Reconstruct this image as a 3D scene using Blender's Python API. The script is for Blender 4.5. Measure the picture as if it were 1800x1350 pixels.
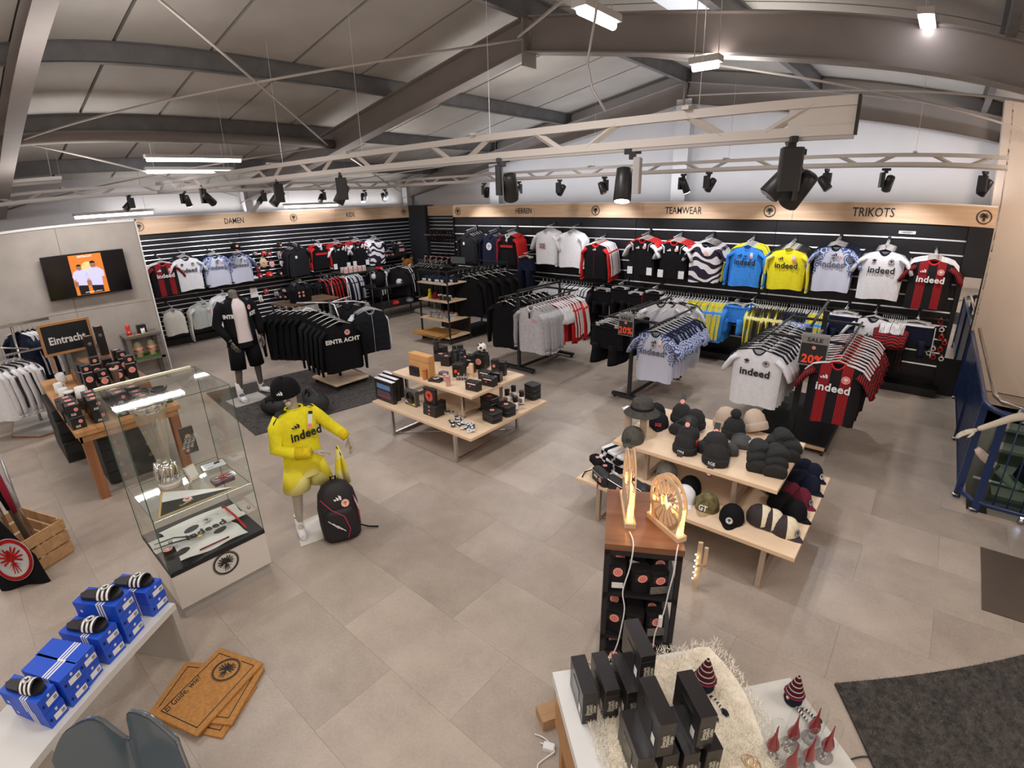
import bpy, bmesh, math, random
from math import sin, cos, pi, radians, hypot
from mathutils import Vector, Matrix, Euler
random.seed(7)
S = bpy.context.scene
COL = S.collection
for o in list(bpy.data.objects): bpy.data.objects.remove(o)
R_ = radians
# ---------------------------------------------------------------- camera (wide phone lens with barrel distortion)
HC = 2.65
LF, LK1, LK2 = 885.475, -0.262907, 0.083862
YAW, PITCH, ROLL = 0.709112, -0.352233, -0.024856
RM = (Matrix.Rotation(YAW, 3, 'Z') @ Matrix.Rotation(pi/2, 3, 'X') @ Matrix.Rotation(PITCH, 3, 'X') @ Matrix.Rotation(ROLL, 3, 'Z'))
cd = bpy.data.cameras.new('camera'); cam = bpy.data.objects.new('camera', cd); COL.objects.link(cam)
cam.location = (0, 0, HC); cam.rotation_euler = RM.to_euler()
cd.type = 'PANO'; cd.sensor_width = 36.0; cd.sensor_height = 27.0; cd.sensor_fit = 'HORIZONTAL'
cd.clip_start = 0.02
cy = cd if hasattr(cd, 'panorama_type') else cd.cycles
cy.panorama_type = 'FISHEYE_LENS_POLYNOMIAL'
cy.fisheye_fov = R_(170)
S.camera = cam
_mm = 50.0          # 1800 px over 36 mm
POLY = [0.0, 0.05539484009381229, 0.000423441212439819, -0.00010109572893114471, 2.730205941526957e-06]
for i, k in enumerate(POLY): setattr(cy, 'fisheye_polynomial_k%d' % i, -k)
S.view_settings.view_transform = 'Standard'
S.view_settings.look = 'None'
S.view_settings.gamma = 1.0
S.view_settings.use_curve_mapping = False
S.view_settings.exposure = 0.14
S.cycles.use_denoising = True
S.cycles.max_bounces = 7; S.cycles.diffuse_bounces = 3; S.cycles.glossy_bounces = 3
S.cycles.transparent_max_bounces = 12; S.cycles.transmission_bounces = 6
S.cycles.sample_clamp_indirect = 4.0
S.cycles.caustics_reflective = False; S.cycles.caustics_refractive = False
w = bpy.data.worlds.new('world'); S.world = w; w.use_nodes = True
w.node_tree.nodes['Background'].inputs[0].default_value = (0.75, 0.85, 1.0, 1)
w.node_tree.nodes['Background'].inputs[1].default_value = 0.35

def area(name, loc, sx, sy, power, col=(1, .95, .9), rot=(0, 0, 0), spread=180):
    l = bpy.data.lights.new(name, 'AREA'); l.shape = 'RECTANGLE'; l.size = sx; l.size_y = sy
    l.energy = power; l.color = col; l.spread = R_(spread)
    o = bpy.data.objects.new(name, l); COL.objects.link(o); o.location = loc; o.rotation_euler = rot
    return o
WARM = (1, .90, .80); NEUT = (1, .95, .92); COOL = (.84, .89, 1)
# daylight-white luminaires hanging under the roof (the shop is lit by rows of them, on into the room behind the camera)
LUM = [(-1.9, 1.5, 3.72), (-1.9, 5.7, 3.95), (-5.2, 1.2, 3.72), (-5.2, 6.3, 3.72), (-8.9, 1.5, 3.25), (-8.9, 6.3, 3.25), (-1.2, -1.8, 3.6), (-5.2, -1.8, 3.7), (1.7, 2.5, 3.2), (-8.9, -1.6, 3.25)]
for i, (x, y, z) in enumerate(LUM):
    area('luminaire_light', (x, y, z-.06), .2, 1.4, 34, NEUT)
    area('luminaire_light_up', (x, y, z-.35), .5, 1.6, 13, NEUT, (pi, 0, 0))
# cool LED strips lying on top of the display walls wash the white gable and eaves
area('led_wash', (-4.3, 9.15, 2.62), 9.6, .05, 50, (.93, .94, 1), (pi-.25, 0, 0), 170)
area('led_wash', (-12.15, 6.0, 2.62),   .05, 7.0, 16, NEUT, (pi, 0, 0), 170)

area('stair_fill', (1.6, 7.4, 3.35), .5, .5, 34, (1, .80, .64), (R_(42), 0, 0))  # added warm fill without a fixture, brightens the beige wall by the stairs
area('front_fill', (.6, -.2, 3.5), 1.2, 1.2, 42, (1, .86, .72))  # added unseen fill that warms and brightens the floor near the camera

def ray(px, py):
    dx, dy = px-900.0, py-675.0; r = hypot(dx, dy) or 1e-9; u = r/LF
    t = u + LK1*u**3 + LK2*u**5
    return RM @ Vector((dx/r*sin(t), -dy/r*sin(t), -cos(t)))
def fz(px, py, z=0.0):
    d = ray(px, py); t = (z-HC)/d.z; return Vector((d.x*t, d.y*t, z))
def fy(px, py, y):
    d = ray(px, py); t = y/d.y; return Vector((d.x*t, y, HC+d.z*t))
def fx(px, py, x):
    d = ray(px, py); t = x/d.x; return Vector((x, d.y*t, HC+d.z*t))

# ---------------------------------------------------------------- materials
MATS = {}
def nodes(name):
    m = bpy.data.materials.new(name); m.use_nodes = True
    nt = m.node_tree; b = nt.nodes['Principled BSDF']
    return m, nt, b
def M(name, col=(.5, .5, .5), rough=.6, metal=0.0, emit=None, es=1.0, var=.0, scale=8, bump=0.0, spec=.5, alpha=1, trans=0, coat=0, coord='Object', stretch=(1, 1, 1), var2=None):
    if name in MATS: return MATS[name]
    m, nt, b = nodes(name)
    c = tuple(col)+(1,)
    b.inputs['Base Color'].default_value = c
    b.inputs['Roughness'].default_value = rough; b.inputs['Metallic'].default_value = metal
    b.inputs['Specular IOR Level'].default_value = spec
    if coat: b.inputs['Coat Weight'].default_value = coat; b.inputs['Coat Roughness'].default_value = .08
    if trans: b.inputs['Transmission Weight'].default_value = trans
    if alpha < 1: b.inputs['Alpha'].default_value = alpha
    if emit is not None:
        b.inputs['Emission Color'].default_value = tuple(emit)+(1,); b.inputs['Emission Strength'].default_value = es
    if var or bump:
        tc = nt.nodes.new('ShaderNodeTexCoord'); mp = nt.nodes.new('ShaderNodeMapping'); mp.inputs['Scale'].default_value = stretch
        n = nt.nodes.new('ShaderNodeTexNoise'); n.inputs['Scale'].default_value = scale; n.inputs['Detail'].default_value = 5
        nt.links.new(tc.outputs[coord], mp.inputs[0]); nt.links.new(mp.outputs[0], n.inputs['Vector'])
        if var:
            r = nt.nodes.new('ShaderNodeValToRGB'); r.color_ramp.elements[0].position = .3; r.color_ramp.elements[1].position = .7
            lo = tuple(max(0, v*(1-var)) for v in col)+(1,); hi = tuple(min(1, v*(1+var)) for v in (var2 or col))+(1,)
            r.color_ramp.elements[0].color = lo; r.color_ramp.elements[1].color = hi
            nt.links.new(n.outputs['Fac'], r.inputs[0]); nt.links.new(r.outputs[0], b.inputs['Base Color'])
        if bump:
            bp = nt.nodes.new('ShaderNodeBump'); bp.inputs['Strength'].default_value = bump; bp.inputs['Distance'].default_value = .01
            nt.links.new(n.outputs['Fac'], bp.inputs['Height']); nt.links.new(bp.outputs[0], b.inputs['Normal'])
    MATS[name] = m
    return m
def wood(name, c1, c2, scale=3, rough=.5, axis='x'):
    if name in MATS: return MATS[name]
    m, nt, b = nodes(name); b.inputs['Roughness'].default_value = rough
    tc = nt.nodes.new('ShaderNodeTexCoord'); mp = nt.nodes.new('ShaderNodeMapping')
    mp.inputs['Scale'].default_value = {'x': (.35, 5, 5), 'y': (5, .35, 5), 'z': (5, 5, .35)}[axis]
    n = nt.nodes.new('ShaderNodeTexNoise'); n.inputs['Scale'].default_value = scale; n.inputs['Detail'].default_value = 7; n.inputs['Distortion'].default_value = .8
    r = nt.nodes.new('ShaderNodeValToRGB'); r.color_ramp.elements[0].position = .3; r.color_ramp.elements[1].position = .72
    r.color_ramp.elements[0].color = tuple(c1)+(1,); r.color_ramp.elements[1].color = tuple(c2)+(1,)
    nt.links.new(tc.outputs['Object'], mp.inputs[0]); nt.links.new(mp.outputs[0], n.inputs['Vector']); nt.links.new(n.outputs['Fac'], r.inputs[0]); nt.links.new(r.outputs[0], b.inputs['Base Color'])
    MATS[name] = m; return m
def glass(name, tint=(1, 1, 1), refl=1.0, opac=.0):
    """thin clear sheet: mostly see-through, with a real mirror sheen at grazing angles"""
    if name in MATS: return MATS[name]
    m = bpy.data.materials.new(name); m.use_nodes = True; nt = m.node_tree; nt.nodes.clear()
    out = nt.nodes.new('ShaderNodeOutputMaterial'); tr = nt.nodes.new('ShaderNodeBsdfTransparent'); gl = nt.nodes.new('ShaderNodeBsdfGlossy')
    tr.inputs[0].default_value = tuple(tint)+(1,); gl.inputs['Roughness'].default_value = .03
    gl.inputs[0].default_value = (refl, refl, refl, 1)
    lw_ = nt.nodes.new('ShaderNodeLayerWeight'); lw_.inputs[0].default_value = .5
    mx = nt.nodes.new('ShaderNodeMixShader')
    f_ = _math(nt, 'ADD', _math(nt, 'MULTIPLY', _math(nt, 'POWER', lw_.outputs['Facing'], 4.0), .40), .018)
    nt.links.new(f_, mx.inputs[0]); nt.links.new(tr.outputs[0], mx.inputs[1]); nt.links.new(gl.outputs[0], mx.inputs[2]); nt.links.new(mx.outputs[0], out.inputs[0])
    MATS[name] = m; return m
def rampmat(name, build, rough=.8, bump=0):
    """cloth pattern: build(nt, objcoord_socket) returns a colour socket"""
    if name in MATS: return MATS[name]
    m, nt, b = nodes(name); b.inputs['Roughness'].default_value = rough; b.inputs['Specular IOR Level'].default_value = .2
    tc = nt.nodes.new('ShaderNodeTexCoord')
    nt.links.new(build(nt, tc.outputs['Object']), b.inputs['Base Color'])
    MATS[name] = m; return m
def _math(nt, op, a, b=None):
    n = nt.nodes.new('ShaderNodeMath'); n.operation = op
    for i, v in enumerate((a, b)):
        if v is None: continue
        if isinstance(v, (int, float)): n.inputs[i].default_value = v
        else: nt.links.new(v, n.inputs[i])
    return n.outputs[0]
def _mix(nt, f, a, b):
    n = nt.nodes.new('ShaderNodeMix'); n.data_type = 'RGBA'
    nt.links.new(f, n.inputs[0])
    for i, v in ((6, a), (7, b)):
        if isinstance(v, tuple): n.inputs[i].default_value = tuple(v)+(1,)
        else: nt.links.new(v, n.inputs[i])
    return n.outputs[2]
def _sep(nt, v):
    s = nt.nodes.new('ShaderNodeSeparateXYZ'); nt.links.new(v, s.inputs[0]); return s.outputs

def cloth(name, col, var=.12): return M(name, col, .85, var=var, scale=30, spec=.15)
# ---------------------------------------------------------------- mesh building
class MB:
    def __init__(s): s.v = []; s.f = []; s.m = []; s.sm = []
    def add(s, vs, fs, mi=0, T=None, smooth=False):
        k = len(s.v)
        s.v += [tuple(T @ Vector(p)) if T is not None else tuple(p) for p in vs]
        s.f += [tuple(i+k for i in f) for f in fs]; s.m += [mi]*len(fs); s.sm += [smooth]*len(fs)
        return s
    def box(s, x0, x1, y0, y1, z0, z1, mi=0, T=None):
        v = [(x0, y0, z0), (x1, y0, z0), (x1, y1, z0), (x0, y1, z0), (x0, y0, z1), (x1, y0, z1), (x1, y1, z1), (x0, y1, z1)]
        return s.add(v, [(0, 3, 2, 1), (4, 5, 6, 7), (0, 1, 5, 4), (1, 2, 6, 5), (2, 3, 7, 6), (3, 0, 4, 7)], mi, T)
    def cbox(s, c, sx, sy, sz, mi=0, rz=0, T=None):
        """box standing on c"""
        A = Matrix.Translation(c) @ Matrix.Rotation(rz, 4, 'Z')
        if T is not None: A = T @ A
        return s.box(-sx/2, sx/2, -sy/2, sy/2, 0, sz, mi, A)
    def rbox(s, x0, x1, y0, y1, z0, z1, r=.01, mi=0, T=None, n=3):
        """box with rounded vertical edges and chamfered top"""
        pts = []
        for cx, cy_, a0 in ((x1-r, y1-r, 0), (x0+r, y1-r, 90), (x0+r, y0+r, 180), (x1-r, y0+r, 270)):
            for k in range(n+1):
                a = R_(a0+90*k/n); pts.append((cx+r*cos(a), cy_+r*sin(a)))
        N = len(pts); mx, my = (x0+x1)/2, (y0+y1)/2
        c = min(r*.5, (z1-z0)*.3)
        rings = [(1, z0), (1, z1-c)]
        vs = [(p[0], p[1], z) for q, z in rings for p in pts]
        hx, hy = max((x1-x0)/2, 1e-6), max((y1-y0)/2, 1e-6)
        vs += [(mx+(p[0]-mx)*(1-c/hx), my+(p[1]-my)*(1-c/hy), z1) for p in pts]
        fs = []
        for q in range(2):
            for i in range(N):
                j = (i+1) % N; fs.append((q*N+i, q*N+j, (q+1)*N+j, (q+1)*N+i))
        fs.append(tuple(range(2*N, 3*N))); fs.append(tuple(reversed(range(N))))
        return s.add(vs, fs, mi, T)
    def tube(s, pts, r, n=8, mi=0, T=None, cap=True, closed=False, flat=1.0):
        pts = [Vector(p) for p in pts]; N = len(pts)
        rr = r if isinstance(r, (list, tuple)) else [r]*N
        vs = []; up = None
        for i, p in enumerate(pts):
            if closed: d = pts[(i+1) % N]-pts[i-1]
            else: d = pts[min(i+1, N-1)]-pts[max(i-1, 0)]
            if d.length < 1e-9: d = Vector((0, 0, 1))
            d.normalize()
            if up is None:
                a = Vector((0, 0, 1)) if abs(d.z) < .9 else Vector((1, 0, 0))
                u = d.cross(a).normalized()
            else:
                u = (up - d*up.dot(d))
                u = u.normalized() if u.length > 1e-6 else d.orthogonal().normalized()
            up = u; v = d.cross(u)
            for k in range(n):
                a = 2*pi*k/n; vs.append(p+u*(rr[i]*cos(a))+v*(rr[i]*flat*sin(a)))
        fs = []
        for i in range(N if closed else N-1):
            j = (i+1) % N
            for k in range(n):
                l = (k+1) % n; fs.append((i*n+k, i*n+l, j*n+l, j*n+k))
        if cap and not closed: fs.append(tuple(reversed(range(n)))); fs.append(tuple(range((N-1)*n, N*n)))
        s.add(vs, fs, mi, T, smooth=n > 4)
        if cap and not closed: s.sm[-2:] = [False, False]
        return s
    def cyl(s, p0, p1, r0, r1=None, n=16, mi=0, T=None):
        return s.tube([p0, p1], [r0, r0 if r1 is None else r1], n, mi, T)
    def lathe(s, prof, n=20, mi=0, T=None, sx=1, sy=1, capb=True):
        vs = []; fs = []
        for r, z in prof:
            for k in range(n): a = 2*pi*k/n; vs.append((r*cos(a)*sx, r*sin(a)*sy, z))
        for i in range(len(prof)-1):
            for k in range(n):
                l = (k+1) % n; fs.append((i*n+k, i*n+l, (i+1)*n+l, (i+1)*n+k))
        if capb: fs.append(tuple(reversed(range(n))))
        fs.append(tuple(range((len(prof)-1)*n, len(prof)*n)))
        return s.add(vs, fs, mi, T, smooth=True)
    def sph(s, c, r, n=12, mi=0, T=None, sc=(1, 1, 1)):
        A = Matrix.Translation(c) @ Matrix.Diagonal((sc[0], sc[1], sc[2], 1))
        if T is not None: A = T @ A
        k = max(4, n//2)
        return s.lathe([(r*sin(pi*i/k)+1e-5, -r*cos(pi*i/k)) for i in range(k+1)], n, mi, A)
    def prism(s, pts, z0, z1, mi=0, T=None):
        N = len(pts); vs = [(p[0], p[1], z0) for p in pts]+[(p[0], p[1], z1) for p in pts]
        fs = [(i, (i+1) % N, N+(i+1) % N, N+i) for i in range(N)]+[tuple(range(N, 2*N)), tuple(reversed(range(N)))]
        return s.add(vs, fs, mi, T)
    def grid(s, f, nu, nv, mi=0, T=None, smooth=True, flip=False):
        vs = [f(i/nu, j/nv) for j in range(nv+1) for i in range(nu+1)]
        W = nu+1; fs = [(j*W+i, j*W+i+1, (j+1)*W+i+1, (j+1)*W+i) for j in range(nv) for i in range(nu)]
        if flip: fs = [tuple(reversed(q)) for q in fs]
        return s.add(vs, fs, mi, T, smooth)
    def mesh(s, name, mats):
        me = bpy.data.meshes.new(name); me.from_pydata(s.v, [], s.f)
        for m in (mats if isinstance(mats, (list, tuple)) else [mats]): me.materials.append(m)
        me.polygons.foreach_set('material_index', s.m); me.polygons.foreach_set('use_smooth', s.sm)
        me.update(); return me
    def obj(s, name, mats, parent=None, **k):
        return put(name, s.mesh(name, mats), parent, **k)
def tag(o, label=None, cat=None, group=None, kind=None):
    for k, v in (('label', label), ('category', cat), ('group', group), ('kind', kind)):
        if v is not None: o[k] = v
    return o
def put(name, me, parent=None, loc=None, rot=None, scale=None, label=None, cat=None, group=None, kind=None):
    o = bpy.data.objects.new(name, me); COL.objects.link(o)
    if parent is not None: o.parent = parent
    if loc is not None: o.location = loc
    if rot is not None: o.rotation_euler = rot
    if scale is not None: o.scale = scale if isinstance(scale, (tuple, list)) else (scale,)*3
    return tag(o, label, cat, group, kind)
def thing(name, label, cat, loc=(0, 0, 0), rz=0, group=None, rot=None):
    o = bpy.data.objects.new(name, None); COL.objects.link(o); o.empty_display_size = .1
    o.location = loc; o.rotation_euler = rot if rot is not None else (0, 0, rz)
    return tag(o, label, cat, group)
def dup(root, loc, rz=0, label=None, group=None, rot=None, parts=None):
    r = root.copy(); COL.objects.link(r); r.location = loc; r.rotation_euler = rot if rot is not None else (0, 0, rz)
    if label: r['label'] = label
    if group: r['group'] = group
    elif 'group' in r and group == '': del r['group']
    for ch in root.children:
        if parts is not None and ch.name.split('.')[0] not in parts: continue
        c = ch.copy(); COL.objects.link(c); c.parent = r
        for g in ch.children:
            d = g.copy(); COL.objects.link(d); d.parent = c
    return r
def struct(name, mb, mat, **k): return mb.obj(name, mat, kind='structure', **k)
_TX = {}
def textmesh(s, bold=0.0, sx=1.0, shear=0, key=None):
    k = (s, bold, sx, shear)
    if k in _TX: return _TX[k]
    c = bpy.data.curves.new('lettering', 'FONT'); c.body = s; c.size = 1; c.align_x = 'CENTER'; c.align_y = 'CENTER'
    c.offset = bold; c.shear = shear; c.resolution_u = 2; c.extrude = .012; c.space_character = 1.0+bold*1.5
    o = bpy.data.objects.new('t', c); COL.objects.link(o)
    bpy.context.view_layer.update()
    me = bpy.data.meshes.new_from_object(o.evaluated_get(bpy.context.evaluated_depsgraph_get()))
    for v in me.vertices: v.co.x *= sx
    bpy.data.objects.remove(o); me.materials.clear(); _TX[k] = me
    return me
def text(s, size, mat, parent, loc, rot, bold=.0, sx=1.0, shear=0, name='lettering', label=None):
    k = ('m', s, bold, sx, shear, mat.name)
    if k not in _TX:
        me = textmesh(s, bold, sx, shear).copy(); me.materials.append(mat); _TX[k] = me
    return put(name, _TX[k], parent, loc, rot, size, label=label)
FRONT = (pi/2, 0, 0)      # text in the xz plane facing -y
# ---------------------------------------------------------------- emblem (eagle in a ring), logos
def eagle_mb(sc=1.0, z0=0, z1=.02):
    mb = MB()
    P = lambda pts: mb.prism([(x*sc, y*sc) for x, y in pts], z0, z1)
    P([(-.10, .28), (.10, .28), (.13, 0), (.06, -.28), (-.06, -.28), (-.13, 0)])
    P([(-.10, .26), (.10, .26), (.08, .52), (-.02, .62), (-.12, .56), (-.30, .50), (-.14, .44)])
    for sg in (-1, 1):
        for a, L in ((68, .78), (48, .80), (26, .80), (4, .76), (-18, .66)):
            d = (cos(R_(a)), sin(R_(a))); n = (-d[1], d[0])
            q = [(sg*(d[0]*.08+n[0]*.06), .08+d[1]*.08+n[1]*.06), (sg*(d[0]*L*.9+n[0]*.06), .02+d[1]*L*.9+n[1]*.06), (sg*d[0]*L, .02+d[1]*L), (sg*(d[0]*L*.88-n[0]*.05), .02+d[1]*L*.88-n[1]*.05), (sg*(d[0]*.08-n[0]*.06), .08+d[1]*.08-n[1]*.06)]
            P(q if sg > 0 else q[::-1])
        for a, L in ((-62, .66), (-42, .62)):
            d = (cos(R_(a)), sin(R_(a))); n = (-d[1], d[0])
            q = [(sg*(d[0]*.12+n[0]*.035), -.12+d[1]*.12+n[1]*.035), (sg*d[0]*L, d[1]*L), (sg*(d[0]*.12-n[0]*.035), -.12+d[1]*.12-n[1]*.035)]
            P(q if sg > 0 else q[::-1])
    for a in (-105, -90, -75):
        d = (cos(R_(a)), sin(R_(a))); P([(d[0]*.2-.04, -.2), (d[0]*.8-.03, d[1]*.8), (d[0]*.8+.03, d[1]*.8), (d[0]*.2+.04, -.2)])
    return mb
def ring_mb(r0, r1, z0=0, z1=.02, n=32):
    mb = MB(); vs = []
    for r, z in ((r0, z0), (r0, z1), (r1, z1), (r1, z0)):
        vs += [(r*cos(2*pi*k/n), r*sin(2*pi*k/n), z) for k in range(n)]
    fs = [(q*n+k, ((q+1) % 4)*n+k, ((q+1) % 4)*n+(k+1) % n, q*n+(k+1) % n) for q in range(4) for k in range(n)]
    return mb.add(vs, fs)
def disk_mb(r, z0=0, z1=.01, n=24): return MB().prism([(r*cos(2*pi*k/n), r*sin(2*pi*k/n)) for k in range(n)], z0, z1)
_EM = {}
def emblem(parent, loc, rot, r, bg, fg, name='emblem', small=False):
    """round crest of radius r: disc with ring and eagle, as one part"""
    k = (bg.name if bg else '', fg.name, small)
    if k not in _EM:
        mb = MB()
        if bg:
            a = disk_mb(1, 0, .02, 16 if small else 32); mb.add(a.v, a.f, 0)
        q = ring_mb(.86, .96, .02, .035, 16 if small else 40); mb.add(q.v, q.f, 1)
        if not small and not bg: q = ring_mb(1.0, 1.03, .0, .03, 40); mb.add(q.v, q.f, 1)
        e = eagle_mb(.86, .02, .04); mb.add(e.v, e.f, 1)
        _EM[k] = mb.mesh('emblem', [bg or fg, fg])
    return put(name, _EM[k], parent, loc, rot, r)
def sticker(parent, loc, rot, r, name='sticker'):
    """little red round brand sticker"""
    if 'st' not in _EM:
        mb = MB(); a = disk_mb(1, 0, .02, 14); mb.add(a.v, a.f, 0); a = ring_mb(.45, .62, .02, .05, 10); mb.add(a.v, a.f, 1); a = disk_mb(.22, .02, .05, 8); mb.add(a.v, a.f, 1)
        _EM['st'] = mb.mesh('sticker', [M('sticker_pink', (.95, .42, .36), .5), M('sticker_red', (.75, .12, .1), .5)])
    return put(name, _EM['st'], parent, loc, rot, r)
def bars_logo(mat):
    k = ('bars', mat.name)
    if k not in _EM:
        mb = MB()
        for i, (x, h) in enumerate(((-.5, .45), (-.05, .8), (.42, 1.15))):
            mb.prism([(x-.02, -.5), (x+.28, -.5), (x+.28-.0, -.5+h*.55), (x-.02-.2, -.5+h*.82)][:4], 0, .03)
        _EM[k] = mb.mesh('brand_mark', mat)
    return _EM[k]
def leaf_logo(mat):
    k = ('leaf', mat.name)
    if k not in _EM:
        mb = MB()
        for a, L in ((90, 1.0), (42, .95), (138, .95)):
            pts = []
            for t in range(8):
                s_ = t/7; w_ = .22*sin(pi*s_)**.8
                pts.append((s_*L, w_))
            pts += [(p[0], -p[1]) for p in pts[-2:0:-1]]
            ca, sa = cos(R_(a)), sin(R_(a)); q = [(x*ca-y*sa, x*sa+y*ca-.15) for x, y in pts]
            mb.prism(q[::-1], 0, .03)
        for i in range(3): mb.box(-.55, .55, -.3-.13*i, -.23-.13*i, 0, .03)
        _EM[k] = mb.mesh('brand_mark', mat)
    return _EM[k]
# ================================================================ SETTING
m_white = M('white_wall', (.74, .74, .76), .8, var=.03, scale=2)
m_beige = M('warm_wall', (.78, .68, .60), .85, var=.03, scale=2)  # warm stairwell light is put into this wall colour
m_black = M('black_panel', (.007, .007, .009), .5)
m_blk = M('black_metal', (.018, .018, .02), .4)
m_steel = M('brushed_steel', (.62, .60, .58), .28, metal=1)
m_alu = M('aluminium_strip', (.85, .86, .90), .30, metal=.45, spec=1)
m_truss = M('truss_paint', (.60, .555, .52), .5)
m_oak = wood('oak_board', (.66, .43, .26), (.82, .59, .40), 3)
m_oaky = wood('oak_board_y', (.62, .43, .27), (.78, .58, .40), 3, axis='y')
m_birch = wood('birch_top', (.74, .54, .36), (.82, .62, .43), 2)
m_birche = M('birch_edge', (.62, .42, .25), .6)
m_concrete = M('concrete_panel', (.44, .40, .365), .8, var=.10, scale=3, bump=.05)
m_ink = M('black_ink', (.015, .015, .015), .6)
m_wht = M('white_print', (.85, .85, .85), .6)
m_redp = M('red_print', (.72, .05, .05), .6)
m_roof = M('roof_sheet', (.46, .435, .40), .7, var=.08, scale=2)
m_beam = M('beam_paint', (.30, .27, .255), .55, var=.06, scale=3)
m_purlin = M('galvanised_purlin', (.20, .20, .205), .5, metal=.3, var=.15, scale=5)
m_blue = M('blue_paint', (.012, .032, .11), .3)

def tile_mat():
    m, nt, b = nodes('vinyl_tile'); b.inputs['Roughness'].default_value = .38; b.inputs['Specular IOR Level'].default_value = .45
    g = nt.nodes.new('ShaderNodeNewGeometry'); oi = nt.nodes.new('ShaderNodeObjectInfo')
    n = nt.nodes.new('ShaderNodeTexNoise'); n.inputs['Scale'].default_value = 2.2; n.inputs['Detail'].default_value = 9; n.inputs['Roughness'].default_value = .65
    n2 = nt.nodes.new('ShaderNodeTexNoise'); n2.inputs['Scale'].default_value = 60; n2.inputs['Detail'].default_value = 3
    add = nt.nodes.new('ShaderNodeVectorMath'); add.operation = 'ADD'
    cmb = nt.nodes.new('ShaderNodeCombineXYZ'); nt.links.new(_math(nt, 'MULTIPLY', oi.outputs['Random'], 40.0), cmb.inputs[2])
    nt.links.new(g.outputs['Position'], add.inputs[0]); nt.links.new(cmb.outputs[0], add.inputs[1])
    nt.links.new(add.outputs[0], n.inputs['Vector']); nt.links.new(g.outputs['Position'], n2.inputs['Vector'])
    r = nt.nodes.new('ShaderNodeValToRGB'); e = r.color_ramp.elements
    e[0].position = .22; e[0].color = (.31, .255, .215, 1); e[1].position = .78; e[1].color = (.50, .425, .36, 1)
    f = _math(nt, 'ADD', _math(nt, 'MULTIPLY', n.outputs['Fac'], .95), _math(nt, 'MULTIPLY', _math(nt, 'SUBTRACT', oi.outputs['Random'], .5), .22))
    f = _math(nt, 'ADD', f, _math(nt, 'MULTIPLY', _math(nt, 'SUBTRACT', n2.outputs['Fac'], .5), .35))
    f = _math(nt, 'ADD', f, .025)
    nt.links.new(f, r.inputs[0]); nt.links.new(r.outputs[0], b.inputs['Base Color'])
    return m
m_tile = tile_mat()
YB = 9.95
XR = 2.7
HX0, HY0, HY1 = .74, 5.42, 8.76     # stair opening
# floor slab around the stair opening, tiles on it
mb = MB()
mb.box(-12.4, HX0, -3.2, YB, -.3, -.012); mb.box(HX0, XR, -3.2, HY0, -.3, -.012); mb.box(HX0, XR, HY1, YB, -.3, -.012); mb.box(2.45, XR, HY0, HY1, -.3, -.012)
FLOOR = struct('floor', mb, M('floor_screed', (.34, .29, .25), .9))
TW, TD = 1.034, .517
_tm = MB().box(0, TW-.0009, 0, TD-.0009, -.012, 0).mesh('tile', m_tile)
ntile = 0
for j in range(-8, 20):
    y0 = 3.25+(j-6)*TD*1.0
    if y0 < -1.3 or y0 > YB-.1: continue
    for i in range(-14, 8):
        x0 = -.492+(i)*TW+(TW/2 if j % 2 else 0)
        if x0 < -12.3-TW*.3 or x0 > XR-.3: continue
        # keep the ones the picture can show
        if y0 < .6 and x0 > 1.6: continue
        if y0 < -.1 and x0 > -.2: continue
        if y0 > 4.9 and x0+TW > HX0-.02:
            x1 = min(x0+TW, HX0)
            if x0 > HX0-.02:
                if y0+TD < HY0+.3 and y0 < HY0: 
                    MB().box(x0, min(x0+TW, XR)-.0009, y0, min(y0+TD, HY0)-.0009, -.012, 0).obj('tile', m_tile, FLOOR)
                continue
            y1 = min(y0+TD, YB)
            MB().box(x0, x1-.0009, y0, y1-.0009, -.012, 0).obj('tile', m_tile, FLOOR)
            if y0 < HY0 and x0+TW > HX0: MB().box(HX0, min(x0+TW, XR)-.0009, y0, min(y1, HY0)-.0009, -.012, 0).obj('tile', m_tile, FLOOR)
            continue
        if x0+TW > XR or y0+TD > YB or x0 < -12.35:
            MB().box(max(x0, -12.35), min(x0+TW, XR)-.0009, y0, min(y0+TD, YB)-.0009, -.012, 0).obj('tile', m_tile, FLOOR); continue
        put('tile', _tm, FLOOR, (x0, y0, 0)); ntile += 1
# stairwell: shaft walls and steps going down
mb = MB()
mb.box(HX0-.04, HX0, HY0, HY1, -2.6, -.012); mb.box(HX0-.04, 2.49, HY0-.04, HY0, -2.6, -.012); mb.box(HX0-.04, 2.49, HY1, HY1+.04, -2.6, -.012); mb.box(2.45, 2.49, HY0, HY1, -2.6, -.012)
mb.box(HX0-.04, 2.49, HY0-.04, HY1, -2.66, -2.6)
struct('wall_stairwell', mb, M('stairwell_plaster', (.42, .44, .41), .8, var=.05))
st = thing('staircase', 'grey staircase leading down behind the blue railing', 'stairs', (0, 0, 0))
for k in range(12): MB().box(1.25, 2.44, HY1-.28*(k+1), HY1-.28*k, -.2*(k+1)-.04, -.2*(k+1)).obj('step', M('grey_step', (.35, .36, .34), .6), st)
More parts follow.
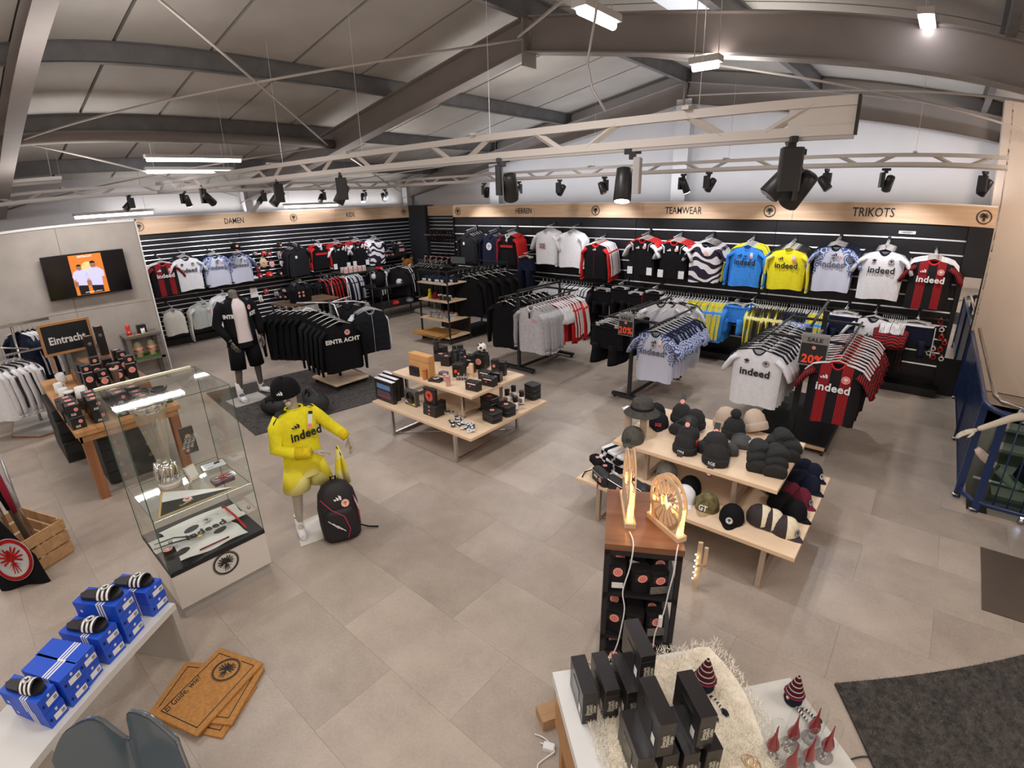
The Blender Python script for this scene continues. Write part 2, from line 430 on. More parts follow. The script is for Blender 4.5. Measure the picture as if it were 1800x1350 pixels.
# walls
RX = -4.08; RZ = 4.616; SL = .178
def roofz(x): return RZ+.22-SL*abs(x-RX)
def gable(name, y0, y1, mat, x0, x1):
    pts = [(x0, 0), (x1, 0), (x1, roofz(x1)+.05)]+([(RX, roofz(RX)+.05)] if x0 < RX < x1 else [])+[(x0, roofz(x0)+.05)]
    T = Matrix(((1, 0, 0, 0), (0, 0, -1, y1), (0, 1, 0, 0), (0, 0, 0, 1)))
    mb = MB(); mb.prism(pts, 0, y1-y0, 0, T); return struct(name, mb, mat)
gable('wall_back', YB, YB+.15, m_white, -12.6, .72)
gable('wall_back_right', YB-.55, YB-.4, m_beige, .70, XR)
struct('trim_1', MB().box(.60, .72, YB-.55, YB, 0, roofz(.7)), m_beige)
gable('wall_behind', -3.35, -3.2, m_beige, -12.6, XR)
struct('wall_left', MB().box(-12.6, -12.35, -3.2, YB, 0, roofz(-12.4)+.1), m_white)
struct('wall_right', MB().box(XR, XR+.15, -3.2, YB, -2.7, roofz(XR)+.1), m_beige)
# roof: sheets seam by seam on both slopes
RF = struct('ceiling', MB().box(-12.6, XR+.2, -3.4, YB+.2, RZ+.5, RZ+.55), m_roof)
for side in (-1, 1):
    x1 = -12.7 if side < 0 else XR+.3
    k = 0; y = -3.3
    while y < YB:
        yy = min(y+1.0, YB+.1); g = .02
        z0 = RZ+.22; z1 = roofz(x1)
        T = None
        vs = [(RX, y+g, z0), (x1, y+g, z1), (x1, yy-g, z1), (RX, yy-g, z0), (RX, y+g, z0+.05), (x1, y+g, z1+.05), (x1, yy-g, z1+.05), (RX, yy-g, z0+.05)]
        MB().add(vs, [(0, 3, 2, 1), (4, 5, 6, 7), (0, 1, 5, 4), (1, 2, 6, 5), (2, 3, 7, 6), (3, 0, 4, 7)]).obj('roof_panel', m_roof, RF)
        y += 1.0
    # backing sheet that closes the seams
    vs = [(RX, -3.4, RZ+.275), (x1, -3.4, roofz(x1)+.055), (x1, YB+.2, roofz(x1)+.055), (RX, YB+.2, RZ+.275)]
    vs += [(a, b, c+.02) for a, b, c in vs]
    MB().add(vs, [(0, 3, 2, 1), (4, 5, 6, 7), (0, 1, 5, 4), (1, 2, 6, 5), (2, 3, 7, 6), (3, 0, 4, 7)]).obj('roof_seam', M('roof_seam', (.20, .185, .17), .8), RF)
# portal frames (I-beams along x), purlins (along y), columns
def ibeam(mb, p0, p1, h, wd, t=.014, web='y'):
    """steel I profile whose BOTTOM centre line runs p0 -> p1"""
    p0, p1 = Vector(p0), Vector(p1); d = (p1-p0); L = d.length; x = d.normalized(); yv = Vector((0, 0, 1)).cross(x).normalized(); z = x.cross(yv)
    T = Matrix((x, yv, z)).transposed().to_4x4(); T.translation = p0
    mb.box(0, L, -wd/2, wd/2, 0, t, 0, T); mb.box(0, L, -wd/2, wd/2, h-t, h, 0, T); mb.box(0, L, -t/2, t/2, t, h-t, 0, T)
def cbeam(mb, p0, p1, h, wd, r=.03):
    ibeam(mb, p0, p1, h, wd, r*.4)
for fi, yf in enumerate((.75, 5.2, 9.78)):
    mb = MB()
    for s_, xe in ((-1, -12.35), (1, XR)):
        ibeam(mb, (RX, yf, RZ-.36), (xe, yf, RZ-.36-SL*abs(xe-RX)), .36, .20)
    mb.box(RX-.012, RX+.012, yf-.12, yf+.12, RZ-.50, RZ)
    struct('trim_%d' % (2+fi), mb, m_beam)
    mb = MB()
    for xe in (-12.2,): ibeam(mb, (xe, yf-.0, 0), (xe, yf, RZ-.5-SL*abs(xe-RX)+.1), .2, .2) if False else mb.box(xe-.1, xe+.1, yf-.09, yf+.09, 0, roofz(xe)-.3)
    if fi: struct('trim_%d' % (6+fi), mb, m_white)
mb = MB()
for xc in (-8.75, -4.08): mb.box(xc-.11, xc-.09, YB-.24, YB, 0, roofz(xc)-.5); mb.box(xc-.14, xc+.14, YB-.25, YB-.23, 0, roofz(xc)-.5); mb.box(xc-.14, xc+.14, YB-.02, YB, 0, roofz(xc)-.5)
struct('trim_9', mb, m_white)
n = 10
for xp in (RX, -6.67, -8.83, -11.0, -1.9, .35, 2.2):
    z = RZ-SL*abs(xp-RX)
    if xp == RX: z -= .02
    mb = MB(); ibeam(mb, (xp, -3.2, z), (xp, YB, z), .22, .08, .008)
    struct('trim_%d' % n, mb, m_purlin); n += 1
mb = MB(); mb.tube([(-8.35, -3.2, 3.62), (-8.35, 5.2, 3.66)], .075, 10); struct('trim_18', mb, m_beam)
m_sky = M('translucent_sheet', (.8, .85, .9), .6, emit=(.78, .86, .95), es=.45)  # sheet emits weakly, the glow stands in for daylight through it
for (xa, xb, ya, yb_) in ((-2.75, -2.05, 5.45, 6.6), (-9.95, -9.6, .9, 2.4), (-9.95, -9.6, 2.6, 3.6), (-9.95, -9.6, 4.1, 5.0)):
    MB().add([(xa, ya, roofz(xa)-.006), (xb, ya, roofz(xb)-.006), (xb, yb_, roofz(xb)-.006), (xa, yb_, roofz(xa)-.006), (xa, ya, roofz(xa)+.02), (xb, ya, roofz(xb)+.02), (xb, yb_, roofz(xb)+.02), (xa, yb_, roofz(xa)+.02)], [(0, 3, 2, 1), (4, 5, 6, 7), (0, 1, 5, 4), (1, 2, 6, 5), (2, 3, 7, 6), (3, 0, 4, 7)]).obj('roof_light', m_sky, RF)
# thin round cross bracing below the roof
mb = MB()
def zb(x): return RZ-.03-SL*abs(x-RX)
for (xa, ya, xb, yb_) in ((-8.35, 5.1, RX, .85), (-8.35, .85, RX, 5.1), (-8.45, 5.3, -12.2, 9.6), (-12.2, 5.3, -8.45, 9.6), (RX+.1, 5.3, 2.2, 9.6), (RX+.1, 9.6, 2.2, 5.3), (RX, 5.0, .9, .8), (-12.2, .9, -8.4, 5.0), (-8.4, .9, -12.2, 5.0)):
    mb.tube([(xa, ya, zb(xa)-.2), (xb, yb_, zb(xb)-.2)], .014, 6)
struct('trim_19', mb, m_truss)
# struts from the beams to the purlins (red-brown knee braces)
mb = MB()
for xp in (-6.67, -8.83, -1.9, .35):
    for yf in (5.2,): mb.tube([(xp, yf+.45, zb(xp)+.05), (xp, yf+.1, zb(xp)-.2)], .03, 6)
struct('trim_20', mb, M('primer_red', (.14, .045, .035), .6))
# low knee braces of the far columns above the left display wall
mb = MB(); mb.tube([(-12.1, 5.2, 2.55), (-11.1, 5.2, 3.02)], .06, 4); struct('trim_21', mb, m_white)

# ---------------------------------------------------------------- slat walls
def slatwall(name, label, T, L, step, z0, z1, bay, gs=1):
    """local: x along the wall, y=0 face (towards -y), z up"""
    t = thing(name, label, 'display wall'); t.matrix_world = T
    mb = MB().box(0, L, .02, .06, 0, z1); mb.obj('back_panel', m_black, t)
    n = int(round((z1-z0)/step)); nb = max(1, int(round(L/bay))); bw = L/nb
    me = MB().box(.004, bw-.004, 0, .02, .008, step-.008).mesh('slat', M('black_slat', (.007, .007, .010), .42))
    ms = MB().add([(.004, -.004, -.007), (bw-.004, -.004, -.007), (bw-.004, .002, .009), (.004, .002, .009), (.004, .004, -.011), (bw-.004, .004, -.011)], [(0, 1, 2, 3), (4, 5, 1, 0), (3, 2, 5, 4)]).mesh('groove_strip', m_alu)
    for k in range(n):
        for b in range(nb):
            put('slat', me, t, (b*bw, 0, z0+k*step))
            if k: put('groove_strip', ms, t, (b*bw, 0, z0+k*step), scale=(1, 1, gs))
    return t
TB = Matrix.Translation((-9.24, 8.78, 0))
sw = slatwall('slat_wall', 'long black slatted wall with silver grooves under the HERREN, TEAMWEAR and TRIKOTS sign', TB, 9.60, .1915, .20, 2.305, 2.4, 1.5)
MB().box(9.60, 9.88, -.03, .06, 0, 2.305).obj('end_panel', m_black, sw); 
MB().box(-.02, 0, -.03, .9, 0, 2.305).obj('side_panel', m_black, sw)
MB().box(0, 9.66, -.26, .02, 0, .115).obj('plinth', m_black, sw)
MB().box(9.66, 9.86, -.036, -.03, .54, 1.66).obj('mirror', M('mirror', (.9, .9, .9), .02, metal=1), sw)
TL = Matrix.Translation((-12, 2.4, 0)) @ Matrix.Rotation(pi/2, 4, 'Z')
sl = slatwall('slat_wall', 'black slatted wall with silver grooves under the DAMEN sign', TL, 7.25, .0955, .15, 2.28, 2.42)
MB().box(0, 7.25, -.05, .02, 0, .13).obj('plinth', m_black, sl)
TC = Matrix.Translation((-11.25, 9.72, 0))
sc_ = slatwall('slat_wall', 'short black slatted wall in the far corner behind the flip-flops', TC, 2.0, .0955, .15, 2.30, 2.0)
struct('wall_corner', MB().box(-12.02, -11.25, 9.60, 9.9, 0, 2.60), M('corner_black', (.02, .022, .028), .6))
# wooden fascia signs
def crest(par, loc, rot, r): return emblem(par, loc, rot, r, None, m_ink)
sg = thing('fascia_sign', 'long wooden sign board reading HERREN, TEAMWEAR and TRIKOTS', 'sign', (-9.24, 8.745, 2.31))
for i in range(4): MB().box(2.47*i+.002, 2.47*(i+1)-.002, 0, .45, 0, .258).obj('board', m_oak, sg)
MB().box(0, 9.88, .03, .45, .258, .275).obj('top_rail', m_wht, sg)
for s_, px, sz in (('HERREN', 920, .13), ('TEAMWEAR', 1201, .13), ('TRIKOTS', 1535, .14)):
    p = fy(px, 371, 8.74); text(s_, sz*1.25, m_ink, sg, (p.x+9.24, -.004, .125), FRONT, .006, .74)
for px in (802, 1047, 1353, 1732):
    p = fy(px, 372, 8.74); crest(sg, (p.x+9.24+(.05 if px == 802 else 0), -.004, .128), FRONT, .088)
sg2 = thing('fascia_sign', 'wooden sign board reading DAMEN on the left display wall', 'sign', (-11.965, 2.4, 2.275), pi/2)
for i in range(3): MB().box(2.42*i+.002, 2.42*(i+1)-.002, 0, .35, 0, .31).obj('board', m_oak, sg2)
MB().box(0, 7.26, .03, .35, .31, .325).obj('top_rail', m_wht, sg2)
for s_, px, py in (('DAMEN', 411, 386), ('KIDS', 615, 375)):
    p = fx(px, py, -11.97); text(s_, .17, m_ink, sg2, (p.y-2.4, -.004, .15), FRONT, .006, .72)
for px, py in ((515, 380), (709, 372), (244, 395)):
    p = fx(px, py, -11.97); crest(sg2, (max(.12, p.y-2.4), -.004, .155), FRONT, .085)
sg3 = thing('fascia_sign', 'short wooden sign board in the far corner behind the dark pillar', 'sign', (-11.25, 9.69, 2.31))
MB().box(0, 2.0, 0, .25, 0, .26).obj('board', m_oak, sg3)
# partition with TV
mb = MB(); 
pw = struct('wall_partition', MB().box(-10.14, -10.0, -.9, 2.38, 0, 2.55), m_concrete)
for i in range(3):
    for j in range(2):
        MB().box(-10.0, -9.985, -.9+1.09*i+.003, -.9+1.09*(i+1)-.003, 1.275*j+.003, 1.275*(j+1)-.003).obj('panel', m_concrete, pw)
struct('trim_22', MB().box(-10.15, -9.98, 2.38, 2.40, 0, 2.59), m_wht)
struct('trim_23', MB().box(-10.15, -9.98, -.9, 2.40, 2.555, 2.59), m_wht)
tv = thing('television', 'flat black television on the grey partition showing two players on orange', 'tv', (-9.90, 1.54, 1.83), pi/2)
MB().rbox(-.56, .56, -.02, .04, -.325, .325, .008).obj('housing', M('tv_black', (.01, .01, .012), .25), tv)
MB().box(-.12, .12, .04, .085, -.12, .12).obj('wall_mount', m_blk, tv)
MB().box(-.545, .545, -.023, -.02, -.31, .31).obj('screen', M('screen_off', (.004, .004, .006), .12), tv)
pic = MB().box(-.20, .24, -.0245, -.0231, -.30, .30).obj('picture', M('screen_orange', (.3, .08, .01), .4, emit=(.75, .22, .03), es=.75), tv)
e_lav = M('screen_lavender', (.3, .3, .6), .4, emit=(.45, .43, 1.0), es=1.0); e_skin = M('screen_skin', (.2, .1, .05), .4, emit=(.30, .12, .06), es=.7); e_dk = M('screen_dark', (.01, .01, .015), .4); e_w = M('screen_white', (.5, .5, .5), .4, emit=(.9, .85, .9), es=.9); e_br = M('screen_glow', (.5, .3, .1), .4, emit=(.95, .55, .25), es=.8)
TVM = Matrix(((1, 0, 0, 0), (0, 0, -1, -.0246), (0, 1, 0, 0), (0, 0, 0, 1)))
mb = MB(); mb.prism([(.03+.09*cos(a*pi/8), .10+.09*sin(a*pi/8)) for a in range(16)], 0, .0005, 0, TVM); mb.obj('glow_patch', e_br, tv)
for cx, s_, nm in ((-.09, .85, 'player_figure'), (.10, 1.0, 'player_figure')):
    mb = MB()
    mb.prism([(cx+x*s_, y*s_-.03) for x, y in ((-.085, -.14), (.075, -.16), (.085, -.02), (.12, -.03), (.125, .06), (.06, .12), (.02, .13), (-.03, .13), (-.10, .10), (-.135, .02), (-.11, -.05), (-.085, -.02))], .0006, .0014, 0, TVM)
    mb.prism([(cx+x*s_, y*s_-.03) for x, y in ((-.08, -.14), (.075, -.16), (.07, -.31/s_+.05), (-.075, -.31/s_+.05))], .0005, .0013, 2, TVM)
    mb.prism([(cx+.0+.038*s_*cos(a*pi/6), .165*s_-.03+.052*s_*sin(a*pi/6)) for a in range(12)], .0006, .0014, 1, TVM)
    mb.prism([(cx+.0+.04*s_*cos(a*pi/6), .19*s_-.03+.035*s_*sin(a*pi/6)) for a in range(7)], .0014, .0018, 2, TVM)
    mb.box(-.03, .03, 0, .001, -.07, .005, 1, Matrix.Translation((cx-.1*s_, -.0262, -.1)))
    mb.obj(nm, [e_lav, e_skin, e_dk], tv)
text('EINTRACHT', .045, e_w, tv, (.02, -.0262, .27), FRONT, .01, .8); text('ONLINE ONLY', .022, e_w, tv, (.03, -.0262, -.27), FRONT, .005, 1.6)

# ---------------------------------------------------------------- trusses with wires, luminaires
def truss(label, p0, p1, h, n, endplate=False, brackets=()):
    p0, p1 = Vector(p0), Vector(p1); d = p1-p0; L = d.length; t = thing('lighting_truss', label, 'truss', p0, math.atan2(d.y, d.x))
    t.rotation_euler = (0, -math.asin(d.z/L), math.atan2(d.y, d.x))
    c = .045
    MB().box(0, L, -.02, .02, 0, c).obj('bottom_chord', m_truss, t); MB().box(0, L, -.02, .02, h-c, h).obj('top_chord', m_truss, t)
    MB().box(0, L, -.016, .016, -.018, 0).obj('power_track', M('track_grey', (.42, .40, .38), .4), t)
    me = None; w_ = L/n
    for k in range(n):
        x0 = k*w_; up = k % 2
        a, b = (x0+.16*w_, x0+.55*w_) if up else (x0+.95*w_-.2*w_, x0+.35*w_)
        za, zbb = c*.6, h-c*.6
        MB().tube([(a, 0, za), (b, 0, zbb)], .022, 4).obj('diagonal', m_truss, t)
    if endplate: MB().box(0, .30, -.012, .012, c, h-c).obj('end_plate', m_truss, t); MB().box(-.01, 0, -.025, .025, 0, h).obj('end_cap', m_ink, t)
    for x in brackets:
        b = MB().box(x-.02, x+.02, -.16, .05, h, h+.02).obj('bracket', m_truss, t)
        pw_ = t.location
        for yy in (-.15,): MB().tube([(x, yy, h+.01), (x, yy, h+1.3)], .0022, 4).obj('hanging_wire', m_alu, t)
    return t
HT = .175
truss('near lighting truss with a screwed end plate, hanging across the shop', (-.405, 3.0, 2.93), (-10.6, 3.0, 2.995), HT, 19, True, (.83, 2.46, 4.17, 5.81, 7.4))
truss('far lighting truss hanging in front of the back wall', (.62, 8.0, 3.01), (-10.7, 8.0, 3.05), .15, 22, False, (1.0, 3.3, 5.6, 7.9, 10.2))
truss('left lighting truss running beside the partition', (-10.75, -.6, 2.965), (-10.75, 8.0, 3.03), .16, 16, False, (2.2, 5.0, 7.4))
# supply cable hanging from the roof to the near truss
cb = MB().tube([(-1.85, 3.05, 3.95), (-1.86, 3.02, 3.7), (-1.90, 3.0, 3.45), (-1.86, 3.0, 3.3), (-1.76, 3.0, 3.16)], .008, 6).obj('supply_cable', M('grey_cable', (.4, .38, .36), .5), label='grey cable hanging from the roof to the near truss', cat='cable')
# linear luminaires
m_tubeL = M('lamp_tube', (1, 1, 1), .4, emit=(1, .95, 1), es=9)
def luminaire(x, y, z, L, along, label, on=True):
    t = thing('luminaire', label, 'lamp', (x, y, z), 0 if along == 'x' else pi/2)
    MB().box(-L/2, L/2, -.06, .06, 0, .05).obj('housing', M('lamp_housing', (.6, .58, .56), .5), t)
    MB().tube([(-L/2+.02, 0, -.02), (L/2-.02, 0, -.02)], .03, 10).obj('light_tube', m_tubeL if on else M('lamp_tube_off', (.5, .46, .42), .4), t)
    for s_ in (-1, 1): MB().tube([(s_*L*.4, 0, .05), (s_*L*.4, 0, max(.3, roofz(x)-z-.02))], .004, 4).obj('hanger_wire', m_alu, t)
    return t
luminaire(-11.5, 2.45, 2.70, 1.3, 'y', 'lit tube lamp above the grey partition wall')
luminaire(-11.8, 6.55, 2.70, 1.4, 'y', 'lit tube lamp above the KIDS sign')
luminaire(-8.97, 3.15, 3.43, 1.4, 'y', 'lit tube lamp at the roof left of the portal beam')
luminaire(-10.0, 3.4, 3.33, 1.4, 'y', 'lit tube lamp second from the left at the roof')
luminaire(-10.2, .9, 3.25, 1.3, 'y', 'unlit tube lamp under the roof far left', False)
luminaire(-2.2, 3.6, 3.9, .5, 'y', 'short lit lamp above the ridge end of the portal beam')
luminaire(-1.78, 4.62, 3.7, .25, 'x', 'small lit lamp under the portal beam')
luminaire(-.25, 5.0, 3.9, .5, 'y', 'lit lamp above the right portal beam with crossing rods')
# track spotlights
def spot(px, py, y=None, x=None, sz=.2, yaw=0, tilt=40, label='', lit=False):
    p = fy(px, py, y) if y is not None else fx(px, py, x)
    zt = p.z
    t = thing('track_spotlight', label, 'spotlight', p, R_(yaw), 'track spotlights on the trusses')
    MB().box(-.05, .05, -.016, .016, -.03, 0).obj('track_adapter', m_blk, t)
    MB().box(-.02, .02, -.02, .02, -.06, -.03).obj('stem', m_blk, t)
    MB().rbox(-.055, -.01, -.055, .055, -.06-sz, -.05, .01).obj('driver_box', M('driver_grey', (.45, .44, .44), .5) if lit == 2 else m_blk, t)
    mb = MB(); T = Matrix.Translation((.05, 0, -.05-sz*.75)) @ Matrix.Rotation(R_(tilt), 4, 'X')
    mb.lathe([(.02, .10), (.048, .09), (.052, .02), (.056, -.10), (.05, -.105)], 14, 0, T); mb.obj('lamp_head', m_blk, t)
    mb = MB(); mb.lathe([(.0005, -.1055), (.046, -.1055), (.046, -.108), (.0005, -.108)], 14, 0, T)
    mb.obj('lens', M('lens_lit', (1, 1, 1), .3, emit=(.85, .85, 1), es=40) if lit else M('lens_dim', (.3, .3, .34), .1), t)
    return t, p
SPOTS = [
 ('black spotlight on the near truss, third from its end plate', 884, 277, 3.0, 35, 30, 0), ('lit white spotlight on the near truss, its face towards the camera', 1113, 261, 3.0, 200, 15, 2),
 ('large black spotlight nearest the end plate of the near truss', 1392, 241, 3.0, 120, 40, 0), ('second black spotlight beside the one nearest the end plate', 1402, 262, 3.15, 60, 40, 0),
 ('black spotlight on the near truss left of the portal beam foot', 597, 303, 3.0, 150, 30, 0), ('black spotlight on the near truss above the DAMEN sign', 485, 315, 3.0, 170, 40, 0),
 ('black spotlight on the near truss over the left display wall', 358, 325, 3.0, 30, 50, 0),
 ('small spotlight at the left end of the far truss', 851, 321, 8.0, 60, 30, 0), ('small spotlight above the HERREN lettering', 912, 318, 8.0, 200, 30, 0), ('small spotlight right of the HERREN lettering', 984, 315, 8.0, 80, 40, 0),
 ('small spotlight above the crest between HERREN and TEAMWEAR', 1063, 310, 8.0, 250, 30, 0), ('small lit spotlight above the TEAMWEAR lettering', 1202, 305, 8.0, 330, 30, 1), ('small spotlight right of the TEAMWEAR lettering', 1247, 302, 8.0, 60, 40, 0),
 ('small spotlight behind the end plate of the near truss', 1454, 297, 8.0, 260, 40, 0), ('small spotlight above the TRIKOTS lettering', 1558, 296, 8.0, 20, 40, 0), ('small spotlight at the right end of the far truss', 1733, 301, 8.0, 60, 30, 0),
 ('small spotlight left on the far truss above the dark pillar', 676, 332, 8.0, 250, 40, 0)]
for lb, px, py, y, yw, tl, lit in SPOTS: spot(px, py, y, None, .17 if y > 5 else .2, yw, tl, lb, lit)
for lb, px, py, yw, tl, lit in (('spotlight on the left truss above the television', 226, 343, 200, 50, 0),('lit spotlight on the left truss near the DAMEN sign', 322, 336, 40, 20, 1), ('spotlight on the left truss over the DAMEN shirts', 460, 334, 200, 50, 0), ('spotlight on the left truss over the sneaker wall display', 566, 333, 220, 50, 0), ('small lit spotlight above the KIDS crest', 640, 333, 230, 20, 1)):
    spot(px, py, None, -10.75, .16, yw, tl, lb, lit)
# what the spots throw on the goods: back wall, left wall, floor stands
def sp(loc, tgt, power, size=70, blend=.6, col=(.93, .94, 1)):
    l = bpy.data.lights.new('spot_beam', 'SPOT'); l.energy = power; l.spot_size = R_(size); l.spot_blend = blend; l.color = col; l.shadow_soft_size = .05
    o = bpy.data.objects.new('spot_beam', l); COL.objects.link(o); o.location = loc
    o.rotation_euler = (Vector(tgt)-Vector(loc)).to_track_quat('-Z', 'Y').to_euler()

for x in (-8.3, -6.6, -5.0, -3.5, -2.0, -.5): sp((x, 7.9, 2.85), (x+.2, 8.78, 1.4), 55, 85)
for y in (3.2, 4.6, 6.0, 7.4, 8.6): sp((-10.6, min(y, 7.9), 2.85), (-12, y+.1, 1.4), 50, 85)
sp((-2.5, 8.0, 2.9), (-2.3, 6.2, 0), 60, 80); sp((-.8, 8.0, 2.9), (-.9, 6.0, 0), 60, 80); sp((-5.2, 8.0, 2.9), (-5, 6.3, 0), 60, 80)
sp((-1.2, 3.05, 2.85), (-1.2, 4.2, .5), 60, 80); sp((-4.2, 3.05, 2.85), (-4.2, 4.0, .4), 50, 90); sp((-6.5, 3.05, 2.9), (-7.2, 3.4, 0), 50, 80)
# ================================================================ GARMENTS
c_black = cloth('cloth_black', (.008, .008, .0095)); c_navy = cloth('cloth_navy', (.012, .016, .036)); c_white = cloth('cloth_white', (.80, .80, .83), .05)
c_grey = cloth('cloth_grey', (.42, .42, .45)); c_light = cloth('cloth_light_grey', (.55, .54, .56)); c_red = cloth('cloth_red', (.62, .03, .03)); c_wine = cloth('cloth_wine', (.25, .015, .03))
c_yellow = cloth('cloth_yellow', (.88, .78, .03), .06); c_blue = cloth('cloth_blue', (.05, .26, .75)); c_cream = cloth('cloth_cream', (.72, .70, .62), .05); c_sage = cloth('cloth_sage', (.48, .50, .47), .06)
c_pink = cloth('cloth_pale_pink', (.80, .68, .66), .04); c_char = cloth('cloth_charcoal', (.017, .017, .020)); c_lav = cloth('cloth_lavender', (.60, .62, .76), .05)
m_hang = M('hanger_plastic', (.55, .54, .52), .35); m_hangd = M('hanger_dark', (.06, .06, .065), .35)
def _stripes(period, a, b, phase=0, fine=False):
    def f(nt, co):
        x = _sep(nt, co)[0]
        s_ = _math(nt, 'SINE', _math(nt, 'ADD', _math(nt, 'MULTIPLY', x, 2*pi/period), phase))
        k = _math(nt, 'GREATER_THAN', s_, 0)
        col = _mix(nt, k, a, b)
        if fine:
            q = _math(nt, 'GREATER_THAN', _math(nt, 'SINE', _math(nt, 'MULTIPLY', x, 2*pi/.016)), .75)
            col = _mix(nt, q, col, a)
        return col
    return f
p_rb = rampmat('cloth_red_black_stripes', _stripes(.20, (.014, .012, .014), (.36, .016, .022), -pi/2, True))
p_rbs = rampmat('cloth_fine_stripes', _stripes(.02, (.014, .012, .014), (.36, .016, .022)))
def _floral(base, ink, bib=True, scale=11):
    def f(nt, co):
        s_ = _sep(nt, co)
        v = nt.nodes.new('ShaderNodeTexVoronoi'); v.inputs['Scale'].default_value = scale; nt.links.new(co, v.inputs['Vector'])
        w_ = _math(nt, 'SINE', _math(nt, 'MULTIPLY', v.outputs['Distance'], 22.0))
        k = _math(nt, 'GREATER_THAN', w_, .05)
        if bib:
            ax = _math(nt, 'ABSOLUTE', s_[0])
            lim = _math(nt, 'ADD', _math(nt, 'MULTIPLY', _math(nt, 'ADD', s_[2], .52), -.42), .235)   # bib grows down the front
            zone = _math(nt, 'GREATER_THAN', ax, lim)
            k = _math(nt, 'MULTIPLY', k, zone)
            k = _math(nt, 'MULTIPLY', k, _math(nt, 'GREATER_THAN', s_[2], -.60))
        return _mix(nt, k, base, ink)
    return f
p_flo = rampmat('cloth_blue_floral', _floral((.60, .62, .74), (.07, .12, .32)))
p_floall = rampmat('cloth_blue_floral_sleeve', _floral((.55, .60, .76), (.05, .09, .28), False, 14))
def _swirl(a, b, sc=2.4):
    def f(nt, co):
        n = nt.nodes.new('ShaderNodeTexWave'); n.wave_type = 'RINGS'; n.inputs['Scale'].default_value = sc; n.inputs['Distortion'].default_value = 9; n.inputs['Detail'].default_value = 0; n.inputs['Detail Scale'].default_value = 1.6
        nt.links.new(co, n.inputs['Vector'])
        return _mix(nt, _math(nt, 'GREATER_THAN', n.outputs['Fac'], .5), a, b)
    return f
p_swirl = rampmat('cloth_swirl', _swirl((.03, .02, .04), (.80, .78, .80)))
p_yel = rampmat('cloth_yellow_marbled', _swirl((.88, .76, .05), (.88, .82, .30), 1.2))
p_puff = cloth('cloth_quilted_black', (.013, .014, .019))

def garment_mesh(kind, mats, W=.5, L=.68, D=.05, flare=.96, seed=1, sl=None, neck=.26, quilt=False, fold=.008):
    """mats = body, sleeve, trim"""
    rnd = random.Random(seed); ph = [rnd.uniform(0, 6.28) for _ in range(5)]
    mb = MB(); NU, NV = 12, 12 if not quilt else 20
    zt = -.075; zb_ = -(.08+L)
    def pt(u, v, sgn):
        x_ = 2*u-1; ax = abs(x_)
        hw = W/2*(1-.10*max(0, 1-v/.28)*1.0) if v < .28 else W/2*(1+(flare-1)*(v-.28)/.72)
        if kind == 'vest': hw = W/2*(1-.22*max(0, 1-v/.25))
        top = zt-.062*ax**1.3
        if ax < neck*1.15:
            dip = (.075 if sgn < 0 else .015)*(1-(ax/(neck*1.15))**2); top -= dip
        z = top+(zb_-top)*v + .012*v*sin(ph[0]+3*x_)
        d = D*max(0, 1-ax**2.6)**.5*(.45+.55*min(1, v*5))
        d += fold*v*sin(ph[1]+x_*9+v*2)+fold*.6*v*sin(ph[2]+x_*17)
        if quilt: d += .012*abs(sin(v*pi*7))*(1-ax**4)
        if ax > .999: d = 0
        return (x_*hw, sgn*d, z)
    mb.grid(lambda u, v: pt(u, v, -1), NU, NV, 0, flip=True)
    mb.grid(lambda u, v: pt(u, v, 1), NU, NV, 0)
    # collar
    pts = []
    for i in range(17):
        a = 2*pi*i/16; x_ = cos(a)*neck*1.1; sgn = -1 if sin(a) < 0 else 1
        ax = abs(x_); dip = (.075 if sgn < 0 else .015)*(1-(ax/(neck*1.15))**2) if ax < neck*1.15 else 0
        pts.append((x_*W/2*.9, sgn*(D*.45*max(0, 1-ax**2.6)**.5)*abs(sin(a))**.5, zt-.062*ax**1.3-dip+.004))
    mb.tube(pts[:-1], .009 if kind not in ('hood', 'jacket') else .018, 6, 2, closed=True)
    if kind == 'hood':
        mb.grid(lambda u, v: ((2*u-1)*.13*(1-.25*v), .03+.05*sin(pi*u)*(1-v*.3)+.02, -.05-.02*sin(pi*u)-.19*v), 8, 5, 0)
        mb.grid(lambda u, v: ((2*u-1)*.13*(1-.2*v), -.005-.05*sin(pi*u)*(.4+v*.4), -.055-.10*v*sin(pi*u)), 8, 4, 0)
    # sleeves
    if kind in ('tee', 'long', 'hood', 'jacket'):
        for sg in (-1, 1):
            x0 = sg*W/2*.88; z0 = zt-.055
            if kind == 'tee':
                LS = sl or .22; dx, dz = .13, -.19
                path = [(x0-sg*.03, 0, z0-.045), (x0+sg*dx*.35, 0, z0-.045-LS*.25), (x0+sg*dx*.75, 0, z0-.05-LS*.62), (x0+sg*dx, 0, z0-.055-LS*.9)]
                rr = [.085, .083, .078, .074]
            else:
                LS = sl or .56
                path = [(x0-sg*.03, 0, z0-.045)]+[(x0+sg*(.045+.07*t-.03*t*t+.004*sin(ph[3]+9*t)), -.004*t, z0-.05-LS*t) for t in (.12, .3, .5, .7, .88, 1.0)]
                rr = [.085, .078, .068, .06, .055, .048, .042]
            mb.tube(path, rr, 8, 1, flat=.38)
            if kind != 'tee': mb.tube([path[-1], (path[-1][0], path[-1][1], path[-1][2]-.03)], [.044, .04], 8, 2, flat=.42)
    return mb.mesh(kind+'_cloth', mats)
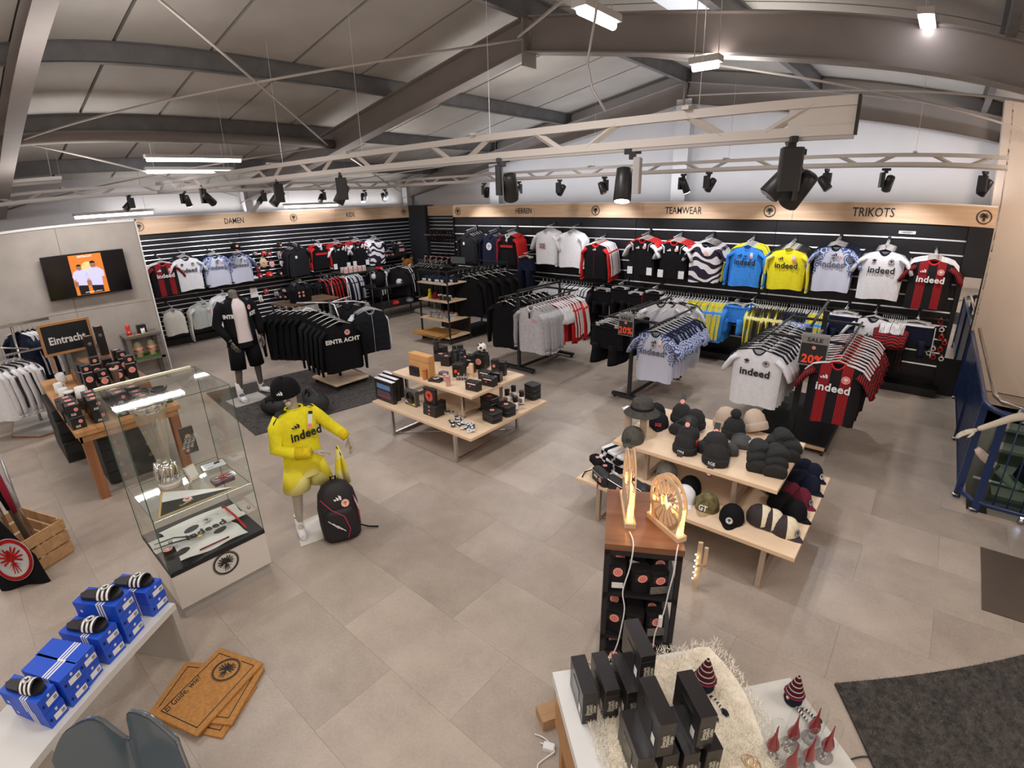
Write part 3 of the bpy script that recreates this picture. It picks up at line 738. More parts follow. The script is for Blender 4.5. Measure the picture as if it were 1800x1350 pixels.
def pants_mesh(mats, W=.36, L=.8, legs=True, D=.035, seed=1, stripe=True):
    rnd = random.Random(seed); ph = rnd.uniform(0, 6)
    mb = MB(); z0 = -.10; hip = .26 if legs else L
    def hp(u, v, s):
        x_ = 2*u-1; return (x_*W/2*(1+.12*v), s*(D*max(0, 1-x_**4)**.5+.004*v*sin(ph+9*x_)), z0-hip*v)
    mb.grid(lambda u, v: hp(u, v, -1), 10, 5, 0, flip=True); mb.grid(lambda u, v: hp(u, v, 1), 10, 5, 0)
    if legs:
        for sg in (-1, 1):
            w1 = W*.29
            def lp(t): return (sg*(W*.28+.01*t*sin(ph)), .004*sin(ph+4*t), z0-hip-(L-hip)*t)
            mb.tube([(sg*W*.27, 0, z0-hip+.06)]+[lp(t) for t in (.1, .4, .7, 1)], [w1, w1*.99, w1*(.92 if L > .6 else 1.05), w1*(.8 if L > .6 else 1.1), w1*(.66 if L > .6 else 1.12)], 10, 0, flat=.38)
            if stripe:
                for k in (-1, 0, 1):
                    pts = [(lp(t)[0]+sg*w1*(.99-.2*t if L > .6 else 1.02), k*.011, lp(t)[2]) for t in (0, .33, .66, .98)]
                    mb.tube([(sg*W*.56, k*.011, z0-.03)]+pts, .004, 4, 2)
    mb.tube([(W/2*cos(a*pi/8), D*1.05*sin(a*pi/8), z0-.012) for a in range(16)], .012, 5, 1, closed=True)
    return mb.mesh('trouser_cloth', mats)
def hanger_mesh(kind='top'):
    k = 'hanger_'+kind
    if k in _EM: return _EM[k]
    mb = MB()
    hook = [(0, 0, -.052)]+[(.018*cos(a)-.0, 0, -.018+.018*sin(a)) for a in (R_(-60), R_(0), R_(60), R_(120), R_(170))]
    mb.tube(hook, .0028, 5, 1)
    if kind == 'top': mb.tube([(-.2, 0, -.128), (-.1, 0, -.088), (0, 0, -.058), (.1, 0, -.088), (.2, 0, -.128)], [.007, .01, .012, .01, .007], 6, 0, flat=.6)
    else: mb.tube([(-.16, 0, -.075), (0, 0, -.055), (.16, 0, -.075)], .006, 6, 0); mb.box(-.15, -.11, -.012, .012, -.115, -.07); mb.box(.11, .15, -.012, .012, -.115, -.07)
    _EM[k] = mb.mesh('hanger', [m_hang, m_alu]); return _EM[k]
GNAME = dict(tee='shirt', long='sweatshirt', hood='hoodie', jacket='jacket', vest='vest', pants='trousers', shorts='shorts', dress='dress')
GCAT = dict(tee='shirt', long='shirt', hood='hoodie', jacket='jacket', vest='vest', pants='trousers', shorts='shorts', dress='dress')
class G:
    """a kind of garment: mesh + decorations; make() builds one, put through dup for more"""
    def __init__(s, kind, mats, W=.5, L=.66, stripes=None, prints=(), tagc=False, name=None, **k):
        s.kind = kind; s.name = name or GNAME[kind]
        if kind in ('pants', 'shorts'): s.me = pants_mesh(mats, W, L, L > .3, seed=k.get('seed', 1), stripe=k.get('stripe', True))
        else: s.me = garment_mesh('vest' if kind == 'dress' else kind, mats, W, L, **k)
        s.stripes = None; s.W = W; s.L = L; s.prints = prints; s.tagc = tagc
        if stripes is not None:
            mb = MB(); sh = W/2*.88
            for sg in (-1, 1):
                for j in (-1, 0, 1):
                    yy = j*.017
                    pts = [(sg*W/2*.30, yy, -.086), (sg*sh*.72, yy, -.103), (sg*(sh+.01), yy*.95, -.128)]
                    if kind == 'tee': pts += [(sg*(sh+.075), yy, -.20)]
                    else: pts += [(sg*(sh+.085), yy*.9, -.26), (sg*(sh+.13), yy*.8, -.5), (sg*(sh+.135), yy*.7, -.66)]
                    mb.tube(pts, .0052, 4, 0)
            bm_ = bmesh.new(); bm_.from_mesh(s.me); tmp = mb.mesh('tmp', stripes); n0 = len(bm_.faces); bm_.from_mesh(tmp); bm_.faces.ensure_lookup_table()
            for f_ in bm_.faces[n0:]: f_.material_index = 3
            bm_.to_mesh(s.me); bm_.free(); s.me.materials.append(stripes)
        s.proto = None; s.plain = None
    def make(s, loc, rz, label, group=None, deco=True):
        p = s.proto if deco else s.plain
        if p is not None: 
            r = dup(p, loc, rz, label, group if group else '')
            return r
        t = thing(s.name, label, GCAT[s.kind], loc, rz, group)
        put('cloth_body', s.me, t)
        put('hanger', hanger_mesh('clip' if s.kind in ('pants', 'shorts') else 'top'), t)
        if deco:
            fr = -.062
            for pr in s.prints:
                k = pr[0]
                if k == 'text': text(pr[1], pr[2], pr[3], t, (pr[4], fr-.006, pr[5]), FRONT, *(pr[6:] or (.02,)))
                elif k == 'crest': emblem(t, (pr[3], fr, pr[4]), FRONT, pr[5] if len(pr) > 5 else .036, pr[1], pr[2], small=True)
                elif k == 'bars': put('brand_mark', bars_logo(pr[1]), t, (pr[2], fr, pr[3]), FRONT, .05)
                elif k == 'leaf': put('brand_mark', leaf_logo(pr[1]), t, (pr[2], fr, pr[3]), FRONT, .04)
                elif k == 'tag': MB().box(pr[1]-.02, pr[1]+.02, -.075, -.072, pr[2]-.04, pr[2]+.04).obj('price_tag', m_wht, t); sticker(t, (pr[1], -.0755, pr[2]-.03), FRONT, .02)
                elif k == 'patch': MB().box(pr[2]-pr[4]/2, pr[2]+pr[4]/2, -.066, -.06, pr[3]-pr[5]/2, pr[3]+pr[5]/2).obj('patch', pr[1], t)
                elif k == 'curve': MB().tube(pr[2], pr[3], 4, 0, flat=.3).obj('piping', pr[1], t)
        if deco: s.proto = t
        else: s.plain = t
        return t
IND = lambda m, x=0, z=-.33: ('text', 'indeed', .115, m, x, z, .025)
g_rb = G('tee', [p_rb, p_rbs, c_red], .50, .64, c_white, (('bars', m_wht, -.10, -.215), ('crest', M('crest_red', (.8, .12, .08), .5), m_wht, .10, -.225, .04), IND(m_wht, 0, -.33)))
g_wht = G('tee', [c_white, c_white, c_navy], .52, .66, c_char, (('leaf', m_ink, -.10, -.22), ('crest', c_light, m_ink, .10, -.22, .036), IND(m_ink, 0, -.34)))
g_flo = G('tee', [p_flo, p_floall, c_navy], .50, .64, c_navy, (('bars', m_ink, -.0, -.19), ('crest', c_light, m_ink, 0, -.245, .032), IND(M('ink_slate', (.12, .13, .18), .6), 0, -.33), ('tag', .09, -.20)))
g_yel = G('long', [c_yellow, p_yel, c_yellow], .52, .60, m_ink, (('bars', m_ink, -.09, -.21), IND(m_ink, 0, -.32), ('tag', .09, -.20), ('crest', M('crest_pink', (.9, .4, .35), .5), m_wht, .10, -.24, .03)), sl=.5)
g_blu = G('long', [c_blue, c_blue, c_blue], .50, .62, c_yellow, (('bars', m_ink, -.09, -.21), IND(m_ink, 0, -.32), ('crest', c_blue, m_ink, .0, -.235, .03), ('tag', .09, -.21)), sl=.5)
g_swl = G('tee', [p_swirl, p_swirl, c_black], .52, .64, None, (('crest', M('crest_pink', (.9, .4, .35), .5), m_wht, .03, -.25, .035), ('bars', m_wht, 0, -.19)))
wc = [('curve', c_white, [(sg*.20, -.045, -.13), (sg*.15, -.063, -.17), (sg*.145, -.066, -.27)], .016) for sg in (-1, 1)]
g_bw = G('tee', [c_black, c_white, c_red], .50, .62, c_red, (('bars', m_wht, -.06, -.21), ('crest', M('crest_pink', (.9, .4, .35), .5), m_wht, .07, -.21, .03), ('tag', .09, -.18), *wc, ('patch', c_white, -.19, -.62, .10, .13), ('patch', c_white, .19, -.62, .10, .13)))
g_strj = G('jacket', [c_black, c_red, c_red], .52, .64, c_white, (('bars', m_wht, .0, -.17), ('curve', c_red, [(0, -.066, -.17), (0, -.07, -.7)], .004)))
g_rblong = G('jacket', [c_black, c_red, c_white], .50, .64, c_red, (('bars', m_wht, .0, -.18), ('patch', c_red, 0, -.32, .34, .05), ('tag', .02, -.18)))
g_hood = G('hood', [c_char, c_char, c_black], .54, .66, None, (('patch', m_wht, -.08, -.30, .05, .06),))
g_hoode = G('hood', [c_navy, c_navy, c_black], .54, .66, None, (('crest', m_wht, c_grey, 0, -.33, .085),))
g_sweat = G('long', [c_white, c_white, c_white], .56, .68, None, ())
g_wtee = G('tee', [c_white, c_white, c_white], .54, .66, None, (('text', 'SGE', .14, M('ink_wine', (.35, .08, .1), .6), -.05, -.38, .02, .6),), sl=.3)
g_jkt = G('jacket', [c_black, c_black, c_black], .56, .74, None, (('curve', c_char, [(0, -.066, -.17), (0, -.07, -.78)], .004),))
g_jkte = G('jacket', [c_black, c_black, c_black], .56, .74, None, (('crest', M('crest_pink', (.9, .4, .35), .5), m_wht, .10, -.25, .035), ('curve', c_grey, [(0, -.066, -.17), (0, -.07, -.78)], .004)))
g_ein = G('long', [c_black, c_black, c_black], .58, .72, None, (('text', 'EINTR ACHT', .085, m_wht, 0, -.33, .04), ('crest', M('crest_cream', (.85, .7, .6), .5), M('crest_red', (.8, .12, .08), .5), .08, -.22, .042)), sl=.62)
g_vest = G('vest', [p_puff, p_puff, c_grey], .54, .66, None, (('curve', c_light, [(0, -.08, -.15), (0.005, -.085, -.4), (0, -.08, -.72)], .012), ('crest', M('crest_cream', (.85, .7, .6), .5), M('crest_red', (.8, .12, .08), .5), .12, -.27, .032)), quilt=True, D=.07)
g_puff = G('jacket', [p_puff, p_puff, p_puff], .56, .68, None, (('patch', m_wht, -.10, -.2, .03, .03), ('patch', m_wht, .10, -.19, .03, .03)), quilt=True, D=.07)
g_grey = G('jacket', [c_light, c_grey, c_light], .56, .72, None, (('patch', m_ink, .02, -.2, .03, .09), ('text', 'SGE', .05, M('ink_coral', (.9, .3, .3), .6), .1, -.27, .02)))
g_wred = G('tee', [c_red, c_white, c_wine], .50, .66, c_white, (('patch', c_wine, 0, -.25, .46, .3),))
g_wine = G('long', [c_wine, c_red, c_wine], .50, .66, c_white, ())
g_nvw = G('jacket', [c_navy, c_navy, c_white], .50, .62, c_white, ())
g_bst = G('jacket', [c_black, c_black, c_red], .50, .66, c_red, (('crest', M('crest_pink', (.9, .4, .35), .5), m_wht, .1, -.25, .03),))
g_bwst = G('jacket', [c_char, c_char, c_char], .50, .66, c_white, ())
g_pants = G('pants', [c_navy, c_black, c_white], .38, .86, stripe=False)
g_pantss = G('pants', [c_black, c_black, c_white], .36, .62)
g_pantsr = G('pants', [c_black, c_black, c_red], .36, .62)
g_short = G('pants', [c_black, c_black, c_white], .42, .44, stripe=False, name='shorts')
g_shortw = G('pants', [c_navy, c_white, c_white], .40, .42, name='shorts')
g_shortb = G('pants', [c_blue, c_blue, c_yellow], .42, .44, name='shorts')
g_skirtb = G('dress', [c_cream, c_cream, c_cream], .40, .50, flare=1.25)
g_crop = G('jacket', [c_sage, c_cream, c_sage], .56, .50, None, (('tag', .06, -.2), ('curve', c_grey, [(0, -.066, -.15), (0, -.07, -.56)], .004)), sl=.62)
g_socks = G('vest', [c_white, c_white, c_blue], .14, .26, None, (('patch', c_blue, 0, -.15, .09, .06),), name='sock_pack')
def arm(mountp, tip, label, rz=0):
    """slanted chrome display arm from the wall"""
    t = thing('wall_hook', label, 'hook', mountp)
    d = Vector(tip)-Vector(mountp)
    MB().tube([(0, 0, 0), d], .006, 6).obj('rod', m_alu, t)
    MB().box(-.02, .02, -.02, .02, -.03, .03).obj('mount', m_blk, t)
    MB().sph(d, .011, 8).obj('end_stop', m_alu, t)
    return t
def wallset(g, px, py, desc, n=4, wall='b', gap=.055, off=.33, armlab=None, scale=1, jit=0, spread=1):
    """front-facing set on a slanted arm: shoulder top centre of the FRONT one seen at px,py"""
    if wall == 'b':
        yf = 8.78-off; p = fy(px, py, yf); d = Vector((0, 1, 0)); rz = 0; mount = Vector((p.x, 8.775, 0))
    else:
        xf = -12+off; p = fx(px, py, xf); d = Vector((-1, 0, 0)); rz = pi/2; mount = Vector((-11.995, p.y, 0))
    hook = p+Vector((0, 0, .075)); q = .17
    gr = 'the %s on their wall arm' % desc if n > 2 else None
    for k in range(n):
        L = hook+d*(gap*k)+Vector((0, 0, q*gap*k))
        lab = ('foremost ' if n > 1 else '')+desc if k == 0 else desc+' hanging behind the foremost one'
        o = g.make(L, rz+random.uniform(-.03, .03)*(2 if k else 1)*spread, lab[:150], gr if (k and n > 2) else None, deco=(k == 0))
        if scale != 1: o.scale = (scale,)*3
    tip = hook-d*.03+Vector((0, 0, -.004)); L = ((mount-tip)*Vector((abs(d.x), abs(d.y), 0))).length
    mount.z = tip.z+q*L
    arm(mount, tip, 'slanted chrome wall hook with the '+desc)
def rail(p0, p1, label, back):
    p0, p1 = Vector(p0), Vector(p1); t = thing('hanging_rail', label, 'rail', p0)
    MB().tube([(0, 0, 0), p1-p0], .012, 8).obj('bar', m_blk, t)
    for k in (.02, .5, .98):
        a = (p1-p0)*k; MB().tube([a, a+Vector(back)], .010, 6).obj('bracket', m_blk, t)
    return t
def siderow(g, p0, p1, n, desc, rz, where='', first=None, deco=True, scale=1, wob=.10):
    """n garments hung side by side from p0 to p1; same label for all but the first"""
    p0, p1 = Vector(p0), Vector(p1)
    for k in range(n):
        L = p0+(p1-p0)*((k+.5*0)/max(1, n-1) if n > 1 else 0)
        lab = (first or desc) if (k == 0 and first) else desc
        o = g.make(L, rz+random.uniform(-wob, wob), lab, None if (k == 0 and first) or n == 1 else 'row of '+desc, deco=(k == 0 and deco))
        sc = scale*(1+random.uniform(-.03, .03)); o.scale = (sc*random.uniform(.97, 1.02), random.uniform(.85, 1.3)*scale, sc)

# ---- back wall, upper row
wallset(g_hood, 822, 410, 'charcoal hoodies left of the HERREN lettering', 5, gap=.07)
wallset(g_hoode, 862, 412, 'navy hoodies with a white round print', 4, gap=.06)
wallset(g_rblong, 893, 412, 'black track jackets with red sleeves', 5, gap=.05)
wallset(g_wtee, 960, 405, 'white loose shirts with a red print', 4, gap=.06)
wallset(g_sweat, 1003, 407, 'plain white sweatshirts', 3, gap=.06)
wallset(g_strj, 1048, 428, 'black and red track jackets with white stripes', 7, gap=.045, off=.38)
wallset(g_bw, 1130, 420, 'black jerseys with red shoulders, left set', 6, gap=.045)
wallset(g_bw, 1186, 424, 'red shouldered black jerseys left of the swirl shirts', 6, gap=.05)
wallset(g_swl, 1242, 426, 'black and white swirl patterned shirts', 6, gap=.05)
wallset(g_blu, 1315, 432, 'bright blue goalkeeper jerseys', 6, gap=.05)
wallset(g_yel, 1388, 437, 'bright yellow goalkeeper jerseys', 7, gap=.05)
wallset(g_flo, 1470, 432, 'pale shirts with blue floral pattern', 6, gap=.045)
wallset(g_wht, 1556, 440, 'white jerseys under the TRIKOTS lettering', 7, gap=.045)
wallset(g_rb, 1642, 457, 'red and black striped jerseys at the right wall end', 6, gap=.045)
# white round print on the navy hoodie

# ---- back wall, lower rails (z about 1.08)
ZR = 1.10
rail((-9.0, 8.50, 1.15), (-6.05, 8.50, ZR), 'black rail on the wall under the hoodies and white shirts', (0, .27, 0))
rail((-5.9, 8.50, ZR), (-3.3, 8.50, ZR), 'black rail on the wall under the track jackets', (0, .27, 0))
rail((-3.25, 8.50, ZR), (-1.2, 8.50, ZR), 'black rail on the wall under the blue jerseys', (0, .27, 0))
rail((-1.15, 8.50, ZR), (.36, 8.50, ZR), 'black rail on the wall under the white jerseys', (0, .27, 0))
def wx(px, py=520): return fy(px, py, 8.5).x
def rowb(g, a, b, n, desc, **k): siderow(g, (wx(a), 8.5, ZR-.012), (wx(b), 8.5, ZR-.012), n, desc, pi/2, **k)
rowb(g_nvw, 876, 912, 8, 'navy and white jackets on the rail left of the dark trousers')
rowb(g_grey, 955, 995, 7, 'light grey jackets half hidden behind the floor rack')
rowb(g_bwst, 1002, 1040, 9, 'charcoal jackets with white stripes on the wall rail')
rowb(g_wine, 1170, 1212, 10, 'dark red shirts on the rail left of the blue ones')
rowb(g_blu, 1218, 1280, 13, 'blue and yellow jerseys side by side on the wall rail')
rowb(g_yel, 1332, 1386, 14, 'yellow jerseys side by side on the wall rail')
rowb(g_flo, 1393, 1428, 9, 'pale blue patterned shirts on the wall rail')
rowb(g_blu, 1433, 1456, 6, 'dark blue shirts right of the pale patterned ones')
rowb(g_rb, 1560, 1602, 12, 'red and black jerseys side by side on the wall rail')
def frontb(g, px, desc, n=3, dz=0, y=8.42, scale=1):
    x = wx(px)
    for k in range(n):
        lab = ('foremost '+desc) if (k == 0 and n > 1) else desc
        o = g.make((x+random.uniform(-.01, .01), y+.045*k, ZR+dz-.01), random.uniform(-.05, .05), lab, ('set of '+desc) if (k and n > 2) else None, deco=k == 0); o.scale = (scale,)*3
    arm((x, 8.775, ZR+dz+.03), (x, y-.03, ZR+dz-.012), 'chrome hook with the '+desc)
frontb(g_pants, 928, 'long navy track trousers under the red sleeved jackets', 3, .50)
frontb(g_short, 1060, 'black shorts with grey hem under the striped track jackets', 3, -.02)
frontb(g_pantss, 1092, 'black trousers with three white side stripes', 4, .06)
frontb(g_short, 1120, 'small black shorts beside the striped trousers', 3, -.03, scale=.8)
frontb(g_pantsr, 1152, 'black trousers with red side stripes', 4, .05)
frontb(g_shortb, 1298, 'bright blue shorts with a yellow stripe', 4, -.02)
frontb(g_socks, 1326, 'white and blue sock packs beside the blue shorts', 2, .02)
frontb(g_shortw, 1492, 'navy shorts with white stripes under the floral shirts', 4, .04)
frontb(g_wht, 1545, 'white polo shirts in front of the striped row', 3, .03)
frontb(g_shortw, 1622, 'dark shorts with white side panel at the wall end', 4, .02)
# small accessories at the right end of the wall: wristbands and armbands on short hooks
for i, (px, py) in enumerate(((1653, 563), (1655, 577), (1654, 590), (1640, 610), (1652, 612), (1654, 628), (1660, 600), (1632, 618), (1640, 625))):
    p = fy(px, py, 8.68); t = thing('armband_pack', 'small carded armband at the right end of the wall', 'armband', p, 0, 'carded armbands at the wall end')
    MB().box(-.035, .035, -.004, 0, -.06, .03).obj('card', m_ink, t); MB().tube([(.026*cos(a*pi/6), -.02, -.02+.026*sin(a*pi/6)) for a in range(12)], .009, 5, closed=True).obj('band', m_wht if i % 2 else c_red, t); sticker(t, (0, -.006, .015), FRONT, .014)
    MB().tube([(0, 0, .02), (0, .10, .03)], .003, 4).obj('hook', m_alu, t)
t = thing('wall_label', 'small white label reading HERREN above the white jerseys', 'label', fy(1594, 409, 8.77))
MB().box(-.10, .10, 0, .006, -.02, .02).obj('plate', m_wht, t); text('HERREN', .035, m_ink, t, (0, -.004, 0), FRONT, .01, 1)
# ---- left wall
wallset(g_rb, 285, 462, 'dark red striped shirts half behind the grey partition', 3, wall='l', gap=.05)
wallset(g_wht, 325, 452, 'white polo shirts under the DAMEN lettering', 4, wall='l', gap=.05)
wallset(g_flo, 377, 448, 'pale floral shirts next to the white polo shirts', 4, wall='l', gap=.05)
wallset(g_flo, 419, 446, 'pale floral shirts with a black cap above them', 3, wall='l', gap=.05, scale=.95)
wallset(g_hood, 521, 434, 'charcoal hooded vests on the left wall', 4, wall='l', gap=.06)
wallset(g_rblong, 560, 430, 'black and red track tops on the left wall', 3, wall='l', gap=.05, scale=.9)
wallset(g_bw, 594, 428, 'black jerseys with white side panels on the left wall', 4, wall='l', gap=.06)
wallset(g_bw, 628, 424, 'red and black jerseys left of the swirl shirts', 4, wall='l', gap=.06)
wallset(g_swl, 660, 421, 'black and white swirl shirts on the left wall', 4, wall='l', gap=.06)
wallset(g_skirtb, 303, 545, 'cream sleeveless dresses near the floor beside the partition', 2, wall='l', gap=.05)
wallset(g_crop, 357, 533, 'pale sage cropped jackets on the left wall', 3, wall='l', gap=.05)
wallset(g_sweat, 392, 517, 'cream shirts behind the black dressed mannequin', 2, wall='l', gap=.05)
wallset(g_puff, 528, 497, 'black quilted jackets on the left wall', 4, wall='l', gap=.07)
wallset(g_hood, 575, 490, 'black zip jackets right of the quilted jackets', 3, wall='l', gap=.06)
# black display bust legs under the sage jacket
def lw(px, py, x=-11.7): return fx(px, py, x)
m_tan = M('tan', (.60, .42, .25), .7, var=.1)
m_skin = M('plush_brown', (.26, .11, .03), .9, var=.2, scale=40, bump=.3)
m_skl = M('plush_cream', (.75, .58, .38), .9)
# rows of side hung wear along the left wall, lower level
rail((-11.72, 6.35, 1.02), (-11.72, 8.9, 1.02), 'chrome rail along the left wall under the jerseys', (-.26, 0, 0))
siderow(g_bst, (-11.72, 6.45, 1.01), (-11.72, 6.95, 1.01), 6, 'black jackets with red piping on the left wall rail', 0)
siderow(g_nvw, (-11.72, 7.05, 1.01), (-11.72, 7.5, 1.01), 6, 'navy and white jackets on the left wall rail', 0)
siderow(g_bwst, (-11.72, 8.0, 1.01), (-11.72, 8.8, 1.01), 8, 'charcoal jackets on the left wall rail behind the teddy bear', 0)
# accessories on the slat wall, between floral shirts and hooded vests
def pack(px, py, label, kind, col, x=-11.86, sc=1.0):
    p = lw(px, py, x); t = thing(kind, label, 'accessory', p, pi/2); t.scale = (sc,)*3
    MB().tube([(0, .13, .03), (0, 0, .02), (0, -.03, .03)], .003, 5).obj('hook', m_alu, t)
    if kind in ('carded_cap', 'bib_pack', 'sock_card', 'glove_card'):
        MB().rbox(-.06, .06, -.006, 0, -.09, .03, .004).obj('card', m_ink, t)
    mc = M('acc_%s' % col, {'red': (.5, .03, .03), 'pink': (.8, .42, .4), 'tan': (.66, .5, .3), 'white': (.8, .8, .78), 'grey': (.3, .3, .32), 'black': (.02, .02, .022), 'wine': (.22, .03, .05)}[col], .8)
    if kind == 'carded_cap': MB().sph((0, -.03, -.03), .05, 10, sc=(1, .7, .8)).obj('cap_body', mc, t); MB().box(-.04, .04, -.09, -.05, -.06, -.052).obj('peak', mc, t)
    elif kind == 'bib_pack': MB().prism([(-.05, 0), (.05, 0), (.06, -.06), (.03, -.13), (-.03, -.13), (-.06, -.06)], 0, .02, 0, Matrix.Rotation(pi/2, 4, 'X') @ Matrix.Translation((0, 0, .006))).obj('bib', mc, t)
    elif kind == 'sock_card':
        for s_ in (-1, 1): MB().tube([(s_*.022, -.02, .02), (s_*.024, -.022, -.08), (s_*.024, -.05, -.13)], .018, 6).obj('sock', mc, t)
    elif kind == 'glove_card':
        for s_ in (-1, 1): MB().rbox(s_*.03-.02, s_*.03+.02, -.03, -.007, -.10, .0, .008).obj('glove', mc, t)
    elif kind == 'oval_bag': MB().sph((0, -.03, -.05), .11, 14, sc=(.85, .3, 1)).obj('bag_body', mc, t); MB().tube([(-.05, -.03, .05), (0, -.03, .1), (.05, -.03, .05)], .006, 5).obj('bag_handle', mc, t)
    elif kind == 'string_bag': MB().grid(lambda u, v: ((2*u-1)*.08*(1+.1*v), -.03-.02*sin(pi*u), .02-.2*v), 6, 4).obj('bag_body', mc, t); MB().tube([(-.08, -.02, -.18), (-.06, -.02, .03), (.06, -.02, .03), (.08, -.02, -.18)], .004, 4).obj('bag_cord', m_wht, t)
    sticker(t, (0, -.085 if kind != 'glove_card' else -.036, -.03), FRONT, .022)
    return t
G1 = [(447, 443, 'square black carded hat pack right of the floral shirts', 'carded_cap', 'grey'), (462, 441, 'red and white carded baby shoes on the left wall', 'glove_card', 'red'), (472, 443, 'carded red mittens right of the baby shoes', 'glove_card', 'wine'),
 (461, 458, 'round straw coloured bag on the left wall', 'oval_bag', 'tan'), (452, 468, 'dark red sock card left under the straw bag', 'sock_card', 'wine'), (476, 459, 'pink bib pack beside the straw bag', 'bib_pack', 'pink'),
 (489, 445, 'grey striped sock card beside a round pink tag', 'sock_card', 'grey'), (497, 443, 'round pink carded bib on the left wall', 'bib_pack', 'pink'), (494, 458, 'pale grey bib under the pink one', 'bib_pack', 'white'),
 (490, 428, 'black and white carded headband near the wall top', 'carded_cap', 'black'), (513, 439, 'white baby cap hooked left of the hooded vests', 'carded_cap', 'white')]
for px, py, lb, kd, cl in G1: pack(px, py, lb, kd, cl)
for i, (px, py, lb, kd, cl) in enumerate([(444, 508, 'red tagged string bag behind the mannequin shoulder', 'string_bag', 'white'), (466, 508, 'red and white glove card under the black shelf', 'glove_card', 'red'), (484, 512, 'grey glove card in the small group under the shelf', 'glove_card', 'grey'),
     (497, 508, 'pale carded cap at the right of the small group', 'carded_cap', 'grey'), (489, 519, 'black carded cap in the small group under the shelf', 'carded_cap', 'black'), (456, 520, 'white sock card hanging below the black shelf', 'sock_card', 'white'), (498, 519, 'lowest black carded cap of the small group', 'carded_cap', 'black')]): pack(px, py, lb, kd, cl)
for px, py, lb, kd, cl in [(690, 425, 'dark string bag right of the swirl shirts', 'string_bag', 'black'), (701, 425, 'small white shirt shaped pack right of the swirl shirts', 'bib_pack', 'white'), (689, 445, 'red and white glove card under the dark string bag', 'glove_card', 'red')]: pack(px, py, lb, kd, cl)
def lshelf(y0, y1, z, label, d=.34):
    t = thing('wall_shelf', label, 'shelf', (-11.99, (y0+y1)/2, z), pi/2); L = y1-y0
    MB().box(-L/2, L/2, -d, 0, -.02, 0).obj('board', m_black, t)
    for s_ in (-.45, .45): MB().box(s_*L-.01, s_*L+.01, -d*.8, 0, -.07, -.02).obj('bracket', m_blk, t)
    return t
lshelf(2.9, 5.6, 1.17, 'long black shelf running under the upper shirts of the left wall'); lshelf(7.9, 9.4, 1.28, 'black shelf at the corner end of the left wall')
def soft(px, py, x, col, label, sc=1.0, cat='cap'):
    p = lw(px, py, x); t = thing('folded_hat', label, cat, p, pi/2)
    MB().lathe([(.08*sc, 0), (.085*sc, .025*sc), (.07*sc, .07*sc), (.035*sc, .095*sc), (.001, .10*sc)], 12, sy=.8).obj('crown', col, t); sticker(t, (0, -.075*sc, .03*sc), (pi/2, 0, 0), .025*sc); return t
def lset(y, dz, col, label, sc=1.0, z=1.17, x=-11.83):
    t = thing('folded_hat', label, 'hat', (x, y, z+dz), pi/2)
    MB().lathe([(.08*sc, 0), (.09*sc, .025*sc), (.075*sc, .075*sc), (.035*sc, .10*sc), (.001, .105*sc)], 12, sy=.8).obj('crown', col, t); sticker(t, (0, -.078*sc, .035*sc), FRONT, .028*sc)
lset(5.02, 0, c_wine, 'dark red hat on the long shelf'); lset(5.25, 0, c_red, 'bright red hat beside the dark red one'); lset(5.5, 0, c_black, 'black hat at the end of the long shelf')
t = thing('folded_towel', 'white folded towel lying at the front of the long shelf', 'towel', (-11.80, 4.80, 1.17), pi/2); MB().rbox(-.14, .14, -.09, .09, 0, .035, .015).obj('cloth', c_white, t)
for i, (y, c_) in enumerate(((8.15, c_red), (8.35, c_grey), (8.55, c_wine))): lset(y, 0, c_, ('red', 'grey', 'wine red')[i]+' hat on the shelf at the corner end', .9, 1.28)
t = thing('display_box', 'small black box with a red and white shoe print on the corner shelf', 'box', (-11.8, 9.05, 1.28), pi/2); MB().rbox(-.13, .13, -.08, .08, 0, .30, .005).obj('carton', m_ink, t); MB().box(-.09, .09, -.083, -.08, .10, .18).obj('print', M('acc_pink'), t); MB().box(-.08, .08, -.084, -.08, .25, .27).obj('caption', m_wht, t)
# black cap hanging on the small floral shirt
t = thing('baseball_cap', 'black cap with round red badge hanging over the floral shirts', 'cap', lw(414, 435, -11.5), pi/2); 
MB().lathe([(.095, -.02), (.098, .01), (.085, .06), (.045, .095), (.001, .10)], 14).obj('crown', c_black, t); MB().prism([(-.08, -.06), (.08, -.06), (.07, -.14), (.03, -.17), (-.03, -.17), (-.07, -.14)], -.03, -.02).obj('peak', c_black, t); sticker(t, (0, -.094, .03), FRONT, .03); MB().tube([(0, .05, .09), (0, .3, .12)], .003, 4).obj('hook', m_alu, t)
# flip-flops and scarves in the corner
me = MB().grid(lambda u, v: (.045*sin(pi*min(1, max(.05, v*.9+.08)))**.5*(2*u-1), 0, -.26*v), 6, 8); me = None
ff = None
for r_ in range(1):
    for i in range(9):
        p = fy(749+i*5.6, 405, 9.62)
        if ff is None:
            ff = thing('flip_flop_pair', 'black flip-flop pair hanging in the row of the far corner', 'flip-flops', p, 0, 'flip-flops in the far corner')
            for s_ in (-1, 1):
                MB().prism([(s_*.04+.036*cos(a*pi/8)*(1 if sin(a*pi/8) > 0 else .8), .13*sin(a*pi/8)) for a in range(16)], 0, .014, 0, Matrix.Translation((0, -.02*s_, -.13)) @ Matrix.Rotation(pi/2, 4, 'X')).obj('sole', c_char, ff)
                MB().tube([(s_*.04-.03, -.03, -.14), (s_*.04, -.05, -.09), (s_*.04+.03, -.03, -.14)], .005, 5).obj('strap', M('acc_pink'), ff)
            MB().tube([(0, .1, .02), (0, -.02, .02)], .003, 4).obj('hook', m_alu, ff)
        else: dup(ff, p, random.uniform(-.3, .3))
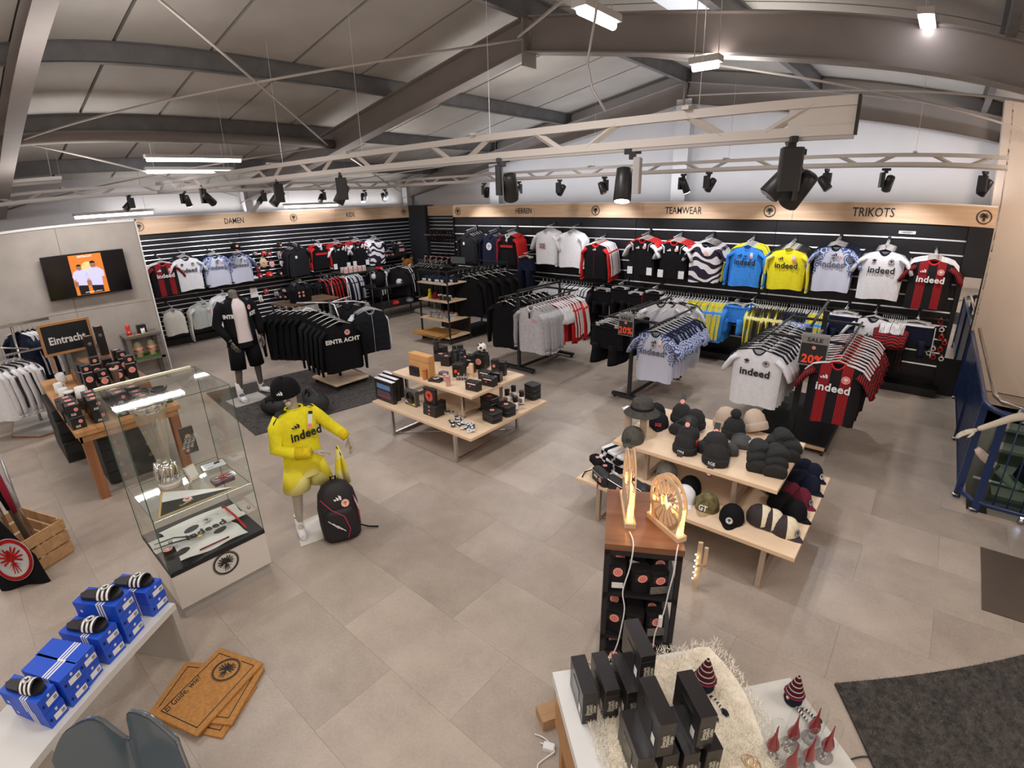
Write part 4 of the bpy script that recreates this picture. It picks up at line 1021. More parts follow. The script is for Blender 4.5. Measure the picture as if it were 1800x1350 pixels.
dsh = thing('wall_shelf', 'low black shelf with dolls in the far corner', 'shelf', (-10.35, 9.55, 1.02)); MB().box(-.9, 1.0, -.25, .15, -.02, 0).obj('board', m_black, dsh)
dl = None
for i in range(15):
    p = Vector((-11.15+.115*i, 9.42+.12*(i % 2), 1.02))
    if dl is None:
        dl = thing('small_doll', 'small figure with red scarf in the row of the far corner shelf', 'doll', p, 0, 'dolls in the far corner')
        MB().lathe([(.035, 0), (.04, .08), (.03, .16), (.02, .19)], 10).obj('body', c_navy, dl); MB().sph((0, 0, .225), .04, 10).obj('head', m_skl, dl); MB().lathe([(.041, .235), (.03, .275), (.001, .30)], 10).obj('hair', c_black, dl); MB().tube([(.033*cos(a*pi/5), .033*sin(a*pi/5), .185) for a in range(10)], .012, 5, closed=True).obj('scarf', c_red, dl); MB().box(-.012, .012, -.05, -.04, .06, .16).obj('scarf_end', m_wht, dl)
    else: dup(dl, p, random.uniform(-.5, .5))
# ================================================================ FLOOR RACKS
def tbase(mb, x, y0, y1, z=.05):
    mb.box(x-.02, x+.02, y0, y1, z-.02, z+.02)
# R2: black rack with jackets (two H frames)
def hrack(label, x, ya, yb, zt, hx, foot=.3):
    """posts at (x, ya) and (x, yb); bars parallel to y at x +- hx"""
    t = thing('garment_rack', label, 'clothes rack', (x, ya, 0))
    L = yb-ya
    for i, y in enumerate((0, L)):
        MB().box(-.022, .022, y-.022, y+.022, .05, zt).obj('post', m_blk, t)
        b = MB().box(-foot, foot, y-.03, y+.03, .035, .075).obj('foot', m_blk, t)
        for s_ in (-1, 1): MB().tube([(s_*(foot-.04), y-.012, .02), (s_*(foot-.04), y+.012, .02)], .02, 10).obj('castor', m_ink, b)
        MB().box(-hx, hx, y-.015, y+.015, zt-.03, zt).obj('cross_arm', m_blk, t)
    MB().box(-.02, .02, 0, L, .045, .075).obj('floor_beam', m_blk, t)
    for s_ in (-1, 1): MB().tube([(s_*hx, -.12, zt-.015), (s_*hx, L+.12, zt-.015)], .014, 8).obj('hanging_bar', m_blk, t)
    MB().box(-.012, .012, 0, L, zt+.09, zt+.12).obj('top_bar', m_blk, t)
    for y in (0, L): MB().box(-.012, .012, y-.012, y+.012, zt, zt+.12).obj('top_stub', m_blk, t)
    return t
hrack('black H-shaped rack with black jackets left and pale ones right', -5.0, 6.02, 7.15, 1.20, .30)
siderow(g_jkt, (-5.30, 6.05, 1.175), (-5.30, 7.1, 1.175), 8, 'black jacket on the left bar of the middle rack', 0, first='foremost black zip jacket with a round red badge beside the rack post', wob=.05)
siderow(g_grey, (-4.70, 5.98, 1.175), (-4.70, 6.32, 1.175), 5, 'pale grey jacket on the right bar of the middle rack', .0, first='foremost pale grey zip jacket with a coral print', wob=.05)
siderow(g_wred, (-4.70, 6.40, 1.175), (-4.70, 6.62, 1.175), 4, 'red and white shirt behind the pale grey jackets', 0, wob=.06)
siderow(g_wine, (-4.70, 6.68, 1.175), (-4.70, 7.1, 1.175), 6, 'bright red shirt with white shoulders at the rack end', 0, wob=.06)
# R4: sale rack left
hrack('black sale rack with shorts left and pale floral shirts right', -2.98, 5.95, 7.15, 1.15, .36, .26)
siderow(g_short, (-3.34, 5.9, 1.12), (-3.34, 6.7, 1.12), 11, 'black shorts on the left bar of the sale rack', 0, first='foremost black shorts on the sale rack', scale=1.15, wob=.05)
siderow(g_flo, (-2.62, 5.9, 1.12), (-2.62, 6.9, 1.12), 11, 'pale floral shirt on the right bar of the sale rack', 0, first='foremost pale floral shirt with dark lettering on the sale rack', wob=.06)
siderow(g_wht, (-3.05, 6.95, 1.28), (-2.8, 7.10, 1.28), 3, 'white pleated shirt at the back of the sale rack', .5, deco=False)
def sale_sign(loc, rz, label, w_=.20, h_=.26):
    t = thing('sale_sign', label, 'sign', loc, rz)
    MB().box(-w_/2-.008, w_/2+.008, 0, .008, -h_/2-.008, h_/2+.03).obj('acrylic_holder', M('holder_grey', (.4, .4, .4), .3), t)
    MB().box(-w_/2, w_/2, -.003, 0, -h_/2, h_/2).obj('poster', M('poster_black', (.02, .02, .02), .5), t)
    MB().box(-w_/2, w_/2, -.004, -.003, h_/2-.075, h_/2).obj('poster_band', M('poster_grey', (.28, .27, .27), .5), t)
    text('RED IS BEST', .05, m_wht, t, (0, -.006, h_/2-.035), FRONT, .02, .55) if False else text('SALE', .055, m_ink, t, (0, -.006, h_/2-.038), FRONT, .03, 1.2)
    text('20%', .12, M('poster_red', (.9, .07, .03), .5, emit=(.9, .05, .02), es=.15), t, (0, -.006, -h_/2+.06), FRONT, .03, .95)
    sticker(t, (0, -.005, .035), FRONT, .018)
    return t
p = Vector((-3.02, 5.86, 1.16)); t = sale_sign(fy(1100, 572, 5.85), 0, 'black 20% sale sign clipped to the left sale rack'); MB().box(-.01, .01, 0, .09, .05, .14).obj('clip', m_blk, t)
# R5: sale rack right
t = thing('garment_rack', 'black T-shaped sale rack with white jerseys left and striped ones right', 'clothes rack', (-.92, 5.7, 0))
for y in (.30, 1.35):
    MB().box(-.03, .03, y-.03, y+.03, .12, 1.32).obj('post', m_blk, t); MB().box(-.38, .38, y-.015, y+.015, 1.18, 1.21).obj('cross_arm', m_blk, t)
MB().rbox(-.42, .42, .0, 1.65, .07, .12, .03).obj('base_plate', m_black, t); MB().box(-.40, .40, -.001, .0, .075, .115).obj('base_edge', wood('oak_edge', (.45, .28, .15), (.6, .4, .22), 4), t)
for x in (-.38, .38):
    for y in (.05, 1.6): MB().tube([(x-.012, y, .035), (x+.012, y, .035)], .035, 10).obj('castor', m_ink, t)
    MB().tube([(x, -.12, 1.195), (x, 1.5, 1.195)], .014, 8).obj('hanging_bar', m_blk, t)
MB().tube([(0, .30, 1.30), (0, 1.35, 1.45)], .016, 6).obj('top_bar', m_blk, t)
siderow(g_wht, (-1.30, 5.63, 1.18), (-1.30, 6.9, 1.18), 11, 'white jersey on the left bar of the right sale rack', 0, first='foremost white jersey with dark lettering on the right sale rack', wob=.05)
siderow(g_rb, (-.54, 5.58, 1.18), (-.54, 6.9, 1.18), 12, 'striped jersey on the right bar of the right sale rack', 0, first='foremost red and black striped jersey with white lettering', wob=.05)
t = sale_sign(fy(1430, 617, 5.62), 0, 'black 20% sale sign on the right sale rack', .24, .30); MB().box(-.012, .012, 0, .36, .12, .15).obj('clip', m_blk, t)
# R3: black frame with oak shelves at its left end and black hoodies behind
t = thing('shelf_rack', 'black frame rack with four oak shelves and hoodies behind', 'rack', (-7.55, 6.45, 0))
for x, y in ((-.35, .0), (.47, .0), (-.35, .55), (.47, .55), (.47, 1.75), (-.35, 1.75)): MB().box(x-.014, x+.014, y-.014, y+.014, 0, 1.42).obj('post', m_blk, t)
for y in (0, .55, 1.75): MB().box(-.35, .47, y-.012, y+.012, 1.40, 1.42).obj('cross_bar', m_blk, t)
for x in (-.35, .47): MB().box(x-.012, x+.012, 0, 1.75, 1.40, 1.42).obj('side_bar', m_blk, t); MB().box(x-.012, x+.012, 0, 1.75, .01, .035).obj('floor_bar', m_blk, t)
MB().box(-.30, .42, .62, 1.7, .02, .05).obj('base_plate', m_black, t); MB().tube([(.10, .5, 1.36), (.10, 1.8, 1.36)], .013, 8).obj('hanging_bar', m_blk, t)
MB().box(-.33, .45, .55, .57, .05, 1.2).obj('back_panel', m_black, t)
for z in (.14, .47, .84, 1.18): MB().box(-.36, .48, -.03, .55, z-.025, z).obj('shelf_board', m_birch, t)
MB().box(.02, .40, .55, .57, 1.50, 1.62).obj('sign_plate', M('slate_plate', (.10, .12, .12), .4), t); MB().box(.19, .21, .55, .57, 1.42, 1.5).obj('sign_stem', m_blk, t)
siderow(g_hood, (-7.42, 7.08, 1.35), (-7.42, 8.1, 1.35), 9, 'black hoodie hanging behind the oak shelf rack', .35, scale=1.12, deco=False, wob=.08)
siderow(g_jkt, (-7.05, 7.0, 1.33), (-6.9, 7.9, 1.33), 5, 'long black coat at the right side of the oak shelf rack', .4, scale=1.05, deco=False)
# goods on those shelves
X0, Y0 = -7.55, 6.45
def slipper(loc, rz, lab, col, col2, group=None):
    t = thing('slipper', lab, 'slipper', loc, rz, group)
    MB().lathe([(.045, 0), (.05, .02), (.048, .03)], 12, sx=.9, sy=2.3).obj('sole', c_white, t)
    MB().sph((0, -.035, .045), .05, 12, sc=(.95, 1.5, .9)).obj('upper', col, t); MB().tube([(.035*cos(a*pi/6), .05+.04*sin(a*pi/6), .055) for a in range(12)], .016, 5, closed=True).obj('opening', col2, t)
    return t
gsl = None
for i in range(6):
    loc = (X0-.24+.115*i, Y0+.18+.03*(i % 2), .47)
    if gsl is None: gsl = slipper(loc, .1, 'grey fluffy slipper on the third oak shelf', c_grey, c_light, 'grey slippers on the oak shelf rack')
    else: dup(gsl, loc, random.uniform(-.2, .2))
cd_ = None
for i in range(2):
    t = thing('cork_slipper_pair', ('left', 'right')[i]+' brown leather baby slipper pair between the grey slippers', 'slipper', (X0-.05+.27*i, Y0+.36, .47), .2)
    for s_ in (-1, 1): MB().sph((s_*.05, 0, .045), .045, 10, sc=(.9, 1.4, 1)).obj('shoe', M('leather_tan', (.55, .25, .1), .5), t)
for i, (c_, lb) in enumerate(((c_wine, 'dark red'), (c_yellow, 'bright yellow'))):
    t = thing('toy_shoe', lb+' toy figure on the second oak shelf', 'toy', (X0-.06-.16*i, Y0+.15, .84), .3)
    MB().lathe([(.05, 0), (.055, .03), (.035, .08), (.03, .12)], 10, sx=1.4 if i == 0 else .8).obj('body', c_, t); MB().sph((0, 0, .15 if i else .10), .032, 10).obj('head', c_, t)
for i in range(3):
    t = thing('cup', ('left', 'middle', 'right')[i]+' black and white mug on the second oak shelf', 'mug', (X0+.14+.12*i, Y0+.12, .84)); MB().lathe([(.03, 0), (.038, .01), (.038, .085)], 12).obj('body', m_ink, t); MB().lathe([(.038, .085), (.04, .1), (.032, .1), (.03, .09)], 12).obj('rim', m_wht, t); MB().tube([(.036, 0, .07), (.06, 0, .06), (.06, 0, .03), (.036, 0, .02)], .006, 5).obj('handle', m_wht, t)
capg = None
for i in range(8):
    lb = 'navy and white cap on the top oak shelf'; loc = (X0-.25+.09*i, Y0+.14+.12*(i % 2), 1.18)
    if capg is None:
        capg = thing('baseball_cap', lb, 'cap', loc, 0, 'caps on the top oak shelf'); MB().lathe([(.085, 0), (.085, .03), (.06, .09), (.001, .11)], 12).obj('crown', c_navy, capg); MB().box(-.06, .06, -.15, -.07, 0, .012).obj('peak', c_grey, capg); MB().box(-.05, .05, -.088, -.08, .02, .06).obj('front_print', m_wht, capg)
    else: dup(capg, loc, random.uniform(-.3, .3))
for i in range(3):
    t = thing('brown_doormat', ('lowest', 'middle', 'topmost')[i]+' flat brown coir mat in front of the oak shelf rack', 'mat', (X0-.02, Y0+.06, .14+.018*i), random.uniform(-.1, .15)); MB().rbox(-.40, .40, -.26, .24, 0, .018, .01).obj('mat_body', M('coir', (.42, .22, .06), .95, var=.25, scale=60, bump=.4), t)
# R1: black sweater stand on an oak base
t = thing('garment_stand', 'round-arm stand with an oak base on the dark rug', 'clothes rack', (-6.92, 3.91, 0))
MB().rbox(-.36, .36, -.30, .30, .09, .12, .03).obj('base_board', m_birch, t); MB().tube([(0, 0, .12), (0, 0, 1.30)], .022, 10).obj('pole', m_blk, t)
for x in (-.3, .3):
    for y in (-.24, .24): MB().tube([(x-.012, y, .045), (x+.012, y, .045)], .04, 10).obj('castor', m_ink, t)
for dx, dy, dz in ((.40, -.12, -.14), (-.45, -.30, .0), (-.2, .5, .0), (.35, .45, -.05)): MB().tube([(0, 0, 1.28), (dx*.6, dy*.6, 1.28), (dx, dy, 1.28+dz)], .009, 6).obj('arm', m_alu, t)
def rackp(dx, dy, dz=0): return (-6.92+dx, 3.91+dy, 1.26+dz)
yaw_ = pi/2-.25
for k in range(5): g_ein.make(rackp(.42-.07*k, -.14-.03*k, -.13+.028*k), yaw_+random.uniform(-.04, .04), 'foremost black sweater with white block lettering and round badge' if k == 0 else 'black sweater hanging behind the lettered one', None if k == 0 else 'black sweaters behind the lettered one', deco=k == 0)
for k in range(6): g_jkt.make(rackp(-.05-.09*k, -.26-.06*k, .0), yaw_-.5+random.uniform(-.06, .06), 'black long jacket at the left of the sweater stand', 'black jackets on the left arm of the stand', deco=False)
for k in range(4): g_vest.make(rackp(.36-.06*k, .44+.02*k, -.05+.0*k), yaw_-.1+random.uniform(-.04, .04), 'foremost quilted black vest with pale zip and white lining' if k == 0 else 'quilted vest behind the foremost vest', None if k == 0 else 'quilted vests behind the foremost one', deco=k == 0)
g_sweat.make(rackp(.22, .47, -.07), yaw_-.1, 'white shirt showing beneath the quilted vests')
for k in range(3): g_hood.make(rackp(-.1-.1*k, .35+.05*k, 0), yaw_-.2, 'charcoal hoodie at the back of the sweater stand', 'charcoal hoodies at the back of the stand', deco=False)
# low birch table with wheel clock and a dark table with bag, against the left wall
t = thing('side_table', 'low birch table with slim metal legs before the left wall', 'table', (-9.0, 4.55, 0), 0)
MB().box(-.30, .30, -.55, .55, .45, .475).obj('table_top', m_birch, t)
for x in (-.27, .27):
    for y in (-.5, .5): MB().box(x-.012, x+.012, y-.012, y+.012, 0, .45).obj('leg', m_steel, t)
    MB().box(x-.01, x+.01, -.5, .5, .02, .04).obj('stretcher', m_steel, t)
t = thing('wheel_clock', 'round white clock leaning on a grey board on the low birch table', 'clock', (-8.95, 4.60, .475), pi/2, rot=(-.25, 0, pi/2))
MB().rbox(-.26, .26, .0, .02, 0, .42, .01).obj('board', M('grey_board', (.30, .29, .28), .6), t)
MB().tube([(.15*cos(a*pi/12), -.02, .21+.15*sin(a*pi/12)) for a in range(24)], .024, 8, closed=True).obj('ring', m_wht, t)
MB().prism([(.14*cos(a*pi/12), .14*sin(a*pi/12)) for a in range(24)], 0, .012, 0, Matrix.Translation((0, 0, .21)) @ Matrix.Rotation(pi/2, 4, 'X')).obj('dial', M('dial_green', (.40, .43, .36), .5), t)
mb = MB()
for a in range(12): mb.box(-.003, .003, .08, .13, 0, .003, 0, Matrix.Translation((0, -.013, .21)) @ Matrix.Rotation(pi/2, 4, 'X') @ Matrix.Rotation(a*pi/6, 4, 'Z'))
mb.obj('dial_mark', m_ink, t, kind='stuff')
t = thing('handbag', 'black handbag on the upper board behind the mannequin', 'bag', (-10.0, 5.0, .80), pi/2); MB().rbox(-.22, .22, -.09, .09, 0, .28, .06).obj('bag_body', c_black, t); MB().tube([(-.1, -.05, .27), (-.08, -.05, .38), (.08, -.05, .38), (.1, -.05, .27)], .01, 6).obj('handle', c_black, t)
for i, (x, z) in enumerate(((-.06, .20), (.03, .20), (-.06, .13), (.03, .13))): sticker(t, (x, -.095, z), FRONT, .024)
t = thing('display_table', 'black display table holding the handbag before the left wall', 'table', (-10.1, 5.15, 0)); MB().box(-.35, .35, -.6, .6, .77, .80).obj('table_top', wood('dark_oak', (.10, .06, .03), (.2, .12, .06), 4), t)
for x in (-.33, .33):
    for y in (-.57, .57): MB().box(x-.015, x+.015, y-.015, y+.015, 0, .77).obj('leg', m_blk, t)
# baby table (pink boxes) and wire frame with teddy
t = thing('display_table', 'glass topped black display table with the pink baby items', 'table', (-10.5, 6.75, 0)); MB().box(-.35, .35, -.55, .60, 1.18, 1.20).obj('table_top', m_black, t)
for x in (-.33, .33):
    for y in (-.52, .57): MB().tube([(x, y, 0), (x, y, 1.18)], .012, 6).obj('leg', m_steel, t)
bp = None
for i in range(9):
    loc = (-10.32-.02*(i//5)*6, 6.33+.12*(i % 5), 1.20+.0)
    if bp is None: bp = thing('baby_box', 'small pale pink baby gift box on the glass topped table', 'box', loc, pi/2, 'pink baby boxes'); MB().rbox(-.045, .045, -.03, .03, 0, .12, .004).obj('carton', c_pink, bp); MB().box(-.03, .03, -.032, -.03, .02, .08).obj('window', M('acc_pink'), bp)
    else: dup(bp, loc, pi/2)
def plush(loc, rz, label, sc, body, muzzle, shirt=None):
    t = thing('plush_toy', label, 'plush toy', loc, rz); t.scale = (sc,)*3
    MB().sph((0, 0, .13), .12, 14, sc=(1, .85, 1.1)).obj('torso', body, t); MB().sph((0, -.01, .32), .105, 14, sc=(1.05, .95, .95)).obj('head', body, t)
    for s_ in (-1, 1):
        MB().sph((s_*.085, 0, .41), .035, 10, sc=(1, .6, 1)).obj('ear', body, t); MB().sph((s_*.12, -.05, .18), .05, 10, sc=(.8, .9, 1.5)).obj('arm', body, t); MB().sph((s_*.09, -.12, .04), .06, 10, sc=(.9, 1.5, .8)).obj('leg', body, t); MB().sph((s_*.10, -.20, .05), .045, 10, sc=(1, .35, 1)).obj('foot_pad', muzzle, t); MB().sph((s_*.04, -.105, .345), .012, 8).obj('eye', m_ink, t)
    MB().sph((0, -.10, .295), .045, 10, sc=(1.1, .7, .8)).obj('muzzle', muzzle, t); MB().sph((0, -.135, .31), .014, 8).obj('nose', m_ink, t)
    if shirt: MB().prism([(0, -.05), (.045, .0), (.04, .03), (.015, .03), (0, .015), (-.015, .03), (-.04, .03), (-.045, 0)], 0, .012, 0, Matrix.Translation((0, -.105, .14)) @ Matrix.Rotation(pi/2, 4, 'X')).obj('heart', shirt, t)
    return t
plush((-10.3, 8.1, .78), pi/2-.2, 'brown teddy bear with a red heart sitting on the black table', 1.35, m_skin, m_skl, M('heart_red', (.8, .03, .03), .5))
t = thing('display_table', 'black display table with thin legs under the teddy bear', 'table', (-10.35, 7.7, 0)); MB().box(-.4, .4, -.75, .75, .75, .78).obj('table_top', m_black, t); MB().box(-.38, .38, -.72, .72, .28, .30).obj('lower_shelf', m_black, t)
for x in (-.38, .38):
    for y in (-.72, .72): MB().box(x-.012, x+.012, y-.012, y+.012, 0, .75).obj('leg', m_blk, t)
t = thing('baseball_cap', 'white cap with dark crest on the black table beside the teddy', 'cap', (-10.2, 7.72, .78), pi/2); MB().lathe([(.09, 0), (.092, .03), (.08, .08), (.04, .115), (.001, .12)], 14).obj('crown', c_white, t); MB().prism([(-.075, -.07), (.075, -.07), (.07, -.14), (.03, -.17), (-.03, -.17), (-.07, -.14)], .0, .01).obj('peak', c_navy, t); MB().box(-.025, .025, -.094, -.085, .03, .075).obj('badge', m_ink, t)
t = thing('display_bust', 'small dark bust in a red scarf and jacket on the black table', 'bust', (-10.2, 7.15, .78), pi/2); MB().lathe([(.12, 0), (.15, .18), (.17, .30), (.06, .38), (.05, .42)], 14, sy=.65).obj('torso', c_char, t); MB().lathe([(.075, .40), (.085, .45), (.07, .56), (.03, .60), (.001, .61)], 12).obj('beanie', c_black, t); MB().lathe([(.088, .42), (.09, .48), (.085, .48), (.08, .42)], 12).obj('scarf', c_red, t)
for s_ in (-1, 1): MB().sph((s_*.17, 0, .27), .06, 10, sc=(1, 1, 1.2)).obj('shoulder', c_white, t)
sticker(t, (0, -.11, .44), FRONT, .03)
for i, (y, c_, lb) in enumerate(((7.5, c_red, 'red'), (7.95, c_grey, 'grey'))):
    t = thing('folded_hat', lb+' hat on the lower shelf of the teddy table', 'hat', (-10.15, y, .30), pi/2); MB().lathe([(.09, 0), (.1, .03), (.08, .08), (.03, .11), (.001, .115)], 12).obj('crown', c_, t); sticker(t, (0, -.09, .04), FRONT, .03)
# chrome rail with black jackets and striped trousers by the corner, on an oak plinth
t = thing('garment_rack', 'chrome rail stand with black wear near the dark corner pillar', 'clothes rack', (-9.65, 8.35, 0))
MB().rbox(-.45, .45, -.35, .35, .02, .10, .03).obj('base_board', wood('grey_oak', (.38, .33, .28), (.5, .44, .37), 3), t); MB().box(-.03, .03, -.03, .03, .10, 1.30).obj('post', m_steel, t); MB().box(-.55, .55, -.015, .015, 1.28, 1.31).obj('hanging_bar', m_steel, t)
siderow(g_jkt, (-10.15, 8.35, 1.27), (-9.15, 8.35, 1.27), 11, 'black jacket on the chrome rail near the corner pillar', pi/2, deco=False, scale=1.0)
siderow(g_bwst, (-10.30, 8.0, 1.26), (-10.22, 7.75, 1.26), 3, 'black top with white sleeve stripes beside the teddy bear', .6, deco=False, scale=1.05)
# ================================================================ TABLES AND GOODS
m_boxk = M('black_carton', (.014, .013, .014), .38); m_boxk2 = M('black_gloss', (.012, .012, .013), .15); m_tin = M('tin', (.55, .55, .57), .3, metal=1)
m_card = M('cardboard', (.45, .27, .14), .85, var=.06); m_ocard = M('orange_cardboard', (.66, .34, .13), .7, var=.05)
m_glass = glass('clear_glass', (.97, .98, .98)); m_glassd = glass('pane_glass', (.975, .99, .98), 1.0); m_gedge = M('glass_edge', (.03, .10, .07), .1)
m_felt = M('felt', (.5, .5, .5), .9)
def table(name, label, x0, x1, y0, y1, z, ins=.10, zf=0, top=None, leg=.03, lm=None, cross=True):
    t = thing(name, label, 'table', (x0, y0, zf)); w_, d_ = x1-x0, y1-y0; h = z-zf; lm = lm or m_steel
    MB().box(0, w_, 0, d_, h-.028, h-.002).obj('table_top', [top or m_birch], t); 
    MB().box(-.001, w_+.001, -.001, d_+.001, h-.030, h-.026).obj('edge_band', m_birche, t)
    MB().box(.002, w_-.002, .002, d_-.002, h-.002, h).obj('top_sheet', top or m_birch, t)
    for i, x in enumerate((ins, w_-ins)):
        for y in (.06, d_-.2): MB().box(x-leg/2, x+leg/2, y-leg/2, y+leg/2, 0, h-.03).obj('leg', lm, t)
        MB().box(x-leg/2, x+leg/2, .06+leg/2, d_-.2-leg/2, 0, leg).obj('floor_bar', lm, t)
        MB().box(x-leg/2, x+leg/2, .06+leg/2, d_-.2-leg/2, h-.03-leg, h-.03).obj('upper_bar', lm, t)
    if cross: MB().tube([(ins, .08, .015), (w_-ins, d_-.22, .015)], .006, 5).obj('brace', lm, t)
    return t
T1Z, T1U = .385, .69
table('display_table', 'low birch display table with gift boxes in the shop middle', -5.00, -3.31, 3.20, 4.48, T1Z, .33*.9, leg=.032)
table('display_table', 'upper small birch table with bottles standing on the low gift table', -4.94, -3.56, 3.49, 4.38, T1U, .20, zf=T1Z, leg=.03, cross=False)
C1Z, C1U = .385, .69
table('display_table', 'low birch display table with caps and belt bags', -2.06, -.322, 3.22, 4.52, C1Z, .20, leg=.035, lm=M('beige_metal', (.55, .45, .36), .35, metal=.6))
table('display_table', 'upper birch table with beanies standing on the low cap table', -1.87, -.545, 3.49, 4.42, C1U, .30, zf=C1Z, leg=.035, cross=False, lm=M('beige_metal'))
_KB = {}
def kbox(px, py, z, sx, sy, sz, label, mat=None, rz=0, st=None, name='gift_box', cat='box', group=None, extra=None, at=None):
    """box standing with the middle of its front lower edge seen at px,py"""
    p = at if at is not None else fz(px, py, z)
    t = thing(name, label, cat, p, rz, group)
    MB().rbox(-sx/2, sx/2, 0, sy, 0, sz, min(.006, sx*.1)).obj('carton', mat or m_boxk, t)
    MB().box(-sx/2-.0006, sx/2+.0006, -.0006, sy+.0006, sz*.72, sz*.73).obj('lid_seam', M('seam_grey', (.10, .10, .10), .5), t)
    if st == 'front': sticker(t, (0, -.002, sz*.5), FRONT, min(sx, sz)*.25)
    if st == 'big': emblem(t, (0, -.001, sz*.5), FRONT, min(sx, sz)*.36, M('crest_red'), M('crest_dark', (.35, .03, .03), .5), small=True)
    if st == 'top': sticker(t, (0, sy/2, sz+.001), (0, 0, 0), min(sx, sy)*.25)
    if st == 'line': MB().box(-sx*.3, sx*.3, -.002, 0, sz*.72, sz*.76).obj('printed_line', m_wht, t); sticker(t, (0, -.002, sz*.4), FRONT, sx*.2)
    return t
def bottle(px, py, z, r, h, mat, label, capm=None, name='bottle', group=None, neck=.6, at=None):
    p_ = at if at is not None else fz(px, py, z)
    if abs(z-T1U) < .001: p_.y = min(p_.y, 4.34)
    t = thing(name, label, name.replace('_', ' '), p_, 0, group)
    MB().lathe([(r*.96, 0), (r, .01), (r, h*.72), (r*neck, h*.80), (r*neck, h*.84)], 16).obj('body', mat, t)
    MB().lathe([(r*neck*1.1, h*.84), (r*neck*1.12, h*.98), (r*neck*.9, h), (.001, h)], 14).obj('cap', capm or mat, t); return t
# --- upper gift table
kbox(738, 662, T1U, .36, .10, .27, 'flat orange cardboard box standing upright on the upper gift table', m_ocard, 0); 
kbox(728, 661, T1U, .155, .12, .115, 'black cube gift box before the orange cardboard box', m_boxk, .1, 'top')
bottle(748, 667, T1U, .026, .13, M('orange_can', (.55, .20, .07), .4), 'orange can right of the black cube box', name='can', neck=.95)
t = kbox(763, 672, T1U, .16, .12, .025, 'flat black open gift tin on the table edge', m_boxk2, .3); MB().lathe([(.045, .026), (.05, .036), (.03, .038)], 14, 0, Matrix.Translation((0, .06, 0))).obj('coaster', m_tin, t)
kbox(777, 660, T1U, .10, .08, .035, 'small purple grey tin behind the flat black one', M('tin_violet', (.2, .16, .2), .4), .2)
bottle(789, 678, T1U, .028, .12, M('pink_glass', (.60, .34, .32), .2, spec=.8), 'small pink glass at the table front', name='drinking_glass', neck=.95)
bottle(784, 670, T1U, .026, .09, M('pink_glass'), 'second small pink glass behind the front one', name='drinking_glass', neck=.95)
kbox(783, 644, T1U, .13, .12, .12, 'black mug box behind the flat tin', m_boxk, .3, 'top'); kbox(773, 636, T1U, .14, .12, .09, 'low black box left of the mug box', m_boxk, .5, 'top')
t = kbox(805, 664, T1U, .13, .11, .16, 'black window box showing a red ball', m_boxk, .35); MB().box(-.045, .045, -.003, 0, .03, .13).obj('window', m_boxk2, t); MB().sph((-.015, -.004, .075), .024, 10).obj('red_ball', M('ball_red', (.8, .05, .03), .3), t); MB().sph((.02, -.004, .05), .015, 8).obj('inner_ball', M('ball_orange', (.9, .35, .05), .3), t)
kbox(818, 650, T1U, .12, .11, .15, 'black box with white patterned lid behind the red ball box', m_boxk, .3, 'top')
t = thing('wooden_puzzle', 'pale wooden figure piece standing in the middle of the gift table', 'figure', fz(829, 664, T1U), .2); MB().rbox(-.025, .025, 0, .03, 0, .17, .006).obj('block', M('puzzle_wood', (.82, .55, .36), .6), t); MB().rbox(-.06, -.025, 0, .03, .05, .12, .006).obj('side_block', M('puzzle_wood'), t); MB().box(-.02, .02, -.001, 0, .03, .05).obj('notch', m_tan, t)
kbox(826, 656, T1U, .09, .08, .22, 'tall black box behind the wooden figure', m_boxk, .2, 'line'); kbox(842, 650, T1U, .16, .13, .20, 'large black box with the football on top', m_boxk, .3, 'front')
for i, (px, py, lb) in enumerate(((829, 687, 'black crate shaped bottle box at the front right edge'), (857, 679, 'black crate shaped bottle box behind the front right one'), (851, 668, 'third black crate box with an open lid'))):
    t = kbox(px, py, T1U, .165, .09, .10, lb, m_boxk, .12); MB().tube([(-.05, .01, .10), (-.05, .01, .115), (.05, .01, .115), (.05, .01, .10)], .006, 5).obj('carry_handle', m_boxk, t); MB().box(-.05, .06, -.002, 0, .075, .085).obj('printed_line', m_wht, t); MB().sph((-.01, -.002, .05), .012, 8).obj('red_print', m_redp, t)
kbox(872, 672, T1U, .10, .09, .11, 'black box at the right rear corner of the gift table', m_boxk2, .3, 'front'); kbox(869, 654, T1U, .075, .07, .15, 'tall black tube box at the right rear', m_boxk, .3, 'front'); kbox(882, 661, T1U, .08, .075, .17, 'tallest black tube box at the right rear', m_boxk, .3)
ball = thing('football_lamp', 'white and black football on the large black box', 'football', fz(842, 621, .89)+Vector((0, .06, .055))); MB().sph((0, 0, 0), .06, 20).obj('ball', M('ball_cream', (.85, .82, .72), .4), ball)
for a, b in ((-60, 10), (-110, 35), (-80, -35), (-20, -20), (-140, -20), (-90, 80), (60, 20), (150, 10)):
    d = Vector((cos(R_(a))*cos(R_(b)), sin(R_(a))*cos(R_(b)), sin(R_(b)))); q = d.to_track_quat('Z', 'Y').to_matrix().to_4x4(); q.translation = d*.0585
    MB().prism([(.018*cos(k*2*pi/5), .018*sin(k*2*pi/5)) for k in range(5)], 0, .003, 0, q).obj('pentagon', m_ink, ball)
for i, (px, py, h, lb) in enumerate(((793, 640, .19, 'silver lidded'), (803, 642, .20, 'first'), (810, 632, .20, 'second'), (817, 640, .19, 'third'), (823, 630, .21, 'fourth'), (813, 644, .18, 'front'), (800, 632, .19, 'rear'))):
    bottle(px, py, T1U, .034, h, M('matte_black', (.02, .02, .022), .5), lb+' black drinking bottle in the cluster behind the window box', m_tin if i == 0 else None, neck=.75)
